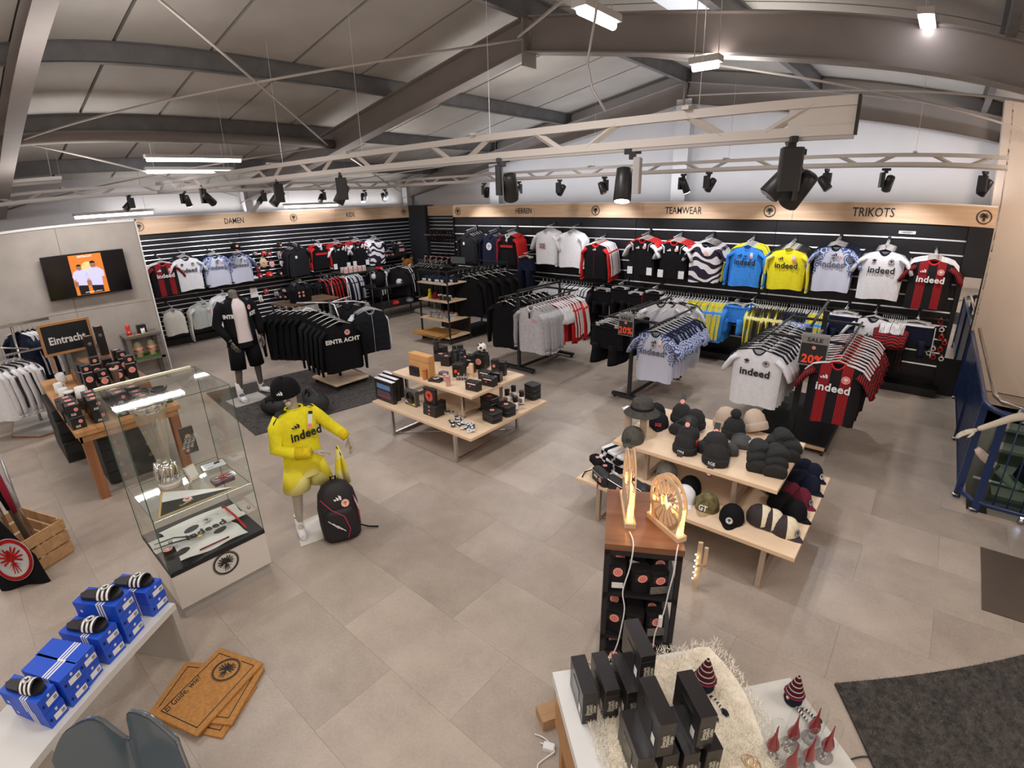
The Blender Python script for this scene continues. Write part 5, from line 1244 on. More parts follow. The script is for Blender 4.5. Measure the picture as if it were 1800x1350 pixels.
bottle(869, 640, T1U, .035, .20, M('matte_black'), 'black bottle with a silver cap at the rear right', m_tin, neck=.6); bottle(855, 636, T1U, .03, .15, m_wht, 'white bottle beside the football', m_tin, neck=.7)
kbox(770, 626, T1U, .15, .13, .12, 'black square box under the peppermill', m_boxk, .1); t = bottle(768, 615, T1U+.12, .035, .16, M('matte_black'), 'black peppermill shaped bottle with a wide collar', name='peppermill', neck=.75); MB().lathe([(.036, .115), (.06, .12), (.036, .125)], 16).obj('collar', M('matte_black'), t)
for i in range(7):
    t = thing('shot_glass', 'small clear glass in the group beside the wooden figure', 'glass', fz(806+5*(i % 4), 668-5*(i//4), T1U), 0, 'shot glasses on the gift table'); MB().lathe([(.014, 0), (.018, .045), (.016, .045), (.012, .006)], 10).obj('bowl', M('glassware', (.75, .7, .7), .1, trans=.6), t); MB().box(-.008, .008, -.02, -.017, .012, .03).obj('print', m_ink, t)
# --- lower gift table
for i, (px, py, lb) in enumerate(((677, 706, 'foremost stadium picture box with blue sky'), (684, 700, 'second stadium picture box'), (691, 694, 'rearmost stadium picture box'))):
    t = kbox(px, py, T1Z, .36, .055, .27, lb+' at the left end of the low gift table', m_boxk, .0)
    MB().box(-.13, .13, -.002, 0, .16, .22).obj('sky_picture', M('box_sky', (.12, .26, .5), .4), t); MB().prism([(-.14, .05), (.14, .05), (.14, .09), (.10, .14), (-.12, .14), (-.14, .10)], 0, .002, 0, Matrix(((1, 0, 0, 0), (0, 0, -1, 0), (0, 1, 0, 0), (0, 0, 0, 1)))).obj('arena_picture', M('box_arena', (.10, .06, .10), .4), t)
    for k in range(5): MB().box(-.12+.05*k, -.10+.05*k, -.004, -.002, .055, .066).obj('arena_seat', m_redp, t)
    MB().box(-.175, .175, 0, .055, .27, .273).obj('lid_foil', m_tin, t)
t = kbox(722, 713, T1Z, .21, .06, .19, 'grey and black scarf box with yellow strip', M('box_grey', (.10, .095, .09), .5), .0); MB().lathe([(.055, 0), (.075, .003)], 20, 0, Matrix.Translation((0.01, -.001, .10)) @ Matrix.Rotation(pi/2, 4, 'X')).obj('round_picture', m_boxk2, t); MB().box(-.02, .09, -.003, 0, .02, .04).obj('yellow_strip', M('strip_yellow', (.7, .65, .15), .5), t); MB().box(-.09, -.03, -.003, 0, .03, .06).obj('grey_strip', m_light if 'm_light' in globals() else c_light, t)
for i in range(3): kbox(0, 0, 0, .21, .14, .045, ('lowest', 'middle', 'top')[i]+' flat black box in the stack of three', m_boxk, .0, 'front', at=fz(755, 731, T1Z)+Vector((.005*i, 0, .0455*i)))
kbox(0, 0, 0, .19, .045, .18, 'upright black box with a big red crest on the stack', m_boxk, .0, 'big', at=fz(755, 731, T1Z)+Vector((-.01, .03, .138)))
kbox(775, 722, T1Z, .07, .07, .12, 'narrow black box right of the stack of three', m_boxk, .2)
mb = None
for i in range(26):
    px = 795+random.uniform(0, 48); py = 742+(px-795)*.35+random.uniform(-8, 8)
    t = thing('badge_pack', 'small black and white pack in the loose pile', 'pack', fz(px, py, T1Z)+Vector((0, 0, .004+.004*(i//6))), random.uniform(0, 3), 'badge packs in a loose pile on the low gift table'); MB().box(-.035, .035, -.022, .022, 0, .006).obj('card', m_ink if i % 2 else m_wht, t); MB().box(-.02, .02, -.012, .012, .006, .008).obj('print', m_wht if i % 2 else c_grey, t)
for i in range(8):
    t = thing('keyring', 'chrome keyring in the pile behind the flat boxes', 'keyring', fz(781+6*(i % 6)+i, 722+2.4*(i % 6), T1Z), i, 'keyrings on the low gift table'); MB().tube([(.02*cos(a*pi/5), .02*sin(a*pi/5), .005) for a in range(10)], .004, 5, closed=True).obj('ring', m_tin, t); MB().rbox(.02, .06, -.012, .012, 0, .008, .004).obj('fob', c_light if i % 2 else m_ink, t)
def lunch(px, py, z, lab, sx=.19, sy=.15, h=.06, at=None, rz=-.1, st=True):
    t = thing('lunch_box', lab, 'lunch box', at if at is not None else fz(px, py, z), rz)
    MB().rbox(-sx/2, sx/2, -sy/2, sy/2, 0, h*.62, .03, n=4).obj('tray', M('lunch_black', (.016, .016, .018), .3), t); MB().rbox(-sx/2-.003, sx/2+.003, -sy/2-.003, sy/2+.003, h*.64, h, .03, n=4).obj('lid', M('lunch_black'), t)
    if st: sticker(t, (0, 0, h+.001), (0, 0, 0), .026)
    return t.location.copy()
b = fz(866, 738, T1Z)
for k, n_ in enumerate(('lowest', 'upper')): lunch(0, 0, 0, n_+' black lunch box of the front stack', at=b+Vector((0, 0, .061*k)), st=k == 1)
b = fz(890, 727, T1Z)
for k, n_ in enumerate(('lowest', 'top')): lunch(0, 0, 0, n_+' black lunch box of the middle stack', at=b+Vector((0, 0, .061*k)), st=k == 1)
b = fz(862, 722, T1Z)
for k, n_ in enumerate(('lowest', 'middle', 'top')): lunch(0, 0, 0, n_+' black lunch box of the rear stack', at=b+Vector((0, 0, .061*k)), st=k == 2)
b = fz(936, 699, T1Z)
for k, n_ in enumerate(('lowest', 'middle', 'top')): lunch(0, 0, 0, n_+' black lunch box of the right corner stack', at=b+Vector((0, 0, .061*k)), sx=.16, st=False)
for i, (px, py, lb) in enumerate(((906, 720, 'front'), (892, 708, 'left'), (903, 701, 'rear'), (917, 710, 'right'))):
    t = bottle(px, py, T1Z, .029, .17, m_boxk, lb+' black and white bottle lettered SGE', neck=.95); MB().lathe([(.0296, .012), (.0296, .10)], 16, capb=False).obj('label_wrap', m_wht, t); text('SGE', .06, m_ink, t, (0, -.0315, .055), FRONT, .04, .6)
# --- caps
def cap(loc, rz, label, crown, peak=None, badge=None, front=None, s=1.0, group=None, txt=None):
    t = thing('baseball_cap', label, 'cap', loc, rz, group); t.scale = (s,)*3
    mb = MB(); N = 18
    prof = [(1.0, 0), (1.02, .02), (.98, .05), (.86, .085), (.62, .113), (.32, .126), (.001, .13)]
    vs = []
    for r, z in prof:
        for k in range(N):
            a = 2*pi*k/N; rr = .088*r; y_ = rr*sin(a)*1.12; zz = z*(1.06 if sin(a) < 0 else .95); vs.append((rr*cos(a), y_, zz))
    fs = [(i*N+k, i*N+(k+1) % N, (i+1)*N+(k+1) % N, (i+1)*N+k) for i in range(len(prof)-1) for k in range(N)]
    mb.add(vs, fs, 0, None, True)
    mb.sph((0, 0, .13), .007, 6, 0)
    if front is not None:
        for fi, f in enumerate(fs):
            pass
        # front panels: faces whose columns lie at the front
        for idx in range(len(mb.f)):
            c = [mb.v[i] for i in mb.f[idx]]; cx = sum(v[0] for v in c)/len(c); cy_ = sum(v[1] for v in c)/len(c)
            if cy_ < -abs(cx)*.7-.005: mb.m[idx] = 1
    mb.obj('crown', [crown, front or crown], t)
    mb = MB()
    mb.grid(lambda u, v: ((2*u-1)*.082*(1-.25*v*v)*(1 if v < .8 else .94), -.075*(1-(2*u-1)**2*.75)-.075*v*(1-.35*(2*u-1)**2), .006+.014*(1-(2*u-1)**2)*(1-.3*v)-.012*v), 10, 5, 0)
    mb.grid(lambda u, v: ((2*u-1)*.082*(1-.25*v*v)*(1 if v < .8 else .94), -.075*(1-(2*u-1)**2*.75)-.075*v*(1-.35*(2*u-1)**2), .002+.014*(1-(2*u-1)**2)*(1-.3*v)-.012*v), 10, 5, 0, flip=True)
    mb.obj('peak', peak or crown, t)
    rot = (pi/2-.30, 0, 0)
    if badge == 'crest': emblem(t, (0, -.1015, .052), rot, .026, c_grey, m_ink, small=True)
    elif badge == 'white': emblem(t, (0, -.1015, .052), rot, .026, m_wht, m_ink, small=True)
    elif badge == 'sticker': sticker(t, (0, -.102, .05), rot, .02)
    if txt: text(txt[0], txt[1], txt[2], t, (0, -.103, .05), rot, .02, .8)
    return t
m_olive = M('camo_olive', (.11, .095, .035), .85, var=.5, scale=25, var2=(.16, .13, .05)); m_tanc = cloth('cloth_tan', (.42, .30, .17)); m_greyc = cloth('cloth_washed_grey', (.085, .08, .068), .2); m_maroon = cloth('cloth_maroon', (.16, .022, .045)); m_mint = cloth('cloth_mint', (.32, .34, .32))
cz = C1Z
cap(fz(1243, 893, cz), .0, 'olive camouflage cap with tan peak and white stitched sign', m_olive, m_tanc, txt=('GT', .06, m_wht))
cap(fz(1286, 914, cz), .1, 'black cap with a round white crest at the front table edge', c_black, None, 'white')
cap(fz(1213, 862, cz), .15, 'black cap with grey crest behind the olive cap', c_black, None, 'crest')
cap(fz(1196, 880, cz)+Vector((.02, .03, 0)), .6, 'white cap mostly hidden behind the round lamp', c_white, None)
t = cap(fz(1172, 836, cz), -.1, 'pale grey cap with dark script behind the lamps', m_mint, None, txt=('Adler', .035, m_ink))
m_mesh = M('mesh_dark', (.035, .025, .028), .8)
tr = cap(fz(1378, 935, cz), 1.15, 'foremost trucker cap with cream front and dark mesh', m_mesh, m_mesh, 'crest', cloth('cloth_cream_front', (.78, .70, .52)))
dup(tr, fz(1352, 925, cz)+Vector((0, .01, .012)), 1.15, 'middle trucker cap tucked into the foremost one'); dup(tr, fz(1334, 920, cz)+Vector((0, .01, .02)), 1.15, 'rearmost trucker cap with a white paper label')
cap(fz(1393, 905, cz), 1.2, 'black cap between the trucker and maroon caps', c_black); cap(fz(1371, 893, cz)+Vector((0, 0, .01)), 1.2, 'black cap tucked behind the right black one', c_black)
cap(fz(1402, 883, cz), 1.2, 'maroon cap with dark crest', m_maroon, None, 'crest'); cap(fz(1385, 876, cz)+Vector((0, 0, .01)), 1.2, 'maroon cap nested behind the front maroon one', m_maroon); cap(fz(1368, 870, cz)+Vector((0, 0, .01)), 1.2, 'dark cap with white patches nested behind the maroon caps', c_char)
cap(fz(1418, 859, cz), 1.15, 'navy cap near the right table corner, lower one', c_navy); cap(fz(1403, 852, cz)+Vector((0, 0, .01)), 1.2, 'navy cap nested behind the lower navy one', c_navy)
cap(fz(1424, 838, cz), 1.1, 'navy cap with white round print, farthest on the right', c_navy, None, 'white'); cap(fz(1408, 832, cz)+Vector((0, 0, .01)), 1.1, 'navy cap nested behind the farthest right one', c_navy)
def pouch(px, py, lab, rz, txt=None, s=1):
    t = thing('belt_bag', lab, 'bag', fz(px, py, cz), rz); t.scale = (s,)*3
    MB().rbox(-.11, .11, -.045, .045, 0, .11, .04, n=4).obj('bag_body', M('bag_nylon', (.018, .018, .02), .55), t); MB().tube([(-.11, 0, .08), (-.16, .0, .03), (-.18, -.06, .01), (-.12, -.12, .008)], .01, 6, flat=.4).obj('strap', c_black, t)
    MB().tube([(-.09, -.046, .085), (.09, -.046, .085)], .003, 4).obj('zip', m_tin, t); sticker(t, (.05, -.047, .05), FRONT, .022)
    if txt: text(txt, .035, m_wht, t, (-.02, -.048, .055), FRONT, .03, .9)
    return t
pouch(1057, 846, 'black belt bag with white print at the left table corner', -.5, 'SGE'); pouch(1086, 862, 'black belt bag with a red badge in the middle', -.3); pouch(1120, 868, 'black belt bag with white lettering beside the tall lamp', -.35, '1899'); pouch(1140, 872, 'black pouch right of the lettered belt bag', -.2, None, .8)
for i in range(7):
    t = thing('folded_scarf', ('white' if i % 3 == 0 else 'black')+' striped folded scarf number %s from below in the left stack' % ('one two three four five six seven'.split()[i]), 'scarf', fz(1083, 822, cz)+Vector((random.uniform(-.01, .01), 0, .026*i)), .1*i % .4-.5)
    MB().rbox(-.14, .14, -.08, .08, 0, .024, .02).obj('folded_cloth', c_white if i % 3 == 0 else c_black, t); MB().box(-.09, -.05, -.082, .082, .0005, .0245).obj('stripe', c_black if i % 3 == 0 else c_white, t); MB().box(.05, .07, -.082, .082, .0005, .0245).obj('second_stripe', c_grey, t)
# gift tags on black cards near
for i, (px, py) in enumerate(((1078, 815), (1065, 800), (1090, 792))):
    t = thing('black_glove_pair', ('near', 'left', 'far')[i]+' black glove pair piled at the left of the cap table', 'gloves', fz(px-15, py+14, cz), i); MB().rbox(-.05, .05, -.09, .09, 0, .06, .03).obj('glove_body', c_black, t); sticker(t, (0, 0, .062), (0, 0, 0), .02)
# --- hat stand and hats on the upper cap table
cu = C1U
st_ = thing('hat_stand', 'wooden arch stand carrying the dark bucket hat', 'stand', fz(1116, 765, cu), .1)
for x in (-.07, .07): MB().box(x-.028, x+.028, -.015, .015, 0, .20).obj('upright', M('stand_wood', (.55, .42, .32), .6), st_)
MB().box(-.11, .11, -.02, .02, .20, .225).obj('cross_piece', M('stand_wood'), st_)
t = thing('folded_tag', 'crumpled white paper on the left end of the hat stand', 'paper', st_.location+Vector((-.09, -.01, .225)), .3); MB().grid(lambda u, v: (.09*(u-.5), .06*(v-.5), .012+.02*sin(5*u+2)*cos(4*v)), 6, 5).obj('sheet', m_wht, t)
t = thing('bucket_hat', 'dark grey bucket hat on the wooden hat stand', 'hat', st_.location+Vector((.05, 0, .228)), .2)
MB().lathe([(.155, .0), (.15, .006), (.098, .045), (.094, .055), (.085, .115), (.07, .13), (.001, .138)], 22, capb=False).obj('hat_body', cloth('cloth_hat_grey', (.06, .057, .05), .25), t); MB().lathe([(.099, .045), (.099, .065), (.095, .066)], 22).obj('hat_band', c_char, t)
cap(fz(1112, 775, cu), .1, 'washed grey cap at the left end of the upper cap table', m_greyc, None, txt=('SGE', .035, m_ink), s=1.05)
cap(fz(1158, 748, cu), .35, 'dark cap with red lettering beside the hat stand', c_char, None, txt=('SGE', .04, m_redp)); cap(fz(1150, 738, cu)+Vector((0, .03, .03)), .35, 'second dark cap nested behind the red lettered one', c_char, None)
def beanie(loc, rz, label, col, cuff=None, s=1, pom=False, tagd=None, group=None, txt=None):
    t = thing('beanie', label, 'hat', loc, rz, group); t.scale = (s,)*3
    MB().lathe([(.085, .02), (.092, .06), (.085, .12), (.055, .165), (.02, .18), (.001, .181)], 18, sy=.8).obj('crown', col, t)
    MB().lathe([(.088, 0), (.099, .01), (.101, .05), (.097, .065), (.088, .068)], 18, sy=.8).obj('cuff', cuff or col, t)
    if pom: MB().sph((0, 0, .21), .045, 12).obj('pompom', M('pompom', (.02, .02, .02), 1, bump=1, scale=60), t)
    if txt: text(txt, .035, m_wht, t, (0, -.083, .033), FRONT, .02, .9)
    if tagd is not None:
        g = MB().box(-.022, .022, -.002, .002, -.05, .05).obj('hang_tag', m_boxk, t); g.location = tagd; g.rotation_euler = (-.5, 0, .1); sticker(g, (0, -.003, -.02), FRONT, .02)
    return t
kn = M('knit_black', (.02, .02, .021), .95, bump=.5, scale=80); knr = M('knit_red', (.80, .03, .015), .9, bump=.4, scale=80); kng = M('knit_grey', (.07, .07, .07), .9, bump=.5, scale=80); knb = M('knit_beige', (.55, .43, .34), .9, bump=.4, scale=60)
def hatpile(px, py, rows, lab, rz=0, mat=kn, sp_=.12, dy=.07):
    b = fz(px, py, cu); k = 0
    for r_, n_ in enumerate(rows):
        for i in range(n_):
            beanie(b+Vector(((i-(n_-1)/2)*sp_, dy*.5*r_+random.uniform(-.01, .01), .035+.05*r_)), rz+random.uniform(-.3, .3), lab, mat, s=.85, group=('pile: '+lab) if sum(rows) > 2 else None).rotation_euler[0] = -1.25; k += 1
hatpile(1345, 838, (2, 2, 2), 'black beanie lying in the big right pile', .3)
hatpile(1372, 810, (2, 2, 1), 'black beanie lying behind the big right pile', .3)
hatpile(1200, 770, (2, 1), 'black beanie lying in the left rear pile', .1)
hatpile(1248, 803, (2, 1), 'black beanie lying under the front middle beanie', 0)
b = fz(1203, 795, cu)
beanie(b, .0, 'black beanie with white lettering and red rim tag, lowest at the front', kn, kn, 1, False, (0, -.10, .0), txt='FFM'); beanie(b+Vector((0, .03, .06)), .05, 'black and red beanie with a tall card tag', kn, knr, .92, False, (.0, -.02, .22))
beanie(fz(1195, 750, cu)+Vector((0, .02, .04)), 0, 'black beanie with upright red badge card at the left rear', kn, None, 1, False, (0, 0, .22)); beanie(fz(1218, 757, cu)+Vector((0, .02, .02)), .4, 'black knitted beanie right of the left rear one', kn)
b = fz(1257, 815, cu); beanie(b+Vector((0, 0, 0)), 0, 'black beanie with white print hanging over the front edge', kn, None, 1.05, False, (0, -.10, -.01), txt='SGE'); beanie(b+Vector((-.02, .04, .07)), 0, 'tall black beanie with a round badge card behind', kn, None, 1.0, False, (-.02, .03, .19))
beanie(fz(1287, 772, cu)+Vector((0, .02, .02)), .2, 'black pompom beanie in the rear middle', kn, None, 1, True)
for i, (px, py) in enumerate(((1300, 790), (1312, 782), (1290, 795))): beanie(fz(px, py, cu), .3+i, ('left', 'right', 'front')[i]+' dark grey knit hat below the pompom beanie', kng, None, .8).rotation_euler[0] = -1.1
t = beanie(fz(1272, 752, cu)+Vector((0, .04, .0)), .3, 'beige beanie with pale badge at the back', knb, None, 1.05); sticker(t, (.03, -.08, .12), FRONT, .015); beanie(fz(1328, 765, cu)+Vector((0, .05, .02)), 1.0, 'beige folded beanie with dark sign at the right rear', knb, None, 1.1).rotation_euler[0] = -.5
t = thing('fur_headband', 'pale folded knit under the beige beanie', 'headband', fz(1325, 783, cu), .3); MB().rbox(-.11, .11, -.06, .06, 0, .05, .03).obj('folded_cloth', c_light, t); MB().box(-.03, .03, -.062, -.06, .01, .04).obj('print', m_ink, t)
for i, (x, y, z) in enumerate(((.06, -.05, .25), (-.02, -.02, .30), (.10, .0, .17), (-.09, -.06, .16))):
    pass
# ================================================================ TOWER SHELF WITH LAMPS
tA, tB, tC, tD = Vector((-1.022, 1.895, 0)), Vector((-.684, 2.082, 0)), Vector((-.879, 2.569, 0)), Vector((-1.293, 2.397, 0))
ux = (tB-tA).normalized(); rz_t = math.atan2(ux.y, ux.x); W_t = .386; D_t = .52
tw = thing('shelf_tower', 'narrow black shelf tower with a walnut top carrying two wooden lamps', 'shelf', tA, rz_t)
m_waln = wood('walnut_top', (.17, .07, .035), (.28, .13, .07), 3, .4)
MB().box(-.005, W_t+.005, -.005, D_t, .965, 1.0).obj('top_board', m_waln, tw)
for x in (0, W_t-.025):
    for y in (.0, D_t-.03): MB().box(x, x+.025, y, y+.025, 0, .965).obj('post', m_blk, tw)
for z in (.05, .36, .66):
    MB().box(0, W_t, 0, D_t-.01, z, z+.02).obj('shelf_board', m_black, tw)
    for x in (0, W_t-.02): MB().box(x, x+.02, 0, D_t-.01, z-.02, z).obj('side_rail', m_blk, tw)
MB().box(0, W_t, 0, .02, .93, .965).obj('front_rail', m_blk, tw)
MB().box(.02, W_t-.02, D_t-.012, D_t-.006, .70, .93).obj('back_panel', M('clear_plastic', (.6, .55, .5), .3), tw)
TWM = Matrix.Translation(tA) @ Matrix.Rotation(rz_t, 4, 'Z')
def tloc(x, y, z): return TWM @ Vector((x, y, z))
p_dots = rampmat('sock_dots', lambda nt, co: _mix(nt, _math(nt, 'GREATER_THAN', _math(nt, 'SINE', _math(nt, 'MULTIPLY', _sep(nt, co)[2], 700.0)), .2), (.015, .015, .016), (.45, .42, .38)))
pk = None; kk = 0
for z in (.68, .38, .07):
    for row in range(3):
        for i in range(3):
            loc = tloc(.08+.105*i+random.uniform(-.01, .01), .06+.13*row, z+.002+(.06 if row == 1 and i == 1 else 0)); kk += 1
            t = thing('sock_pack', 'black packed sock bundle on the %s shelf of the tower' % {.68: 'upper', .38: 'middle', .07: 'lowest'}[z], 'socks', loc, rz_t+random.uniform(-.35, .35), 'sock bundles on the %s tower shelf' % {.68: 'upper', .38: 'middle', .07: 'lowest'}[z])
            t.rotation_euler[0] = random.uniform(-.35, .1)
            if pk is None: pk = (MB().rbox(-.05, .05, -.035, .04, 0, .15, .02).mesh('sock_bundle', cloth('cloth_pack', (.016, .015, .017))), MB().box(-.048, .048, -.038, -.035, .01, .06).mesh('striped_sock', p_dots), MB().box(-.04, .04, -.037, -.0355, .08, .13).mesh('card', m_boxk), MB().box(-.03, .03, -.039, -.037, .008, .04).mesh('barcode_label', m_wht))
            put('sock_bundle', pk[0], t); put('card', pk[2], t)
            if kk % 3 == 0: put('striped_sock', pk[1], t)
            if kk % 4 == 1: put('barcode_label', pk[3], t)
            sticker(t, (0, -.0385, .10), FRONT, .026)
# lamps
m_ply = M('plywood', (.66, .48, .31), .6, var=.08); m_glow = M('lamp_glow', (1, .5, .15), .5, emit=(1, .42, .08), es=5); m_glowh = M('lamp_core', (1, .7, .3), .5, emit=(1, .72, .35), es=14)
def wlamp(a, b, h, label, arc=True):
    a, b = Vector(a), Vector(b); d = (b-a); L = d.length; t = thing('wooden_lamp', label, 'lamp', a, math.atan2(d.y, d.x))
    MB().rbox(0, L, -.03, .03, 0, .03, .006).obj('base_block', m_ply, t)
    pts = []; N = 24
    if arc: pts = [(L/2+L*.46*cos(pi*k/N*1.0-0), .03+h*.42+h*.55*sin(pi*k/N)) for k in range(N+1)]+[(L*.10, .03), (L*.90, .03)]
    T = Matrix(((1, 0, 0, 0), (0, 0, -1, 0), (0, 1, 0, 0), (0, 0, 0, 1)))
    cx, cz_ = L/2, .03+h*.45; R0 = L*.47
    for s_ in (-1, 1):
        Ts = Matrix.Translation((0, s_*.016+.004, 0)) @ T
        q = ring_mb(R0*.84, R0, 0, .006, 28); MB().add([(v[0]*1+cx, v[1]*(h*.52/R0)+cz_, v[2]) for v in q.v], q.f, 0, Ts).obj('outer_ring', m_ply, t)
        mb = MB()
        for k in range(16):
            an = 2*pi*k/16; w0 = .012; mb.prism([(cx+R0*.30*cos(an-.05), cz_+h*.16*sin(an-.05)), (cx+R0*.88*cos(an-.045), cz_+h*.46*sin(an-.045)), (cx+R0*.88*cos(an+.045), cz_+h*.46*sin(an+.045)), (cx+R0*.30*cos(an+.05), cz_+h*.16*sin(an+.05))], 0, .005, 0, Ts)
        mb.obj('spoke_fretwork', m_ply, t)
        MB().prism([(cx+x*R0, .03+y*h) for x, y in ((-.80, 0), (.80, 0), (.90, .30), (.6, .34), (.55, .44), (.45, .36), (.30, .50), (.2, .36), (.0, .42), (-.15, .33), (-.3, .48), (-.42, .34), (-.62, .40), (-.92, .28))], 0, .0055, 0, Ts).obj('skyline_panel', m_ply, t)
    MB().box(.02, L-.02, -.006, .006, .03, .036).obj('led_strip', m_glowh, t)
    MB().box(L-.018, L-.012, -.010, .012, .03, .03+h*.35).obj('led_edge', m_glow, t); MB().box(.012, .018, -.012, .012, .03, .03+h*.5).obj('led_edge', m_glow, t)
    l = bpy.data.lights.new('lamp_light', 'POINT'); l.energy = 1.6; l.color = (1, .55, .2); l.shadow_soft_size = .03; lo = bpy.data.objects.new('lamp_light', l); COL.objects.link(lo); lo.location = t.location+Vector((d.x/2, d.y/2, .15)); return t
l1 = wlamp(fz(1108, 930, 1.0), fz(1098, 868, 1.0), .36, 'wooden silhouette lamp standing edge-on on the walnut top')
l2 = wlamp(fz(1203, 955, 1.0)+Vector((-.01, 0, 0)), fz(1143, 905, 1.0), .30, 'round wooden fretwork lamp with glowing skyline')
def cable(pts, label, r=.0035, mat=m_wht, rel=False):
    sm = []
    P = [Vector(p) for p in pts]
    for i in range(len(P)-1):
        a, b, c, d = P[max(i-1, 0)], P[i], P[i+1], P[min(i+2, len(P)-1)]
        for k in range(5):
            t = k/5; sm.append(.5*((2*b)+(c-a)*t+(2*a-5*b+4*c-d)*t*t+(3*b-a-3*c+d)*t**3))
    sm.append(P[-1])
    return MB().tube(sm, r, 6).obj('cable', mat, label=label, cat='cable')
FX = lambda px, py, x=0, y=0: None
def tf(px, py, off=-.03):
    """point seen at px,py on the front plane of the tower"""
    n = Vector((sin(rz_t), -cos(rz_t), 0)); o = Vector((0, 0, HC)); d = ray(px, py); t = ((tA+n*(-off))-o).dot(n)/d.dot(n); return o+d*t
cable([fz(1107, 935, 1.012), fz(1113, 950, 1.012)+Vector((0, 0, 0)), tf(1113, 968), tf(1107, 1000), tf(1095, 1040), tf(1098, 1070), tf(1093, 1100), tf(1086, 1130), tf(1078, 1150)], 'pale cable running from the edge-on lamp down the tower')
cable([fz(1193, 958, 1.012), tf(1190, 972), tf(1184, 1010), tf(1176, 1040), tf(1166, 1080), tf(1152, 1112), tf(1148, 1138)], 'pale cable with a switch running from the round lamp')
t = thing('cable_switch', 'white inline switch on the round lamp cable', 'switch', tf(1161, 1092), rz_t); MB().rbox(-.011, .011, -.01, .012, -.035, .035, .008).obj('switch_body', m_wht, t)
# wooden letters with lights behind the tower
t = thing('light_ladder', 'narrow wooden frame with small lit bulbs behind the right side of the tower', 'lamp', fz(1213, 1042, 0)+Vector((0, .05, .0)), rz_t)
MB().box(.0, .03, 0, .02, 0, .40).obj('upright', m_ply, t); MB().box(.045, .07, 0, .02, .15, .36).obj('side_upright', m_ply, t); MB().box(0, .07, 0, .02, .2, .215).obj('rung', m_ply, t)
for k in range(9): MB().sph((-.012+.012*(k % 2), -.008, .10+.026*k), .006, 6).obj('bulb', m_glowh, t)
# ================================================================ FRONT WHITE TABLE WITH BLACK BOXES
ta = rz_f = R_(-41); A_ = fz(971, 1182, .75); e1 = Vector((cos(ta), sin(ta), 0)); e2 = Vector((-e1.y, e1.x, 0))
TF = Matrix.Translation((A_.x, A_.y, 0)) @ Matrix.Rotation(ta, 4, 'Z')
wt = thing('white_table', 'white table with a sheepskin and black boxes at the lower edge', 'table', (A_.x, A_.y, 0), ta)
m_wt = M('white_laminate', (.72, .73, .74), .35)
MB().box(0, 1.2, 0, .66, .732, .75).obj('table_top', m_wt, wt); MB().box(0, 1.2, .0, .012, .70, .732).obj('apron', m_wt, wt)
for x in (.03, 1.13):
    for y in (.03, .59): MB().box(x, x+.04, y, y+.04, 0, .732).obj('leg', M('pine_leg', (.42, .22, .08), .6, var=.1), wt)
MB().box(.02, 1.15, .01, .03, .45, .60).obj('side_board', M('pine_leg'), wt)
wt2 = thing('white_table', 'pale grey side table with red glass domes and gnomes', 'table', (A_.x, A_.y, 0), ta)
MB().box(.22, 1.2, .665, .98, .732, .75).obj('table_top', M('grey_laminate', (.56, .55, .52), .5), wt2)
for x in (.24, 1.13):
    for y in (.69, .93): MB().box(x, x+.035, y, y+.035, 0, .732).obj('leg', m_wt, wt2)
def tfw(u, v, z=.75): return TF @ Vector((u, v, z))
# sheepskin: a shaggy sheet with real tufts
fur = thing('sheepskin', 'cream white sheepskin spread over the white table', 'sheepskin', (A_.x, A_.y, .752), ta)
m_fur = M('fur_cream', (.86, .80, .68), .95)
def inside(u, v): return .04 < v < .70 and .02 < u < 1.15 and ((u-.45)/.75)**2+((v-.40)/.40)**2 < 1.0+.1*sin(14*u)*cos(11*v)
MB().grid(lambda u, v: (.02+1.1*u*1.0+.02*sin(12*v), .12+.60*v+.03*sin(9*u), .008+.004*sin(30*u)*sin(26*v) if .12+.60*v < .66 else .006), 24, 12).obj('hide', m_fur, fur)
mb = MB(); rf = random.Random(3)
for i in range(30000):
    u, v = rf.uniform(-.02, 1.15), rf.uniform(.08, .78); a = rf.uniform(0, 6.28); h = rf.uniform(.012, .026); l = rf.uniform(.012, .04); z0 = .011
    if not inside(u, v) and rf.random() > .35: continue
    bx, by = .0015*cos(a+1.57), .0015*sin(a+1.57)
    mb.add([(u-bx, v-by, z0), (u+bx, v+by, z0), (u+l*.6*cos(a), v+l*.6*sin(a), z0+h*.75)], [(0, 1, 2)])
mb.obj('fur', m_fur, fur, kind='stuff')
bk = None
def fbox(u, v, z, lab, w_=.06, d_=.18, h_=.16):
    global bk
    loc = tfw(u, v, z)
    t = thing('gift_box', lab, 'box', loc, ta+pi/2)
    # local: x along e2 (width), y back along -e1
    MB().rbox(0, w_, 0, d_, 0, h_, .003).obj('carton', M('box_satin', (.016, .014, .015), .28), t)
    MB().box(-.0015, 0, .05, .13, .05, .12).obj('side_panel', m_boxk2, t); MB().box(-.002, -.0015, .02, .045, .03, .07).obj('side_label', m_wht, t)
    MB().box(.0005, w_-.0005, -.0004, 0, h_*.80, h_*.805).obj('tuck_seam', M('seam_grey'), t)
    for k, s_ in enumerate(('Eintracht', 'Frankfurt', 'Lampe')): text(s_, .020, M('ink_silver', (.62, .60, .5), .4), t, (w_*.34+.013*k, -.0015, h_*.47), (pi/2, -pi/2, 0), .01, .75, .2)
    return t
def invuv(px, py, z):
    p = fz(px, py, z); q = TF.inverted() @ p; return q.x, q.y
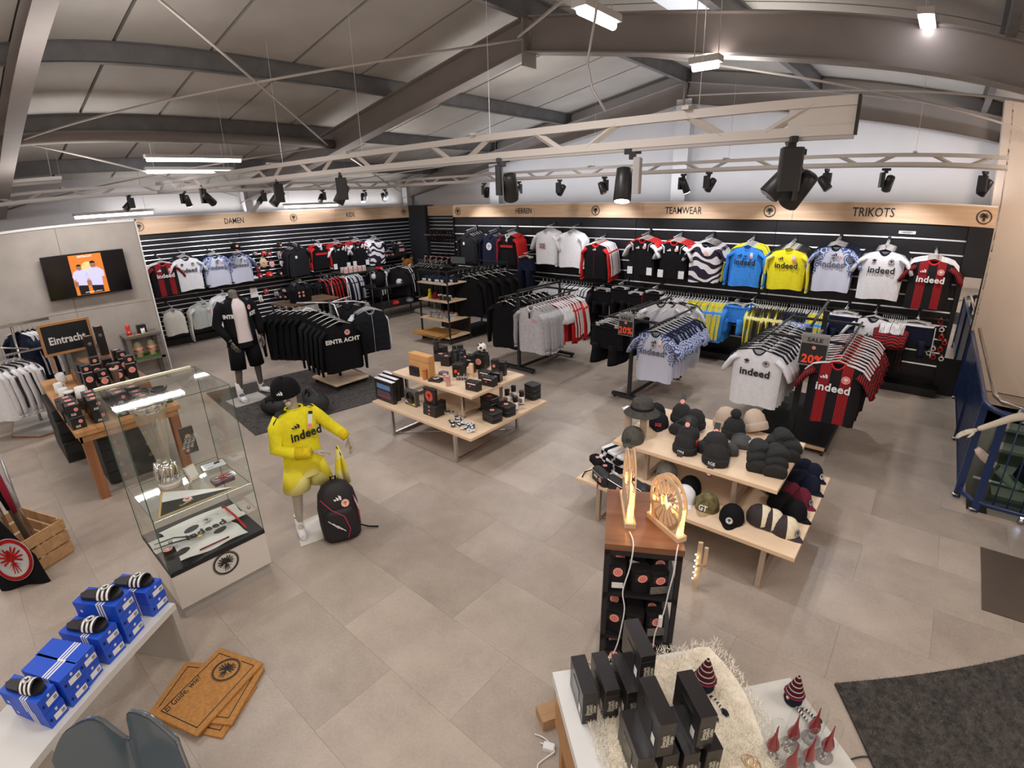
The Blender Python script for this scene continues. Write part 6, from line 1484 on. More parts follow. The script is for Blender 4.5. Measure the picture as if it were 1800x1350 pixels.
# foremost upper corner (left) of each box face in the photo -> position
# the narrow faces look along +e1 (towards the camera side)
for lab, px, py, top, z in (('black box standing leftmost on the sheepskin', 1025, 1225, .91, .75), ('black box second from the left on the sheepskin', 1064, 1218, .91, .75), ('black box third from the left, half hidden', 1103, 1221, .91, .75),
   ('black box under the high middle one, at the rear', 1128, 1221, .91, .75), ('high black box at the back of the group', 1127, 1158, 1.07, .91),
   ('black box in the front row, leftmost', 1122, 1337, .91, .75), ('black box in the front row, second', 1166, 1332, .91, .75), ('high black box in the middle with silver print', 1160, 1278, 1.07, .91),
   ('black box in the front row, third', 1203, 1330, .91, .75), ('black box in the front row, rightmost', 1243, 1324, .91, .75), ('high black box on the right with silver print', 1232, 1265, 1.07, .91)):
    u, v = invuv(px, py, top); 
    t = fbox(u, v, z+(.006 if z < .8 else .007), lab)
# gnomes, glass domes, star
def gnome(loc, rz, lab, s=1, lie=False):
    t = thing('gnome', lab, 'gnome', loc, rz); t.scale = (s,)*3
    MB().lathe([(.03, 0), (.036, .015), (.034, .045), (.02, .06), (.001, .062)], 14).obj('torso', c_navy, t)
    mb = MB(); mb.lathe([(.034, .045), (.036, .055), (.03, .075), (.021, .10), (.010, .13), (.001, .148)], 14); mb.obj('pointed_hat', p_gn, t)
    MB().tube([(.036*cos(a*pi/6), .036*sin(a*pi/6), .05) for a in range(12)], .005, 5, closed=True).obj('hat_rim', c_maroon if 'c_maroon' in globals() else m_maroon, t); MB().sph((-.006, -.036, .045), .008, 8).obj('nose', M('gnome_skin', (.7, .4, .3), .7), t)
    for s_ in (-1, 1):
        MB().tube([(s_*.02+.02, -.01, .012), (.06, s_*.015-.012, .006), (.10, s_*.02-.022, .006)], .006, 6).obj('leg', p_leg, t); MB().sph((.112, s_*.022-.026, .010), .012, 8, sc=(1.4, .9, .9)).obj('boot', c_navy, t)
    return t
p_gn = rampmat('gnome_hat', lambda nt, co: _mix(nt, _math(nt, 'GREATER_THAN', _math(nt, 'SINE', _math(nt, 'MULTIPLY', _sep(nt, co)[2], 330.0)), .75), (.06, .006, .012), (.45, .42, .40)))
p_leg = rampmat('gnome_leg', lambda nt, co: _mix(nt, _math(nt, 'GREATER_THAN', _math(nt, 'SINE', _math(nt, 'MULTIPLY', _sep(nt, co)[0], 500.0)), .0), (.02, .02, .02), (.7, .7, .66)))
gnome(tfw(*invuv(1236, 1210, .755), .76), -.5, 'gnome with striped pointed hat sitting behind the right boxes', 1.15)
gnome(fz(1392, 1232, .752), -.3, 'gnome with dark body sitting on the pale side table', 1.0)
m_rg = M('red_glass', (.22, .004, .014), .12, spec=.9, coat=.5)
for i, (px, py, lb) in enumerate(((1352, 1330, 'leftmost'), (1388, 1310, 'rear left'), (1424, 1298, 'rearmost'), (1385, 1362, 'front left'), (1415, 1348, 'front middle'), (1447, 1330, 'rightmost'), (1446, 1296, 'farthest right'))):
    if i == 6: continue
    t = thing('glass_dome', lb+' clear glass dome with a red glass drop', 'ornament', fz(px, py, .75)); t.scale = (1.05, 1.05, 1.5)
    MB().lathe([(.030, .004), (.030, .10), (.027, .118), (.017, .130), (.001, .134)], 18, capb=False).obj('dome', m_glass, t); MB().lathe([(.032, 0), (.032, .005)], 18).obj('base', M('glassware'), t)
    MB().lathe([(.007, .006), (.012, .014), (.007, .022)], 12).obj('stem', m_tin, t)
    MB().lathe([(.006, .022), (.018, .034), (.022, .046), (.017, .058), (.008, .074), (.004, .092), (.001, .118)], 16).obj('glass_drop', m_rg, t)
    MB().sph((0, 0, .040), .008, 8).obj('glow_core', M('tealight', (1, .1, .05), .5, emit=(1, .06, .03), es=1.2), t)
t = thing('wire_star', 'golden wire star ornament at the lower edge of the sheepskin', 'ornament', fz(1318, 1345, .765)); 
mb = MB()
for k in range(7): mb.tube([(.035*cos(a*pi/6)*cos(k), .022*sin(a*pi/6), .02+.018*cos(a*pi/6)*sin(k)) for a in range(12)], .0012, 4, closed=True)
mb.obj('wire', M('gold_wire', (.75, .45, .2), .35, metal=.8), t)
# cardboard boxes behind the white table
for i, (px, py, z, sx, sy, sz, lb) in enumerate(((1025, 1196, .0, .09, .10, .10, 'tall brown cardboard box behind the white table'), (998, 1225, .0, .10, .12, .07, 'middle brown cardboard box behind the white table'), (972, 1262, .0, .10, .16, .07, 'low brown cardboard box left of the white table'))):
    p = fz(px, py, z); t = thing('cardboard_box', lb, 'box', p, ta+.2); MB().box(-sx/2, sx/2, -sy/2, sy/2, 0, sz).obj('carton', m_card, t); MB().box(-.01, .01, -sy/2-.001, sy/2+.001, sz, sz+.001).obj('tape', M('brown_tape', (.42, .26, .14), .6), t)
cable([fz(950, 1305, .01), fz(965, 1312, .02), fz(975, 1320, .02), fz(962, 1330, .01), fz(945, 1345, .01), fz(952, 1362, .01)], 'white cable curled on the floor left of the white table')
cable([fz(940, 1290, .01), fz(955, 1296, .01), fz(970, 1308, .02)], 'short white lead end by the white table leg')
t = thing('power_adapter', 'white plug adapter on the floor beside the white table', 'adapter', fz(965, 1316, 0), .4); MB().rbox(-.03, .03, -.02, .02, 0, .03, .008).obj('adapter_body', m_wht, t)
cable([fz(1495, 1335, .01), fz(1515, 1330, .01), fz(1540, 1331, .01)], 'black cable between the side table and the dark rug', .005, m_blk)
# ================================================================ RUGS AND MATS
def rug(name, label, pts, mat, h=.012, density=2500, col2=None, tl=.012):
    c = sum((Vector(p) for p in pts), Vector())/len(pts); t = thing(name, label, 'rug', c); q = [(p[0]-c.x, p[1]-c.y) for p in pts]
    MB().prism(q, 0, h).obj('rug_body', mat, t)
    return t, q
m_rug = M('rug_grey', (.060, .054, .050), .98, var=.55, scale=26, bump=.8, coord='Object')
r1 = [fz(378, 700), fz(457, 768), fz(712, 688), fz(610, 640)]
rug('rug', 'dark grey rug under the mannequin and the sweater stand', [Vector((-8.20, 2.33, 0)), Vector((-6.06, 2.15, 0)), Vector((-5.72, 4.25, 0)), Vector((-7.9, 4.5, 0))], m_rug)
C0 = fz(1466, 1203); r2, q2 = rug('rug', 'dark grey pile rug at the lower right', [C0, fz(1535, 1350)+(fz(1535, 1350)-C0)*1.2, Vector((2.2, 2.0, 0)), fz(1800, 1153)+(fz(1800, 1153)-C0)*.4], m_rug, .014)
def inpoly(x, y, q):
    c = False
    for i in range(len(q)):
        (x1, y1), (x2, y2) = q[i], q[i-1]
        if (y1 > y) != (y2 > y) and x < (x2-x1)*(y-y1)/(y2-y1)+x1: c = not c
    return c
mb = MB(); rr = random.Random(5); xs = [p[0] for p in q2]; ys = [p[1] for p in q2]; n = 0
while n < 42000:
    x, y = rr.uniform(min(xs), max(xs)), rr.uniform(min(ys), max(ys))
    if not inpoly(x, y, q2): continue
    a = rr.uniform(0, 6.28); h = rr.uniform(.008, .018); l = rr.uniform(.004, .014); bx, by = .0016*cos(a+1.6), .0016*sin(a+1.6)
    mb.add([(x-bx, y-by, .012), (x+bx, y+by, .012), (x+l*cos(a), y+l*sin(a), .012+h)], [(0, 1, 2)]); n += 1
mb.obj('pile', M('rug_pile', (.085, .076, .068), .98, var=.6, scale=14), r2, kind='stuff')
t = thing('door_mat', 'dark brown floor panel before the railing', 'mat', (.84, 4.55, 0)); MB().box(0, 1.2, -.6, .25, 0, .008).obj('mat_body', M('brown_panel', (.10, .075, .06), .3), t)
m_coir = M('coir_mat', (.43, .20, .055), .95, var=.18, scale=50, bump=.35)
def coir(a, b, c, label, z, full=True):
    a, b, c = fz(*a), fz(*b), fz(*c); ux_ = (b-a); L = ux_.length; W_ = (c-b).length; t = thing('coir_doormat', label, 'doormat', (a.x, a.y, z), math.atan2(ux_.y, ux_.x))
    sgn = -1 if ux_.cross(c-b).z < 0 else 1
    MB().rbox(0, L, min(0, sgn*W_), max(0, sgn*W_), 0, .015, .006).obj('mat_body', m_coir, t)
    y0, y1 = sorted((0, sgn*W_)); e = .035; th = .006
    f = MB().box(e, L-e, y0+e, y0+e+th, .015, .0155); f.box(e, e+th, y0+e, y1-e, .015, .0155); f.box(L-e-th, L-e, y0+e, y1-e, .015, .0155); f.box(e, L-e, y1-e-th, y1-e, .015, .0155); f.obj('printed_frame', m_ink, t)
    return t, L, W_, sgn
tm, L, W_, sg_ = coir((271, 1265), (390, 1147), (467, 1173), 'topmost coir doormat with a round eagle crest and script greeting', .034)
MB().prism([(.092*cos(a*pi/16), .092*sin(a*pi/16)) for a in range(32)], .0156, .016, 0, Matrix.Translation((L-.12, sg_*W_*.5, 0))).obj('crest_ground', m_coir, tm)
emblem(tm, (L-.12, sg_*W_*.5, .0155), (0, 0, -pi/2+.2), .082, None, m_ink)
text('Ei Gude, wie?', .062, m_ink, tm, (L*.33, sg_*W_*.17, .016), (0, 0, 0), .0, .75, .35)
tm2, L2, W2, sg2 = coir((262, 1262), (330, 1168), (440, 1215), 'lower coir doormat turned under the topmost one', .016); text('?', .07, m_ink, tm2, (.06, sg2*.07, .016), (0, 0, .1), .01, .8, .3)
coir((285, 1275), (352, 1190), (425, 1240), 'lowest coir doormat sticking out at the bottom of the pile', .0)
# ================================================================ SHOE BENCH WITH BLUE BOXES
bN, bF = fz(85, 1308, .44), fz(308, 1060, .44); ub = (bF-bN).normalized(); rb = math.atan2(ub.y, ub.x); LB = (bF-bN).length
bench = thing('display_bench', 'white and grey bench carrying the blue shoe boxes', 'bench', (bN.x, bN.y, 0), rb); DB = .42
m_bench = M('bench_white', (.66, .65, .63), .4)
MB().box(-.5, LB, 0, DB, .40, .44).obj('bench_top', m_bench, bench); MB().box(LB-.04, LB, 0, DB, 0, .40).obj('side_leg', M('bench_grey', (.45, .43, .40), .5), bench); MB().box(.0, .04, 0, DB, 0, .40).obj('side_leg', m_bench, bench)
m_bb = M('shoe_box_blue', (.012, .085, .62), .35); 
def shoebox(loc, rz, label, w_=.125, d_=.27, h_=.088, op=False):
    t = thing('shoe_box', label, 'shoe box', loc, rz)
    MB().box(0, w_, 0, d_, 0, h_*.97).obj('carton', m_bb, t); MB().box(-.0015, w_+.0015, -.0015, d_+.0015, h_*.72, h_).obj('lid', m_bb, t)
    for k in (-1, 0, 1):
        y = d_*.36+k*.017; MB().box(-.002, w_+.002, y-.0045, y+.0045, h_, h_+.0008).obj('lid_stripe', m_wht, t); MB().box(-.0025, -.0015, y-.0045, y+.0045, h_*.0, h_).obj('side_stripe', m_wht, t)
    put('brand_mark', leaf_logo(m_wht), t, (w_*.58, -.0018, h_*.80), FRONT, .013); put('brand_mark', leaf_logo(m_wht), t, (-.002, d_*.85, h_*.35), (pi/2, 0, -pi/2), .014)
    MB().box(w_*.34, w_*.95, -.003, -.0016, h_*.22, h_*.58).obj('size_label', m_wht, t); MB().box(w_*.72, w_*.90, -.0036, -.003, h_*.28, h_*.5).obj('barcode', M('barcode_grey', (.3, .3, .3), .6), t)
    MB().prism([(.008*cos(a*pi/6), .008*sin(a*pi/6)) for a in range(12)], 0, .001, 0, Matrix.Translation((w_*.17, -.0016, h_*.45)) @ Matrix.Rotation(pi/2, 4, 'X')).obj('finger_hole', M('hole_dark', (.003, .01, .05), .8), t)
    return t
def slide(M4, label):
    t = thing('slide_sandal', label, 'sandal'); t.matrix_world = M4
    pts = [(-.040, -.10), (-.047, -.05), (-.040, 0), (-.036, .05), (-.030, .09), (0, .11), (.030, .09), (.036, .05), (.042, 0), (.047, -.05), (.040, -.10), (.02, -.125), (-.02, -.125)]
    MB().prism(pts[::-1], 0, .022).obj('sole', M('slide_black', (.015, .013, .015), .4), t)
    MB().grid(lambda u, v: (.050*cos(pi*u)*1.0, -.09+.085*v, .012+.048*sin(pi*u)*(1-.1*v)), 12, 4).obj('strap', M('slide_black'), t)
    for k in range(3):
        MB().grid(lambda u, v, k=k: (.051*cos(pi*u), -.083+.027*k+.013*v, .0135+.0485*sin(pi*u)*(1-.1*(k/3))), 12, 1).obj('strap_stripe', m_wht, t)
    emblem(t, (0.0, -.048, .0635), (0.05, 0, pi), .026, m_wht, m_ink, small=True)
    return t
ix = rb+0  # box local x runs along the bench front edge (far direction = -x), faces point to the aisle
def stack(px, py, n, names, sandal=None, rzoff=0, dx=0, w_=.125):
    b = fz(px, py, .442); last = None
    for k in range(n):
        rz = rb+rzoff+random.uniform(-.05, .05); last = (b+Vector((0, 0, .0895*k)), rz); shoebox(last[0], rz, names[k], w_)
    if sandal:
        Mx = Matrix.Translation(last[0]) @ Matrix.Rotation(last[1], 4, 'Z') @ Matrix.Translation((w_*.5, .14, .0895)) @ Matrix.Rotation(R_(8), 4, 'Z'); slide(Mx, sandal)
stack(91, 1282, 2, ('lower blue shoe box at the near end of the bench', 'upper blue shoe box at the near end, with a sandal'), 'black and white slide sandal nearest the lower left corner')
stack(128, 1244, 2, ('lower blue shoe box second from the near end', 'upper plain blue shoe box second from the near end'), None, 0)
stack(155, 1211, 2, ('lower blue shoe box third from the near end', 'upper plain blue shoe box third from the near end'), None, .05)
stack(193, 1168, 2, ('lower blue shoe box in the middle of the bench', 'upper blue shoe box in the middle, with a sandal'), 'slide sandal in the middle of the bench')
stack(229, 1131, 3, ('lowest blue shoe box of the stack of three', 'middle blue shoe box of the stack of three', 'topmost blue shoe box of the stack of three'), 'slide sandal on the stack of three boxes', .04)
stack(271, 1084, 2, ('lower blue shoe box at the far end of the bench', 'upper blue shoe box at the far end of the bench'), 'slide sandal at the far end of the bench', .0)
p = fz(227, 1062, .62); t = thing('price_card', 'small white price card between the rear shoe boxes', 'card', p+Vector((0.0, 0, -.04)), rb+.2); MB().box(-.025, .025, -.002, 0, -.02, .02).obj('card_sheet', m_wht, t); MB().box(-.018, .018, -.003, -.002, -.008, .008).obj('printed_lines', M('barcode_grey'), t)
# ================================================================ GREY SHELL CHAIR
m_ch = M('shell_grey', (.085, .115, .14), .16, coat=1)
ch = thing('shell_chair', 'glossy grey sculpted chair with a notched double lobed back', 'chair', (-1.87, -.175, 0), R_(60))
def shell(u, v):
    # u across, v from back top (0) down to the seat front (1)
    x_ = (2*u-1); lobe = .05*(1-((abs(x_)-.55)/.55)**2)
    top = .87-.21*math.exp(-(x_/.17)**2)-.10*max(0, abs(x_)-.6)**1.5*4
    w_ = .25+.03*v
    if v < .6:
        t_ = v/.6; z = top*(1-t_)+.44*t_; y = .17-.13*t_+.05*cos(x_*1.5)-.09*x_*x_*(1-.4*t_)-lobe*.6*(1-t_)
    else:
        t_ = (v-.6)/.4; z = .44-.05*sin(pi*t_*.8)+.07*abs(x_)**2*(1-t_*.3)-.03*t_; y = .04+.05*cos(x_*1.5)-.40*t_
    return (x_*w_, y, z)
def shell2(u, v):
    p = shell(u, v); return (p[0]*1.0, p[1]+.035*(1 if v < .6 else .3), p[2]-(.035 if v >= .6 else .0)-(.02 if v < .05 else 0))
mb = MB(); mb.grid(shell, 32, 28); mb.grid(shell2, 32, 28, flip=True)
W3 = 33
def rim(i0, j0): return (2*0+1)
N1 = 33*29
edge = [(i, 0) for i in range(33)]+[(32, j) for j in range(1, 29)]+[(i, 28) for i in range(31, -1, -1)]+[(0, j) for j in range(27, 0, -1)]
ids = [j*33+i for i, j in edge]
for k in range(len(ids)):
    a, b_ = ids[k], ids[(k+1) % len(ids)]; mb.f.append((a, b_, b_+N1, a+N1)); mb.m.append(0); mb.sm.append(True)
so = mb.obj('seat_shell', m_ch, ch); md = so.modifiers.new('s', 'SUBSURF'); md.levels = 1; md.render_levels = 1
MB().lathe([(.24, 0), (.24, .02), (.10, .06), (.06, .14), (.06, .30), (.14, .39)], 24).obj('pedestal', m_ch, ch)
# ================================================================ GLASS DISPLAY CASE
cx0, cx1, cy0, cy1, cb, ct = -4.10, -3.45, .49, 1.13, .40, 1.55
cs = thing('display_case', 'glass display case on a white base with a black eagle crest', 'display case', (cx0, cy0, 0)); W_, D_ = cx1-cx0, cy1-cy0
MB().box(0, W_, 0, D_, .10, cb-.012).obj('base_cabinet', M('case_white', (.72, .68, .63), .4), cs); MB().box(.02, W_-.02, .01, D_-.01, 0, .10).obj('kick_plate', M('case_grey', (.42, .40, .38), .4), cs)
MB().box(-.002, W_+.003, -.002, D_+.003, cb-.03, cb).obj('display_floor', m_black, cs)
g = .006
for nm, a in (('front_pane', (W_-g, W_, 0, D_, cb, ct)), ('back_pane', (0, g, 0, D_, cb, ct)), ('side_pane', (g, W_-g, 0, g, cb, ct)), ('side_pane', (g, W_-g, D_-g, D_, cb, ct)), ('top_pane', (0, W_, 0, D_, ct, ct+g))): MB().box(*a).obj(nm, m_glassd, cs)
SZ = .80
MB().box(.01, W_-.01, .01, D_-.01, SZ-.006, SZ).obj('glass_shelf', glass('shelf_glass', (.93, .96, .95), 1.0), cs)
ed = MB()
for (a, b_) in (((0, 0), (0, 1)), ((0, 0), (1, 0)), ((1, 0), (1, 1)), ((0, 1), (1, 1))):
    ed.tube([(a[0]*W_, a[1]*D_, ct+g), (b_[0]*W_, b_[1]*D_, ct+g)], .0022, 4); ed.tube([(.01+a[0]*(W_-.02), .01+a[1]*(D_-.02), SZ), (.01+b_[0]*(W_-.02), .01+b_[1]*(D_-.02), SZ)], .0022, 4)
for x in (0, 1):
    for y in (0, 1): ed.tube([(x*W_, y*D_, cb), (x*W_, y*D_, ct)], .0028, 4)
ed.obj('glass_edge', m_gedge, cs)
MB().box(.0, .03, .0, D_*.95, ct+.007, ct+.022).obj('edge_profile', M('pale_profile', (.85, .80, .62), .3, metal=.3), cs)
emblem(cs, (W_+.001, D_*.53, .285), (pi/2, 0, pi/2), .088, None, m_ink)
for y in (.06, D_-.06): MB().lathe([(.012, 0), (.012, .012)], 10, 0, Matrix.Translation((W_-.02, y, .62)) @ Matrix.Rotation(pi/2, 4, 'Y')).obj('glass_clamp', m_tin, cs)
# trophy
m_silver = M('chrome_silver', (.80, .78, .75), .08, metal=1)
tp = fz(303, 856, SZ)
t = thing('trophy', 'large clear and silver trophy cup on the glass shelf', 'trophy', tp+Vector((-.02, 0, .001)))
MB().lathe([(.075, 0), (.075, .045), (.07, .05)], 24).obj('foot_ring', M('trophy_ivory', (.72, .68, .62), .4), t)
for z in (.012, .03): MB().tube([(.0765*cos(a*pi/12), .0765*sin(a*pi/12), z) for a in range(24)], .002, 4, closed=True).obj('engraved_line', M('line_pink', (.5, .3, .3), .5), t)
mb = MB(); mb.lathe([(.068, .05), (.055, .10), (.062, .15), (.052, .20)], 24)
for k in range(8): a = k*pi/4; mb.tube([(.058*cos(a), .058*sin(a), .05), (.074*cos(a+.15), .074*sin(a+.15), .10), (.066*cos(a+.3), .066*sin(a+.3), .15), (.05*cos(a+.4), .05*sin(a+.4), .20)], .014, 8)
mb.obj('figure_stem', m_silver, t)
MB().lathe([(.050, .20), (.058, .27), (.085, .42), (.115, .58), (.128, .63)], 28, sx=1, sy=.85, capb=False).obj('cup_body', M('cup_glass', (.70, .65, .56), .15, metal=.5, alpha=.42), t)
mb = MB(); mb.lathe([(.129, .60), (.132, .63), (.134, .655), (.130, .66), (.124, .63)], 28, sy=.85)
for k in range(14): a = k*2*pi/14; mb.sph((.130*cos(a), .130*.85*sin(a), .64), .014, 6)
mb.obj('chased_rim', m_silver, t)
MB().tube([(.086+.03*cos(a*pi/8), .0+.03*sin(a*pi/8)*.6, .53+.03*sin(a*pi/8)) for a in range(16)], .004, 5, closed=True).obj('medallion', m_tin, t)
def cbox(px, py, z, sx, sy, sz, lab, mat, rz=0, nm='box', cat='box', tilt=0):
    p = fz(px, py, z); t = thing(nm, lab, cat, p+Vector((0, 0, .001)), rot=(tilt, 0, rz)); MB().rbox(-sx/2, sx/2, -sy/2, sy/2, 0, sz, .004).obj('body', mat, t); return t
t = cbox(342, 842, SZ, .09, .025, .11, 'silver framed ticket leaning before the trophy', m_silver, pi/2+.4, 'ticket_block', 'ticket block', -.35); MB().box(-.035, .035, -.015, -.0135, .015, .095).obj('ticket', m_wht, t)
t = cbox(378, 826, SZ, .17, .13, .05, 'clear acrylic box with a printed white ticket', glass('acrylic', (.9, .9, .92)), pi/2-.1, 'acrylic_box', 'acrylic box'); MB().box(-.075, .075, -.055, .055, .04, .043).obj('ticket', m_wht, t); MB().prism([(-.0, 0), (.05, .01), (.045, .05), (.01, .04)], .0432, .0438).obj('dark_print', m_ink, t); MB().box(-.05, -.01, -.035, -.03, .0432, .0438).obj('printed_line', m_ink, t)
t = cbox(392, 846, SZ, .14, .10, .03, 'dark patterned wrist strap bundle before the acrylic box', M('wrap_dark', (.12, .05, .07), .3, var=.8, scale=40), pi/2, 'strap_bundle', 'straps'); 
for k in range(3): MB().tube([(.03*cos(a*pi/6)-.03+.04*k, .02*sin(a*pi/6), .032+.01*(k % 2)) for a in range(12)], .004, 5, closed=True).obj('loop', (m_tin, m_redp, m_wht)[k], t)
t = cbox(338, 795, SZ, .10, .03, .22, 'tall black printed scarf roll with diagonal lettering on the glass shelf', M('roll_dark', (.05, .045, .045), .5, var=.5, scale=60), pi/2, 'scarf_roll', 'scarf', -.1)
for i in range(3): text('EINTRACHT', .03, m_wht, t, (-.03+.03*i, -.0165, .10), (pi/2, -R_(65), 0), .01, .7)
sticker(t, (0, -.017, .15), FRONT, .014); sticker(t, (-.03, -.017, .03), FRONT, .014)
pn = thing('pennant', 'triangular black and white pennant with golden fringe on the glass shelf', 'pennant', (0, 0, 0))
a, b_, c = fz(287, 866, SZ), fz(283, 908, SZ), fz(412, 857, SZ); m_ = (a+b_)/2; cc = (a+b_+c)/3
for nm, ps, mt, z in (('gold_fringe', (a+(a-cc)*.09, b_+(b_-cc)*.09, c+(c-cc)*.09), M('gold_fringe', (.62, .42, .12), .6), .002), ('black_half', (m_+(a-m_)*.1, b_, c), m_ink, .004), ('white_half', (a, m_+(a-m_)*.1, c), m_wht, .0041)):
    q = [(p.x-cc.x, p.y-cc.y) for p in ps]
    if (Vector(q[1]+(0,))-Vector(q[0]+(0,))).cross(Vector(q[2]+(0,))-Vector(q[0]+(0,))).z < 0: q = q[::-1]
    MB().prism(q, z-.002, z).obj(nm, mt, pn)
pn.location = (cc.x, cc.y, SZ); emblem(pn, (.02, .0, .0045), (0, 0, pi/2), .03, m_wht, m_redp, small=True); text('Frankfurt', .035, M('ink_gold', (.7, .55, .2), .4), pn, (.06, -.02, .0045), (0, 0, pi/2+.35), .01, .7)
# shirt folded on the black case floor
sh = thing('folded_shirt', 'white matchday shirt with red trim laid on the black floor of the case', 'shirt', ((cx0+cx1)/2+.02, (cy0+cy1)/2, cb+.002), R_(0))
def fold(u, v): return ((v-.5)*.50, (u-.5)*.46*(1-.12*sin(pi*v)), .012+.012*sin(9*u+1)*sin(7*v)+.010*sin(15*v+3*u))
mb = MB(); mb.grid(fold, 22, 22, flip=True); mb.obj('shirt_body', M('shirt_white', (.80, .79, .77), .7), sh)
for s_, yy in ((-1, -.25), (1, .24)): MB().grid(lambda u, v: ((u-.5)*.22-.08, yy+(v-.5)*.14, .014+.012*sin(8*u+s_)), 10, 6, flip=True).obj('sleeve', M('shirt_white'), sh)
MB().tube([(-.22, .235, .03), (0, .24, .028), (.22, .23, .03)], .008, 5).obj('red_trim', c_red, sh); MB().tube([(.235, -.1, .03), (.24, .1, .03)], .006, 5).obj('hem_trim', c_wine, sh)
text('indeed', .10, m_ink, sh, (.03, 0.02, .040), (0, 0, pi/2), .03); emblem(sh, (-.10, .07, .038), (0, 0, pi/2), .03, m_wht, m_ink, small=True)
emblem(sh, (.05, -.25, .034), (0, 0, pi/2), .032, M('crest_red'), m_wht, small=True)
md = thing('medal', 'golden medal on a black ribbon lying on the white shirt', 'medal', (cx0+.37, cy0+.22, cb+.045)); MB().lathe([(.02, 0), (.02, .004)], 16, 0, Matrix.Translation((.05, .06, 0))).obj('medal_disc', M('gold_disc', (.75, .6, .2), .3, metal=.7), md); MB().tube([(.05, .05, .003), (.0, -.12, .006), (-.03, -.22, .0)], .009, 6, flat=.2).obj('ribbon', m_ink, md); MB().tube([(.05, .05, .003), (-.06, -.08, .006), (-.09, -.2, .0)], .009, 6, flat=.2).obj('ribbon', m_ink, md)
# ================================================================ WOODEN TABLE AT THE LEFT WITH MUGS AND BOXES
m_tw = wood('honey_wood', (.40, .19, .07), (.56, .30, .13), 3); m_twr = wood('leg_wood', (.26, .10, .04), (.38, .16, .07), 3, axis='z')
wz = .75; t = thing('wooden_table', 'honey brown wooden table with black gift boxes and mugs at the left', 'table', (-8.2, .44, 0))
for i in range(5): MB().box(.0, 2.42, .186*i+.001, .186*(i+1)-.001, wz-.045, wz).obj('plank', m_tw, t)
MB().box(.03, 2.38, .03, .05, wz-.12, wz-.045).obj('apron', m_tw, t); MB().box(2.36, 2.38, .03, .90, wz-.12, wz-.045).obj('apron', m_tw, t)
for x in (.05, 2.29):
    for y in (.04, .82): MB().box(x, x+.085, y, y+.085, 0, wz-.045).obj('leg', m_twr, t)
dr = thing('drawer_unit', 'black drawer unit with small ring pulls under the wooden table', 'cabinet', (-7.0, .62, 0))
for k in range(5):
    d_ = MB().box(0, .93, .0, .55, .02+.125*k, .14+.125*k).obj('drawer', M('drawer_black', (.02, .022, .022), .6), dr)
    for y in (.14, .42): MB().tube([(.935, y+.014*cos(a*pi/6), .08+.125*k+.014*sin(a*pi/6)) for a in range(12)], .0035, 5, closed=True).obj('ring_pull', m_tin, d_)
for i in range(5):
    t = thing('storage_crate', 'black fabric crate number %s from below at the table front' % 'one two three four five'.split()[i], 'crate', (-7.95+.09*(i % 2), .40, .13*i), 0); MB().rbox(0, .85, 0, .20, 0, .125, .01).obj('crate_body', M('drawer_black'), t); MB().box(.0, .85, -.002, .202, .115, .124).obj('crate_rim', M('rim_grey', (.05, .05, .05), .5), t)
# risers
rs = thing('riser', 'dark stepped riser on the wooden table', 'riser', (-7.9, .62, wz)); MB().box(0, 1.25, .15, .72, 0, .13).obj('lower_step', wood('riser_wood', (.2, .09, .04), (.3, .15, .07), 3), rs); MB().box(.0, .6, .25, .72, .13, .26).obj('upper_step', wood('riser_wood', (.2, .09, .04), (.3, .15, .07), 3), rs)
bx = random.Random(11); nb = 0
ORD = 'first second third fourth fifth sixth seventh'.split()
for ix_ in range(6):
    for iy in range(4):
        x = -5.96-.145*ix_; y = .50+.20*iy; h = bx.choice((.10, .12, .14)); stackn = 2 if (ix_ < 3 and iy < 3) else 1
        if iy == 0 and ix_ == 3: continue
        for s_ in range(stackn):
            nb += 1
            q = thing('gift_box', 'black gift box, %s from the table front in the %s row from the camera%s' % (ORD[ix_], ORD[iy], ', upper' if s_ else ''), 'box', (x+bx.uniform(-.01, .01), y+bx.uniform(-.01, .01), wz+.001+s_*(.121)), pi/2+bx.uniform(-.1, .1))
            hh = .12 if stackn == 2 else h
            MB().rbox(-.06, .06, -.055, .06, 0, hh, .004).obj('carton', m_boxk, q); sticker(q, (.02, -.0565, hh*.6), FRONT, .018); sticker(q, (0, 0, hh+.0005), (0, 0, pi/2), .03)
            text('SGE', .03, m_wht, q, (-.01, -.0575, hh*.22), FRONT, .02, .8)
for i in range(16):
    k = i % 4; r_ = i//4; x = -6.78-.16*k; y = .80+.14*r_; z = wz+.131
    if i in (1, 7, 10): continue
    q = thing('gift_box', 'black box with round red print on the riser, %s column %s row' % (ORD[k], ORD[r_]), 'box', (x, y, z), pi/2+bx.uniform(-.15, .15)); hh = bx.choice((.09, .13, .18)); MB().rbox(-.05, .05, -.05, .05, 0, hh, .004).obj('carton', m_boxk, q); sticker(q, (0, -.0515, hh*.6), FRONT, .026 if i % 2 else .034); 
    if i % 2 == 0: kbox(0, 0, 0, .09, .08, .08, 'small black box stacked on the riser boxes, %s column %s row' % (ORD[k], ORD[r_]), m_boxk, pi/2, 'front', at=Vector((x+.04, y, z+hh+.006)))
    if i % 2 == 0: MB().box(-.045, .045, -.045, .045, hh, hh+.004).obj('lid_plate', M('crest_cream'), q)
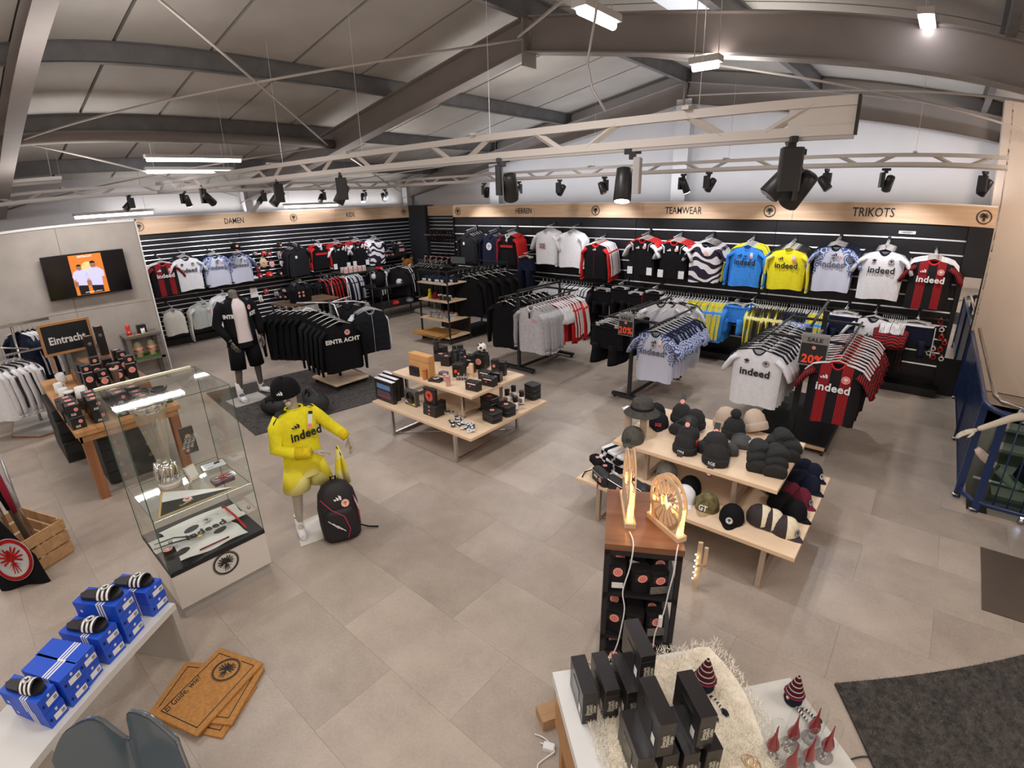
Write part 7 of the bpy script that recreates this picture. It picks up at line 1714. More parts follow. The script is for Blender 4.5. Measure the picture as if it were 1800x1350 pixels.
def mug(loc, lab, mat, rim=None, rz=0, r=.042, h=.095, group=None):
    q = thing('mug', lab, 'mug', loc, rz, group); MB().lathe([(r*.9, 0), (r, .008), (r, h), (r*.9, h), (r*.86, h*.3), (.001, h*.28)], 16).obj('mug_body', mat, q); MB().tube([(r, 0, h*.8), (r+.028, 0, h*.72), (r+.03, 0, h*.35), (r, 0, h*.2)], .006, 6).obj('handle', mat, q)
    if rim: MB().lathe([(r*1.01, h*.86), (r*1.02, h+.001), (r*.93, h+.001)], 16).obj('rim_band', rim, q)
    return q
mug(fz(112, 672, .765), 'tall white mug tipped forward at the front of the mug group', m_wht, None, 2.5, .05, .12).rotation_euler = (0, -.3, 2.5)
mug((-6.45, .66, wz+.14), 'white mug standing on the second row of boxes', m_wht, None, 2.2, .05, .12); mug((-7.15, .57, wz+.001), 'white mug on the table beside the crate edge', m_wht, None, 2.6, .05, .11)
mug((-6.95, .60, wz+.001), 'black mug with white rim near the white mugs', m_boxk2, m_wht, 2.4, .05, .11); mug((-7.4, .56, wz+.001), 'white printed mug in the glass pitcher row', m_wht, None, 1.9, .045, .12)
mug((-6.35, 1.20, wz+.0), 'black mug at the rear table edge', m_boxk2, None, .8)
for i, (x, y, h, lb) in enumerate(((-6.52, 1.12, .16, 'tall frosted tumbler with coral lid, front'), (-6.75, 1.05, .17, 'tall frosted tumbler with coral lid, rear'), (-6.6, .98, .10, 'small white cup beside the tumblers'))):
    q = thing('tumbler', lb, 'tumbler', (x, y, wz+.131 if x < -6.66 else wz)); MB().lathe([(.03, 0), (.04, h*.9), (.042, h*.9)], 14).obj('cup', M('frosted', (.42, .38, .36), .3), q); MB().lathe([(.044, h*.88), (.044, h), (.001, h)], 14).obj('lid', M('lid_coral', (.80, .50, .42), .5) if i < 2 else m_wht, q)
q = thing('bowl', 'black glossy bowl on the box at the rear right corner', 'bowl', (-6.02, 1.27, wz+.10)); MB().lathe([(.03, 0), (.06, .02), (.085, .06), (.08, .06), (.05, .022)], 18).obj('bowl_body', m_boxk2, q)
q = thing('gift_box', 'flat black box carrying the black bowl', 'box', (-6.02, 1.27, wz+.001), pi/2); MB().rbox(-.08, .08, -.1, .1, 0, .097, .005).obj('carton', m_boxk, q); sticker(q, (.0, -.1015, .05), FRONT, .02)
for i, (x, y, h) in enumerate(((-7.55, 1.0, .30), (-7.75, 1.16, .36), (-7.25, 1.2, .26))):
    q = thing('bottle_box', ('middle', 'left rear', 'right rear')[i]+' tall black bottle carton standing on the riser', 'box', (x, y, wz+(.261 if i < 2 and x < -7.3 else .131)), pi/2); MB().rbox(-.045, .045, -.045, .045, 0, h, .004).obj('carton', m_boxk, q); sticker(q, (0, 0, h+.001), (0, 0, 0), .025); emblem(q, (0, -.046, h*.7), FRONT, .022, None, c_grey, small=True)
fr = thing('framed_poster', 'wooden framed black poster with white lettering behind the mug table', 'poster', (-8.02, .60, 1.10), rot=(0, 0, pi/2))
FW, FH = .50, .34
for a in ((-.005, FW+.005, 0, FH+.0, 1), ): pass
MB().box(0, FW, -.012, 0, 0, FH).obj('poster_sheet', M('poster_dark', (.012, .014, .02), .35), fr)
for nm, a in (('frame_rail', (-.03, FW+.03, -.03, .012, -.03, 0)), ('frame_rail', (-.03, FW+.03, -.03, .012, FH, FH+.03)), ('frame_stile', (-.03, 0, -.03, .012, 0, FH)), ('frame_stile', (FW, FW+.03, -.03, .012, 0, FH))): MB().box(*a).obj(nm, m_tw, fr)
MB().box(.02, .05, -.01, .012, -.35, -.03).obj('easel_leg', m_tw, fr); MB().box(FW-.05, FW-.02, -.01, .012, -.35, -.03).obj('easel_leg', m_tw, fr)
text('Eintracht', .13, m_wht, fr, (FW*.5, -.0165, FH*.42), FRONT, .03, .8)
# brown seated plush without costume is left out here: it shows a club mascot
# grey wood shelf units before the partition
m_gw = wood('weathered_wood', (.13, .115, .10), (.22, .20, .175), 3, .7, 'y')
def gunit(y0, y1, lab, x0=-9.97, x1=-9.64):
    t = thing('shelf_unit', lab, 'shelf', (x0, y0, 0)); w_ = x1-x0; L = y1-y0
    for x in (0, w_-.05):
        for y in (0, L-.06): MB().box(x, x+.05, y, y+.06, 0, .76).obj('upright', m_gw, t)
    MB().box(-.01, w_+.01, -.01, L+.01, .76, .80).obj('top_board', m_gw, t); MB().box(0, w_, .0, L, .36, .40).obj('shelf_board', m_gw, t)
    MB().box(.02, w_-.02, .03, L-.03, .40, .425).obj('turf', M('turf', (.06, .16, .02), .95, var=.4, scale=60, bump=.8), t)
    return t
gunit(1.77, 2.27, 'grey wooden shelf unit with trophies on turf beside the partition edge'); gunit(.95, 1.40, 'grey wooden shelf unit behind the mug table')
m_cer = M('ceramic_cream', (.62, .48, .28), .4, var=.15)
for i, y in enumerate((1.93, 2.12)):
    q = thing('painted_stein', ('left', 'right')[i]+' cream trophy shaped jar standing on turf', 'jar', (-9.75, y, .426)); MB().lathe([(.05, 0), (.055, .01), (.035, .03), (.075, .09), (.08, .14), (.05, .19), (.055, .21), (.04, .22), (.03, .24), (.001, .25)], 18).obj('jar_body', m_cer, q); MB().lathe([(.081, .10), (.082, .13)], 18, capb=False).obj('painted_band', M('band_red', (.35, .05, .05), .5), q); sticker(q, (.08, 0, .11), (pi/2, 0, pi/2), .025)
q = thing('red_figure', 'red stacked figure on the grey shelf unit', 'figure', (-9.76, 1.86, .80)); MB().lathe([(.035, 0), (.04, .05), (.025, .09), (.038, .13), (.03, .17), (.001, .20)], 12).obj('figure_body', M('figure_red', (.75, .06, .04), .4), q); sticker(q, (.04, 0, .06), (pi/2, 0, pi/2), .018)
q = kbox(0, 0, 0, .13, .09, .14, 'dark open display box holding a white cup on the grey shelf unit', m_boxk, pi/2, at=Vector((-9.72, 2.05, .80))); q.name = 'gift_box'
mug((-9.70, 2.05, .80), 'small white paper cup before the dark display box', m_wht, None, 0, .03, .09)
for i in range(3): q = thing('wooden_coaster', ('left', 'middle', 'right')[i]+' thin wooden coaster on the grey shelf unit', 'coaster', (-9.68, 1.86+.11*i, .801)); MB().lathe([(.045, 0), (.045, .008)], 18).obj('disc', M('coaster_wood', (.5, .28, .12), .6), q)
q = thing('crystal_pitcher', 'pale ornament jar on the rear grey shelf unit', 'jar', (-9.8, 1.15, .80)); MB().lathe([(.05, 0), (.03, .03), (.07, .09), (.04, .15), (.06, .17), (.001, .2)], 16).obj('jar_body', m_cer, q)
# rack with white training jackets far left
rk = thing('garment_rack', 'steel rack with white training jackets at the left picture edge', 'clothes rack', (-8.98, .36, 0))
MB().prism([(-.55, -.28), (.28, -.38), (.62, -.10), (.62, .14), (.2, .35), (-.55, .25)], 0, .035).obj('base_plate', M('base_pale', (.45, .43, .41), .5), rk); MB().prism([(-.57, -.30), (.29, -.40), (.64, -.11), (.64, .15), (.2, .37), (-.57, .27)], -.0, .012).obj('base_edge', m_twr, rk)
MB().tube([(0, 0, .03), (0, 0, 1.42)], .02, 10).obj('post', m_steel, rk); MB().box(-.03, .03, -.95, .45, 1.38, 1.42).obj('hanging_bar', m_steel, rk)
g_train = G('jacket', [c_white, c_white, c_white], .54, .72, c_char, (('bars', m_ink, -.1, -.25),))
g_navl = G('jacket', [c_navy, c_navy, c_navy], .54, .72, c_white, ())
for k in range(6): g_train.make((-8.98+.38, .28-.075*k, 1.10-.004*k), 2.5 if False else .9+random.uniform(-.1, .1), 'foremost white training jacket with dark shoulder stripes' if k == 0 else 'white training jacket behind the foremost one', None if k == 0 else 'white training jackets at the left edge', deco=k == 0)
MB().tube([(0, -.35, 1.40), (.42, -.35, 1.25), (.42, .1, 1.12)], .01, 6).obj('front_arm', m_steel, rk); MB().box(.36, .44, -.48, .3, 1.09, 1.105).obj('front_bar', m_steel, rk)
for k in range(4): g_navl.make((-9.0, .42+.06*k, 1.36), .5+random.uniform(-.1, .1), 'navy training jacket with three white sleeve stripes behind the post', 'navy training jackets at the left edge', deco=False)
# white shirts on a low rail at the extreme left
for k in range(5): g_train.make((-9.55, -.35-.10*k, 1.60), .7+random.uniform(-.1, .1), 'white shirt hanging higher at the extreme left edge', 'white shirts at the extreme left', deco=False)
rk2 = thing('garment_rack', 'steel rail holding white shirts before the partition end', 'clothes rack', (-9.55, -.9, 0)); MB().tube([(0, 0, 1.61), (0, .65, 1.61)], .012, 8).obj('hanging_bar', m_steel, rk2)
for y in (0, .65): MB().tube([(0, y, 0), (0, y, 1.61)], .015, 8).obj('post', m_steel, rk2)
# crate with flag poles
cr = thing('wooden_crate', 'wooden slatted crate with a small crest holding flag poles', 'crate', (-5.42, -.52, 0), R_(25)); m_cw = wood('crate_wood', (.45, .25, .11), (.62, .38, .19), 3)
CW, CD, CH = .62, .40, .34
for k in range(3):
    z = .02+.11*k
    MB().box(0, CW, 0, .012, z, z+.09).obj('slat', m_cw, cr); MB().box(0, CW, CD-.012, CD, z, z+.09).obj('slat', m_cw, cr); MB().box(-.0, .012, .012, CD-.012, z, z+.09).obj('slat', m_cw, cr); MB().box(CW-.012, CW, .012, CD-.012, z, z+.09).obj('slat', m_cw, cr)
for x in (.014, CW-.04):
    for y in (.014, CD-.04): MB().box(x, x+.026, y, y+.026, 0, CH).obj('corner_post', m_cw, cr)
MB().box(.012, CW-.012, .012, CD-.012, .0, .012).obj('bottom', m_cw, cr); emblem(cr, (.40, -.001, .17), FRONT, .035, c_light, m_ink, small=True)
for i in range(7):
    x = .08+.08*i; q = thing('flag_pole', '%s rolled flag pole standing in the crate' % ORD[i], 'flag pole', (cr.matrix_world if False else Matrix.Translation(cr.location) @ Matrix.Rotation(R_(25), 4, 'Z')) @ Vector((x, .15+.05*(i % 3), .03)), 0)
    q.rotation_euler = (R_(random.uniform(2, 7)), R_(random.uniform(-8, 3)), 0); L = random.uniform(.95, 1.2)
    MB().tube([(0, 0, 0), (0, 0, L)], .011, 8).obj('pole', m_tin if i % 2 else M('pole_dark', (.07, .07, .075), .3), q); MB().tube([(0, 0, L*.45), (.008, 0, L*.6), (0, .004, L*.97)], [.018, .026, .020], 8).obj('rolled_cloth', (c_black, c_grey, c_wine, c_white)[i % 4], q); MB().sph((0, 0, L), .014, 8).obj('finial', m_tin, q)
# black banner with the big eagle, draped over the crate front
bn = thing('eagle_flag', 'black flag with a red and white eagle crest hanging before the crate', 'flag', fz(56, 1020, .0)+Vector((.05, -.05, 0)), R_(66))
def bf(u, v):
    w_ = .05+.34*min(1, v*1.5)**1.2; return ((u-.5)*w_*1.0-.13*(1-v)+.0, .22*(1-v)**1.3*.6-.015*sin(9*u)*v-.01, .72*(1-v)+.004)
mb = MB(); mb.grid(bf, 14, 18); mb.grid(lambda u, v: (bf(u, v)[0], bf(u, v)[1]+.008, bf(u, v)[2]), 14, 18, flip=True); mb.obj('flag_cloth', c_black, bn)
EM = Matrix.Translation((-.02, .02, .25)) @ Matrix.Rotation(R_(-13), 4, 'X') @ Matrix.Rotation(pi/2, 4, 'X') @ Matrix.Rotation(R_(10), 4, 'Z')
def stuck(mb, mat, nm, z): mb.v = [tuple((EM @ Vector((x*.155, y*.175, 0)))+Vector((0, -z, 0))) for x, y, _ in mb.v]; mb.obj(nm, mat, bn)
stuck(disk_mb(1.0, 0, .01, 32), m_wht, 'crest_ground', .012); stuck(ring_mb(.80, .97, 0, .01, 32), c_red, 'crest_ring', .016); stuck(eagle_mb(.82), c_red, 'crest_eagle', .016)
q = thing('flag_pole', 'dark pole leaning with the eagle flag', 'flag pole', fz(40, 985, .12)+Vector((-.12, .12, 0)), 0); q.rotation_euler = (0, R_(-8), 0); MB().tube([(0, 0, 0), (0, 0, 1.05)], .012, 8).obj('pole', m_tin, q)
# ================================================================ STAIR RAILING WITH GLASS
rl = thing('stair_railing', 'dark blue steel railing with glass around the stair opening', 'railing', (.66, 5.40, 0))
ZT = .95
path = [(0, 3.34), (0, .25), (.03, .12), (.10, .03), (.22, 0), (1.9, -.06)]
def pp(d):
    # point at distance d along the path
    for i in range(len(path)-1):
        a, b = Vector(path[i]+(0,)), Vector(path[i+1]+(0,)); L = (b-a).length
        if d <= L or i == len(path)-2: return a+(b-a)*(d/L)
        d -= L
for z, r, nm in ((ZT, .024, 'top_rail'), (.10, .022, 'bottom_rail')): MB().tube([(x, y, z) for x, y in path], r, 10).obj(nm, m_blue, rl)
MB().tube([(.07, 3.34, ZT+.05), (.07, .35, ZT+.05), (.12, .18, ZT+.05), (.30, .10, ZT+.05), (1.9, .05, ZT+.05)], .022, 10).obj('hand_rail', M('handrail_metal', (.42, .36, .31), .25, metal=.8), rl)
for x, y in ((0, 3.3), (0, 1.7), (0, .22), (.14, .01), (1.0, -.03), (1.8, -.055)): 
    MB().box(x-.03, x+.03, y-.012, y+.012, 0, ZT).obj('post', m_blue, rl); MB().tube([(x-.05, y-.02, .03), (x+.01, y-.02, .03)], .012, 8).obj('bolt', m_tin, rl)
for k in range(27): y = .34+.112*k; MB().box(-.008, .008, y-.030, y+.030, .11, ZT-.01).obj('flat_baluster', m_blue, rl)
for k in range(15): x = .26+.11*k; MB().tube([(x, -.0-.03*x, .11), (x, -.03*x, ZT)], .007, 6).obj('baluster', m_blue, rl)
MB().box(.035, .043, .3, 3.3, .12, .90).obj('glass_pane', glass('green_glass', (.62, .74, .70), 1.0), rl); MB().box(.2, 1.85, .055, .063, .12, .90).obj('glass_pane', glass('green_glass'), rl)
MB().tube([(.1, .40, .16), (.9, .30, .20), (1.8, .45, .24)], .012, 6).obj('inner_rail', m_wht, rl)
# second balustrade of the flight behind, pale wall line
# lower light strip: small lamp at the foot of the railing
t = thing('floor_spot', 'small bright spot lamp at the foot of the railing', 'lamp', fz(1793, 918, .0)+Vector((0, -.02, 0)), 0); MB().lathe([(.03, 0), (.03, .03), (.022, .05)], 12).obj('lamp_housing', m_tin, t); MB().sph((0, 0, .06), .014, 8).obj('bulb', M('bulb_cool', (.6, .7, 1), .3, emit=(.6, .7, 1), es=30), t)
# ================================================================ MANNEQUINS
def skin_mesh(J, Ed, R, name, mat, extra=None, sub=2):
    names = list(J); me = bpy.data.meshes.new(name)
    me.from_pydata([J[n] for n in names], [(names.index(a), names.index(b)) for a, b in Ed], [])
    o = bpy.data.objects.new('tmp', me); COL.objects.link(o)
    md = o.modifiers.new('skin', 'SKIN'); md.branch_smoothing = .6; md.use_smooth_shade = True
    sv = me.skin_vertices[0].data
    for i, n in enumerate(names):
        r = R[n]; sv[i].radius = r if isinstance(r, tuple) else (r, r); sv[i].use_root = (n == 'pelvis')
    s2 = o.modifiers.new('sub', 'SUBSURF'); s2.levels = sub; s2.render_levels = sub
    bpy.context.view_layer.update()
    m2 = bpy.data.meshes.new_from_object(o.evaluated_get(bpy.context.evaluated_depsgraph_get())); bpy.data.objects.remove(o)
    if extra is not None:
        bm_ = bmesh.new(); bm_.from_mesh(m2); bm_.from_mesh(extra.mesh('x', mat)); bm_.to_mesh(m2); bm_.free()
    m2.materials.clear(); m2.materials.append(mat)
    for p_ in m2.polygons: p_.use_smooth = True
    m2.name = name; return m2
def hand(mb, w, d, side, palm_n, s=1.0, curl=.5):
    """five tapering bent fingers from a palm at w, pointing along d; palm_n = palm normal"""
    w, d, n = Vector(w), Vector(d).normalized(), Vector(palm_n).normalized(); a = d.cross(n).normalized()*side
    c = w+d*.045*s
    mb.sph(w+d*.05*s, .036*s, 10, sc=(1, 1, 1.0)) if False else mb.tube([w-d*.01*s, w+d*.03*s, w+d*.075*s, w+d*.092*s], [.024*s, .034*s, .038*s, .030*s], 8, flat=.5)
    for i, (off, L) in enumerate(((-.029, .068), (-.010, .078), (.010, .074), (.028, .058))):
        b = w+d*.082*s+a*off*s; k = curl*(.9+.08*i)
        p1 = b+(d*cos(k*.5)+n*sin(k*.5))*L*.45*s; p2 = p1+(d*cos(k*1.3)+n*sin(k*1.3))*L*.32*s; p3 = p2+(d*cos(k*1.9)+n*sin(k*1.9))*L*.25*s
        mb.tube([b-d*.02*s, b, p1, p2, p3], [.009*s, .0095*s, .0088*s, .0078*s, .006*s], 6)
    b = w+d*.02*s-a*.026*s; q = (d*.6-a*.75+n*.25).normalized(); p1 = b+q*.034*s; p2 = p1+(d*.85-a*.3+n*.35).normalized()*.028*s; p3 = p2+(d*.9+n*.4).normalized()*.02*s
    mb.tube([b, p1, p2, p3], [.013*s, .011*s, .0095*s, .007*s], 6)
def ringloft(mb, rings, n=20, mi=0, fold=0, ph=0, cap=False):
    vs = []
    for j, (cx, cy_, z, rx, ry) in enumerate(rings):
        for k in range(n):
            a = 2*pi*k/n; f = 1+fold*sin(5*a+ph+j*.9)*(j/len(rings))
            vs.append((cx+rx*cos(a)*f, cy_+ry*sin(a)*f, z))
    fs = [(j*n+k, j*n+(k+1) % n, (j+1)*n+(k+1) % n, (j+1)*n+k) for j in range(len(rings)-1) for k in range(n)]
    fs = [tuple(reversed(f)) for f in fs]
    if cap: fs += [tuple(range(n))]
    return mb.add(vs, fs, mi, None, True)
# ---- adult headless mannequin in the black jacket
m_md = M('mannequin_taupe', (.13, .11, .095), .5, var=.1); m_ml = M('mannequin_pale', (.50, .45, .37), .45)
J = dict(pelvis=(0, 0, .92), waist=(0, .01, 1.10), chest=(0, .0, 1.32), neck=(0, .01, 1.47), necktop=(0, .0, 1.60),
 sr=(-.19, .01, 1.42), er=(-.27, .03, 1.13), wr=(-.20, -.14, .90), sl=(.19, .01, 1.42), el=(.27, .03, 1.13), wl=(.27, -.04, .88),
 hr=(-.10, 0, .88), kr=(-.15, -.05, .50), ar=(-.19, -.02, .10), tr=(-.20, -.16, .04), hl=(.10, 0, .88), kl=(.14, .0, .50), al=(.18, .12, .10), tl=(.22, .0, .04))
Rr = dict(pelvis=(.15, .10), waist=(.12, .09), chest=(.15, .10), neck=.062, necktop=.060, sr=.06, er=.042, wr=.028, sl=.06, el=.042, wl=.028, hr=.085, kr=.056, ar=.036, tr=.035, hl=.085, kl=.056, al=.036, tl=.035)
ED = [('pelvis', 'waist'), ('waist', 'chest'), ('chest', 'neck'), ('neck', 'necktop'), ('chest', 'sr'), ('sr', 'er'), ('er', 'wr'), ('chest', 'sl'), ('sl', 'el'), ('el', 'wl'), ('pelvis', 'hr'), ('hr', 'kr'), ('kr', 'ar'), ('ar', 'tr'), ('pelvis', 'hl'), ('hl', 'kl'), ('kl', 'al'), ('al', 'tl')]
ex = MB(); hand(ex, (-.195, -.15, .89), (.25, -.25, -.9), 1, (.6, .3, 0), 1.05, .45); hand(ex, (.27, -.045, .87), (.0, -.1, -1), -1, (-1, 0, 0), 1.05, .4)
mq = thing('mannequin', 'headless dark mannequin in a black open jacket, white top and black shorts', 'mannequin', (-7.44, 2.74, .012), pi/2)
put('body', skin_mesh(J, ED, Rr, 'mannequin_body', m_md, ex), mq)
mb = MB(); ringloft(mb, [(0, .0, 1.475, .075, .065), (0, .0, 1.45, .12, .08), (0, 0, 1.40, .185, .115), (0, 0, 1.30, .19, .13), (0, 0, 1.15, .165, .125), (0, 0, 1.0, .165, .125), (0, -.005, .86, .178, .132)], 22, fold=.015); mb.obj('pale_top', cloth('cloth_rose_white', (.74, .64, .62), .04), mq)
def half(sg):
    mb = MB(); vs = []; rings = [(1.485, .085, .08), (1.455, .14, .098), (1.405, .20, .125), (1.30, .212, .145), (1.15, .20, .148), (1.0, .20, .15), (.80, .215, .155)]; n = 14
    for z, rx, ry in rings:
        for k in range(n+1):
            # from the front opening round the side to the back middle
            a0 = -pi/2+sg*(.46+.10*max(0, (1.485-z)/.7)); a = a0+sg*(pi-abs(a0+pi/2))*k/n
            vs.append((rx*cos(a)*(1+.015*sin(7*a+z*9)), ry*sin(a), z))
    fs = [(j*(n+1)+k, j*(n+1)+k+1, (j+1)*(n+1)+k+1, (j+1)*(n+1)+k) for j in range(len(rings)-1) for k in range(n)]
    mb.add(vs, fs if sg < 0 else [f[::-1] for f in fs], 0, None, True); o = mb.obj('jacket_half', c_black, mq); s_ = o.modifiers.new('t', 'SOLIDIFY'); s_.thickness = .006
    return o
half(-1); half(1)
for sg, e, w_ in ((-1, (-.285, .03, 1.13), (-.215, -.125, .93)), (1, (.285, .03, 1.13), (.275, -.035, .91))):
    s_ = (sg*.16, .01, 1.42); MB().tube([s_, (sg*.225, .015, 1.33), e, ((e[0]+w_[0])/2, (e[1]+w_[1])/2, (e[2]+w_[2])/2), w_], [.075, .072, .064, .056, .046], 12).obj('jacket_sleeve', c_black, mq)
MB().tube([(.09*cos(a*pi/8), .085*sin(a*pi/8)+.0, 1.487+.01*sin(a*pi/8)) for a in range(-2, 11)], .016, 6).obj('jacket_collar', c_black, mq)
for x, s_ in ((-.165, 'INTR'), (.165, 'ACHT')): text(s_, .075, m_wht, mq, (x, -.128, 1.25), (pi/2, 0, .75*(1 if x > 0 else -1)), .05, .85)
emblem(mq, (.135, -.125, 1.34), (pi/2, 0, .6), .036, M('crest_cream'), M('crest_red'), small=True)
for s_, h_, k_ in ((-1, (-.10, 0, .84), (-.145, -.045, .47)), (1, (.10, 0, .84), (.14, .0, .47))):
    MB().tube([(h_[0]*.75, 0, .87), h_, ((h_[0]+k_[0])/2, (h_[1]+k_[1])/2, .68), k_], [.09, .108, .106, .104], 16).obj('shorts_leg', c_black, mq)
ringlo = MB(); ringloft(ringlo, [(0, 0, .88, .170, .126), (0, 0, .84, .185, .134), (0, 0, .78, .19, .135)], 20); ringlo.obj('shorts_waist', c_black, mq)
for a_, t_ in (((-.19, -.02, .10), (-.20, -.16, .04)), ((.18, .12, .10), (.22, .0, .04))):
    MB().tube([(a_[0]*.99, a_[1]-.002, .27), (a_[0], a_[1], .12), (a_[0]*1.0+.0, a_[1]-.02, .055), t_, (t_[0]*1.02, t_[1]-.05, .035)], [.046, .045, .05, .045, .028], 12).obj('sock', c_white, mq)
MB().rbox(-.36, .12, -.26, .14, -.002, .006, .01).obj('foot_plate', M('plate_grey', (.45, .42, .38), .3), mq)
# ---- child mannequin in the yellow goalkeeper kit
J = dict(pelvis=(0, 0, .70), waist=(0, .01, .84), chest=(0, .0, 1.00), neck=(0, .0, 1.125), necktop=(-.02, -.015, 1.19), head=(-.04, -.03, 1.27), crown=(-.04, -.01, 1.33),
 sr=(-.15, .01, 1.06), er=(-.20, .0, .83), wr=(-.02, -.20, .80), sl=(.15, .01, 1.06), el=(.285, -.02, .87), wl=(.36, -.13, .76),
 hr=(-.08, 0, .66), kr=(-.12, -.02, .37), ar=(-.13, .03, .07), tr=(-.17, -.09, .03), hl=(.08, 0, .66), kl=(.14, .0, .37), al=(.20, .08, .07), tl=(.26, -.02, .03))
Rr = dict(pelvis=(.115, .085), waist=(.10, .075), chest=(.12, .085), neck=.045, necktop=.046, head=(.075, .085), crown=(.06, .07), sr=.048, er=.034, wr=.022, sl=.048, el=.034, wl=.022, hr=.07, kr=.047, ar=.03, tr=.026, hl=.07, kl=.047, al=.03, tl=.026)
ED2 = ED+[('necktop', 'head'), ('head', 'crown')]
ex = MB(); hand(ex, (.0, -.215, .80), (.9, -.25, -.15), 1, (0, 0, -1), .85, .6); hand(ex, (.365, -.14, .75), (.0, -.25, -.9), -1, (-1, 0, 0), .85, .4)
# a plain face plane: nose ridge and chin on the abstract head
ex.sph((-.095, -.09, 1.245), .012, 8); ex.sph((-.07, -.075, 1.205), .026, 8)
kd = thing('mannequin', 'child mannequin in a bright yellow goalkeeper kit and black cap', 'mannequin', (-3.74, 1.66, .008), pi/2)
put('body', skin_mesh(J, ED2, Rr, 'child_body', m_ml, ex), kd)
mb = MB(); ringloft(mb, [(0, 0, 1.135, .062, .055), (0, 0, 1.115, .095, .068), (0, 0, 1.075, .15, .095), (0, 0, .98, .158, .11), (0, 0, .86, .155, .112), (0, 0, .72, .16, .118), (0, 0, .655, .168, .122)], 22, fold=.02); mb.obj('yellow_jersey', c_yellow, kd)
MB().tube([(-.12, .01, 1.07), (-.17, .01, 1.0), (-.205, .0, .83), (-.12, -.12, .805), (-.035, -.195, .80)], [.058, .060, .055, .050, .042], 12).obj('jersey_sleeve', c_yellow, kd); MB().tube([(.12, .01, 1.07), (.19, .0, .99), (.285, -.02, .87), (.33, -.08, .81), (.355, -.12, .77)], [.058, .058, .05, .045, .038], 12).obj('jersey_sleeve', c_yellow, kd)
m_yd = cloth('cloth_deep_yellow', (.78, .60, .02))
MB().tube([(-.11, -.13, .803), (-.035, -.195, .80), (-.02, -.21, .80)], [.052, .047, .040], 12).obj('cuff', m_yd, kd); MB().tube([(.325, -.07, .82), (.357, -.125, .765)], [.047, .042], 12).obj('cuff', m_yd, kd)
for j in (-1, 0, 1):
    for sg, pts in ((-1, [(-.07, j*.020, 1.125), (-.135, j*.022, 1.118), (-.187, j*.022+.004, 1.06), (-.228, j*.021+.005, .95)]), (1, [(.07, j*.020, 1.125), (.135, j*.022, 1.118), (.185, j*.022, 1.06), (.24, j*.02-.0, .96)])): MB().tube(pts, .0062, 5).obj('shoulder_stripe', m_ink, kd)
text('indeed', .105, m_ink, kd, (.01, -.122, .93), (pi/2, 0, 0), .03, .9); put('brand_mark', bars_logo(m_ink), kd, (-.065, -.113, 1.02), (pi/2, 0, -.2), .045)
tg = MB().box(-.018, .018, -.002, .002, -.06, .05).obj('price_tag', m_wht, kd); tg.location = (.065, -.118, 1.055); tg.rotation_euler = (-.15, .3, 0); sticker(tg, (0, -.004, -.07), FRONT, .022); MB().box(-.018, .018, -.0028, -.002, .025, .05).obj('tag_top', m_ink, tg)
mb = MB(); ringloft(mb, [(0, 0, .72, .15, .11), (0, 0, .64, .165, .122), (0, 0, .55, .185, .125)], 22, fold=.02); mb.obj('shorts_waist', p_yel, kd)
for sg in (-1, 1):
    mb = MB(); ringloft(mb, [(sg*.075, 0, .64, .085, .10), (sg*.088, -.005, .54, .104, .115), (sg*.105, -.01, .43, .112, .118)], 18, fold=.03); o_ = mb.obj('shorts_leg', p_yel, kd); o_.modifiers.new('t', 'SOLIDIFY').thickness = .006
MB().tube([(.07*cos(a*pi/10)-.0, .06*sin(a*pi/10)+.0, 1.130) for a in range(20)], .007, 6, closed=True).obj('collar', c_yellow, kd)
for a_, t_ in (((-.13, .03, .07), (-.17, -.09, .03)), ((.20, .08, .07), (.26, -.02, .03))):
    MB().tube([(a_[0], a_[1], .17), (a_[0], a_[1], .08), (a_[0]-.01, a_[1]-.03, .04), t_, (t_[0]-.01, t_[1]-.03, .028)], [.034, .034, .037, .034, .022], 12).obj('sock', c_white, kd); MB().tube([(a_[0], a_[1], .152), (a_[0], a_[1], .160)], [.0355, .0355], 12).obj('sock_stripe', m_ink, kd)
MB().prism([(-.24, -.17), (.06, -.25), (.36, -.06), (.30, .14), (-.10, .16)], -.006, .002).obj('foot_plate', M('plate_white', (.70, .67, .62), .3), kd)
cp = cap((-3.74+.02, 1.66-.045, 1.275), R_(-28), 'black cap with a white three-bar mark on the child mannequin', c_black, None, None, s=1.12); cp.rotation_euler = (R_(6), R_(8), R_(-20))
put('brand_mark', bars_logo(m_wht), cp, (.075, -.045, .055), (pi/2-.25, 0, 1.0), .032)
gl = thing('goalkeeper_shorts', 'yellow shorts hanging from the child mannequin hand', 'shorts', (-3.74+.20, 1.66+.215, .77), pi/2+.15)
for sg in (-1, 1): MB().tube([(0.0, 0, 0), (sg*.015, 0, -.10), (sg*.032, .0, -.22), (sg*.045, .005, -.36)], [.012, .030, .036, .044], 10, flat=.45).obj('shorts_leg', p_yel, gl)
MB().tube([(-.012, 0, .0), (0, -.015, -.06), (.02, -.02, -.13)], .008, 6, flat=.4).obj('waist_cord', m_ink, gl)
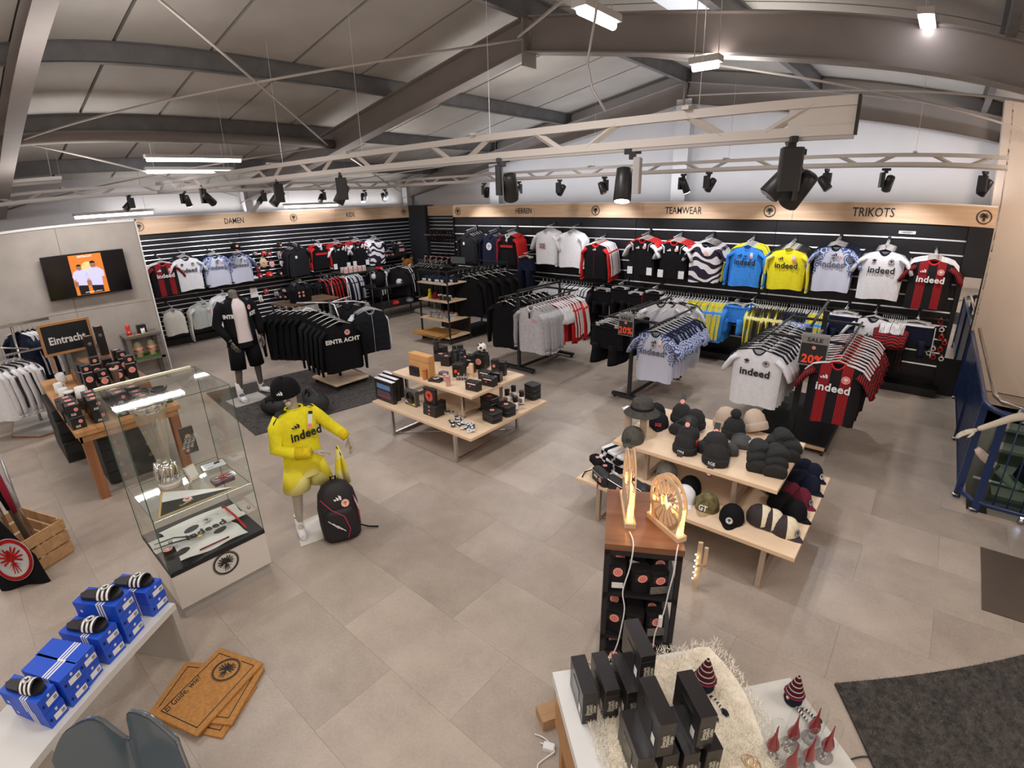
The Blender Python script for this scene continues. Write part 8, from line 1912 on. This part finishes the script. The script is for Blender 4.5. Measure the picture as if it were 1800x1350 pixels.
# backpack
bpk = thing('backpack', 'black backpack with white three-bar stripes and red piping before the child mannequin', 'backpack', (-3.42, 1.73, .0), R_(62), rot=(R_(-9), 0, R_(66)))
mb = MB(); prof = [(.0, .13, .08), (.03, .155, .10), (.15, .165, .115), (.30, .165, .105), (.42, .145, .085), (.49, .10, .06), (.52, .04, .03)]
vs = []; n = 20
for z, rx, ry in prof:
    for k in range(n):
        a = 2*pi*k/n; c_, s_ = cos(a), sin(a); vs.append((rx*abs(c_)**.7*(1 if c_ > 0 else -1), ry*abs(s_)**.7*(1 if s_ > 0 else -1), z))
fs = [(j*n+k, j*n+(k+1) % n, (j+1)*n+(k+1) % n, (j+1)*n+k) for j in range(len(prof)-1) for k in range(n)]+[tuple(range((len(prof)-1)*n, len(prof)*n)), tuple(reversed(range(n)))]
mb.add(vs, fs, 0, None, True); mb.obj('bag_body', M('bag_black', (.013, .011, .014), .6), bpk)
mb = MB(); ringloft(mb, [(0, -.095, .30, .10, .03), (0, -.10, .26, .12, .035), (0, -.10, .08, .125, .035), (0, -.095, .04, .10, .025)], 18, cap=True); mb.obj('front_pocket', M('bag_black'), bpk)
for pts in ([(-.13, -.085, .40), (-.06, -.125, .31), (.03, -.14, .24), (.06, -.14, .12), (.03, -.135, .04)], [(.13, -.075, .38), (.15, -.075, .25), (.155, -.08, .12)]): MB().tube(pts, .0035, 5).obj('red_piping', M('piping_red', (.65, .04, .10), .5), bpk)
for k in range(3): MB().tube([(-.10+.032*k, -.142, .23-.028*k), (-.03+.025*k, -.143, .15-.018*k)], .0085, 4, flat=.4).obj('white_bar', m_wht, bpk)
for k in range(2): MB().tube([(.135, -.072-.01*k, .36-.02*k), (.157, -.08, .28-.03*k)], .008, 4, flat=.4).obj('white_bar', m_wht, bpk)
put('brand_mark', bars_logo(m_wht), bpk, (-.0, -.112, .40), (pi/2-.35, 0, 0), .045); emblem(bpk, (.055, -.122, .345), (pi/2-.2, 0, .1), .033, M('crest_cream'), M('crest_red'), small=True)
MB().tube([(.10, .05, .08), (.22, .03, .02), (.30, -.0, .008)], .012, 6, flat=.4).obj('strap_end', c_black, bpk)
MB().tube([(-.02, .02, .51), (-.02, .0, .55), (.02, .0, .55), (.02, .02, .51)], .008, 6).obj('grab_handle', c_black, bpk)
# black sports bags on the rug
def duffel(px, py, lab, rz, L, h, z=.013):
    t = thing('sports_bag', lab, 'bag', fz(px, py, z), rz); mb = MB(); vs = []; n = 16; rg = []
    for i in range(9):
        x = (i/8-.5)*L; s_ = (1-abs(2*i/8-1)**5*.35)
        for k in range(n):
            a = 2*pi*k/n; vs.append((x, h*.55*s_*cos(a)*(1+.04*sin(3*a+i)), h*.5+h*.5*s_*sin(a)*(1+.05*sin(2*a+i*2))))
    fs = [(j*n+k, j*n+(k+1) % n, (j+1)*n+(k+1) % n, (j+1)*n+k) for j in range(8) for k in range(n)]+[tuple(range(n))[::-1], tuple(range(8*n, 9*n))]
    mb.add(vs, fs, 0, None, True); mb.obj('bag_body', M('bag_soft', (.016, .015, .016), .7, var=.3, scale=6, bump=.3), t)
    MB().tube([(-L*.2, -h*.5, h*.4), (-L*.12, -h*.3, h*1.08), (L*.12, -h*.3, h*1.08), (L*.2, -h*.5, h*.4)], .012, 6).obj('handle', c_black, t); MB().box(-L*.4, L*.4, -.004, .004, h*.99, h*1.01).obj('zip_line', M('seam_grey'), t); return t
duffel(487, 728, 'black sports bag left of the child mannequin cap on the rug', .3, .42, .24); duffel(556, 718, 'larger black sports bag behind the child mannequin shoulder', -.25, .58, .26)
# ---- jumping mannequin beyond the railing at the right edge
J = dict(pelvis=(0, 0, .56), waist=(-.02, -.03, .70), chest=(-.05, -.08, .88), neck=(-.06, -.12, 1.02), necktop=(-.06, -.14, 1.09), head=(-.05, -.15, 1.18), crown=(-.05, -.13, 1.25),
 sr=(-.19, -.12, 1.00), er=(-.40, -.24, .95), wr=(-.64, -.37, .83), sl=(.09, -.07, 1.00), el=(.26, -.10, 1.08), wl=(.38, -.18, 1.22),
 hr=(-.07, 0, .53), kr=(-.17, -.02, .24), ar=(-.42, .0, .42), tr=(-.53, .0, .50), hl=(.07, 0, .53), kl=(.12, .05, .24), al=(.13, .12, -.04), tl=(.14, .02, -.09))
ex = MB(); hand(ex, (-.65, -.375, .825), (-.85, -.25, -.45), -1, (0, 0, -1), .95, .35); hand(ex, (.385, -.185, 1.225), (.5, -.4, .6), 1, (0, -1, 0), .9, .3)
jm = thing('mannequin', 'pale mannequin in a leaping pose leaning over the blue railing', 'mannequin', (1.25, 5.6, .0), 0)
put('body', skin_mesh(J, ED2, Rr, 'jumping_body', M('mannequin_cream', (.68, .60, .48), .45), ex), jm)
mb = MB(); ringloft(mb, [(-.06, -.12, 1.035, .06, .055), (-.06, -.11, 1.01, .10, .07), (-.055, -.095, .97, .14, .095), (-.05, -.08, .88, .15, .11), (-.02, -.03, .72, .145, .11), (0, 0, .56, .155, .118)], 20, fold=.02); mb.obj('striped_shirt', rampmat('cloth_pale_stripes', _stripes(.05, (.62, .66, .74), (.16, .20, .32))), jm)
MB().tube([(-.15, -.10, 1.00), (-.25, -.15, .985), (-.33, -.20, .965)], [.055, .062, .062], 12).obj('shirt_sleeve', MATS['cloth_pale_stripes'], jm); MB().tube([(.06, -.08, 1.0), (.14, -.08, 1.03), (.21, -.09, 1.06)], [.055, .06, .06], 12).obj('shirt_sleeve', MATS['cloth_pale_stripes'], jm)
MB().tube([(-.04, 0, .58), (-.08, -.0, .50), (-.145, -.015, .33)], [.095, .10, .09], 14).obj('shorts_leg', c_navy, jm); MB().tube([(.04, 0, .58), (.08, .02, .50), (.105, .04, .36)], [.095, .10, .10], 14).obj('shorts_leg', c_navy, jm)
MB().tube([(-.37, .0, .385), (-.42, .0, .42), (-.48, .0, .46), (-.53, .0, .50), (-.555, 0, .525)], [.037, .037, .04, .036, .024], 12).obj('sock', M('sock_pink', (.78, .62, .55), .8), jm)
for k in range(3): MB().tube([(-.362-.010*k, 0, .379+.007*k), (-.367-.010*k, 0, .3825+.007*k)], [.039, .039], 12).obj('sock_stripe', m_ink, jm)
MB().tube([(.02, .06, .55), (.03, .10, .1), (.03, .10, -2.58)], .014, 8).obj('support_rod', m_steel, jm)
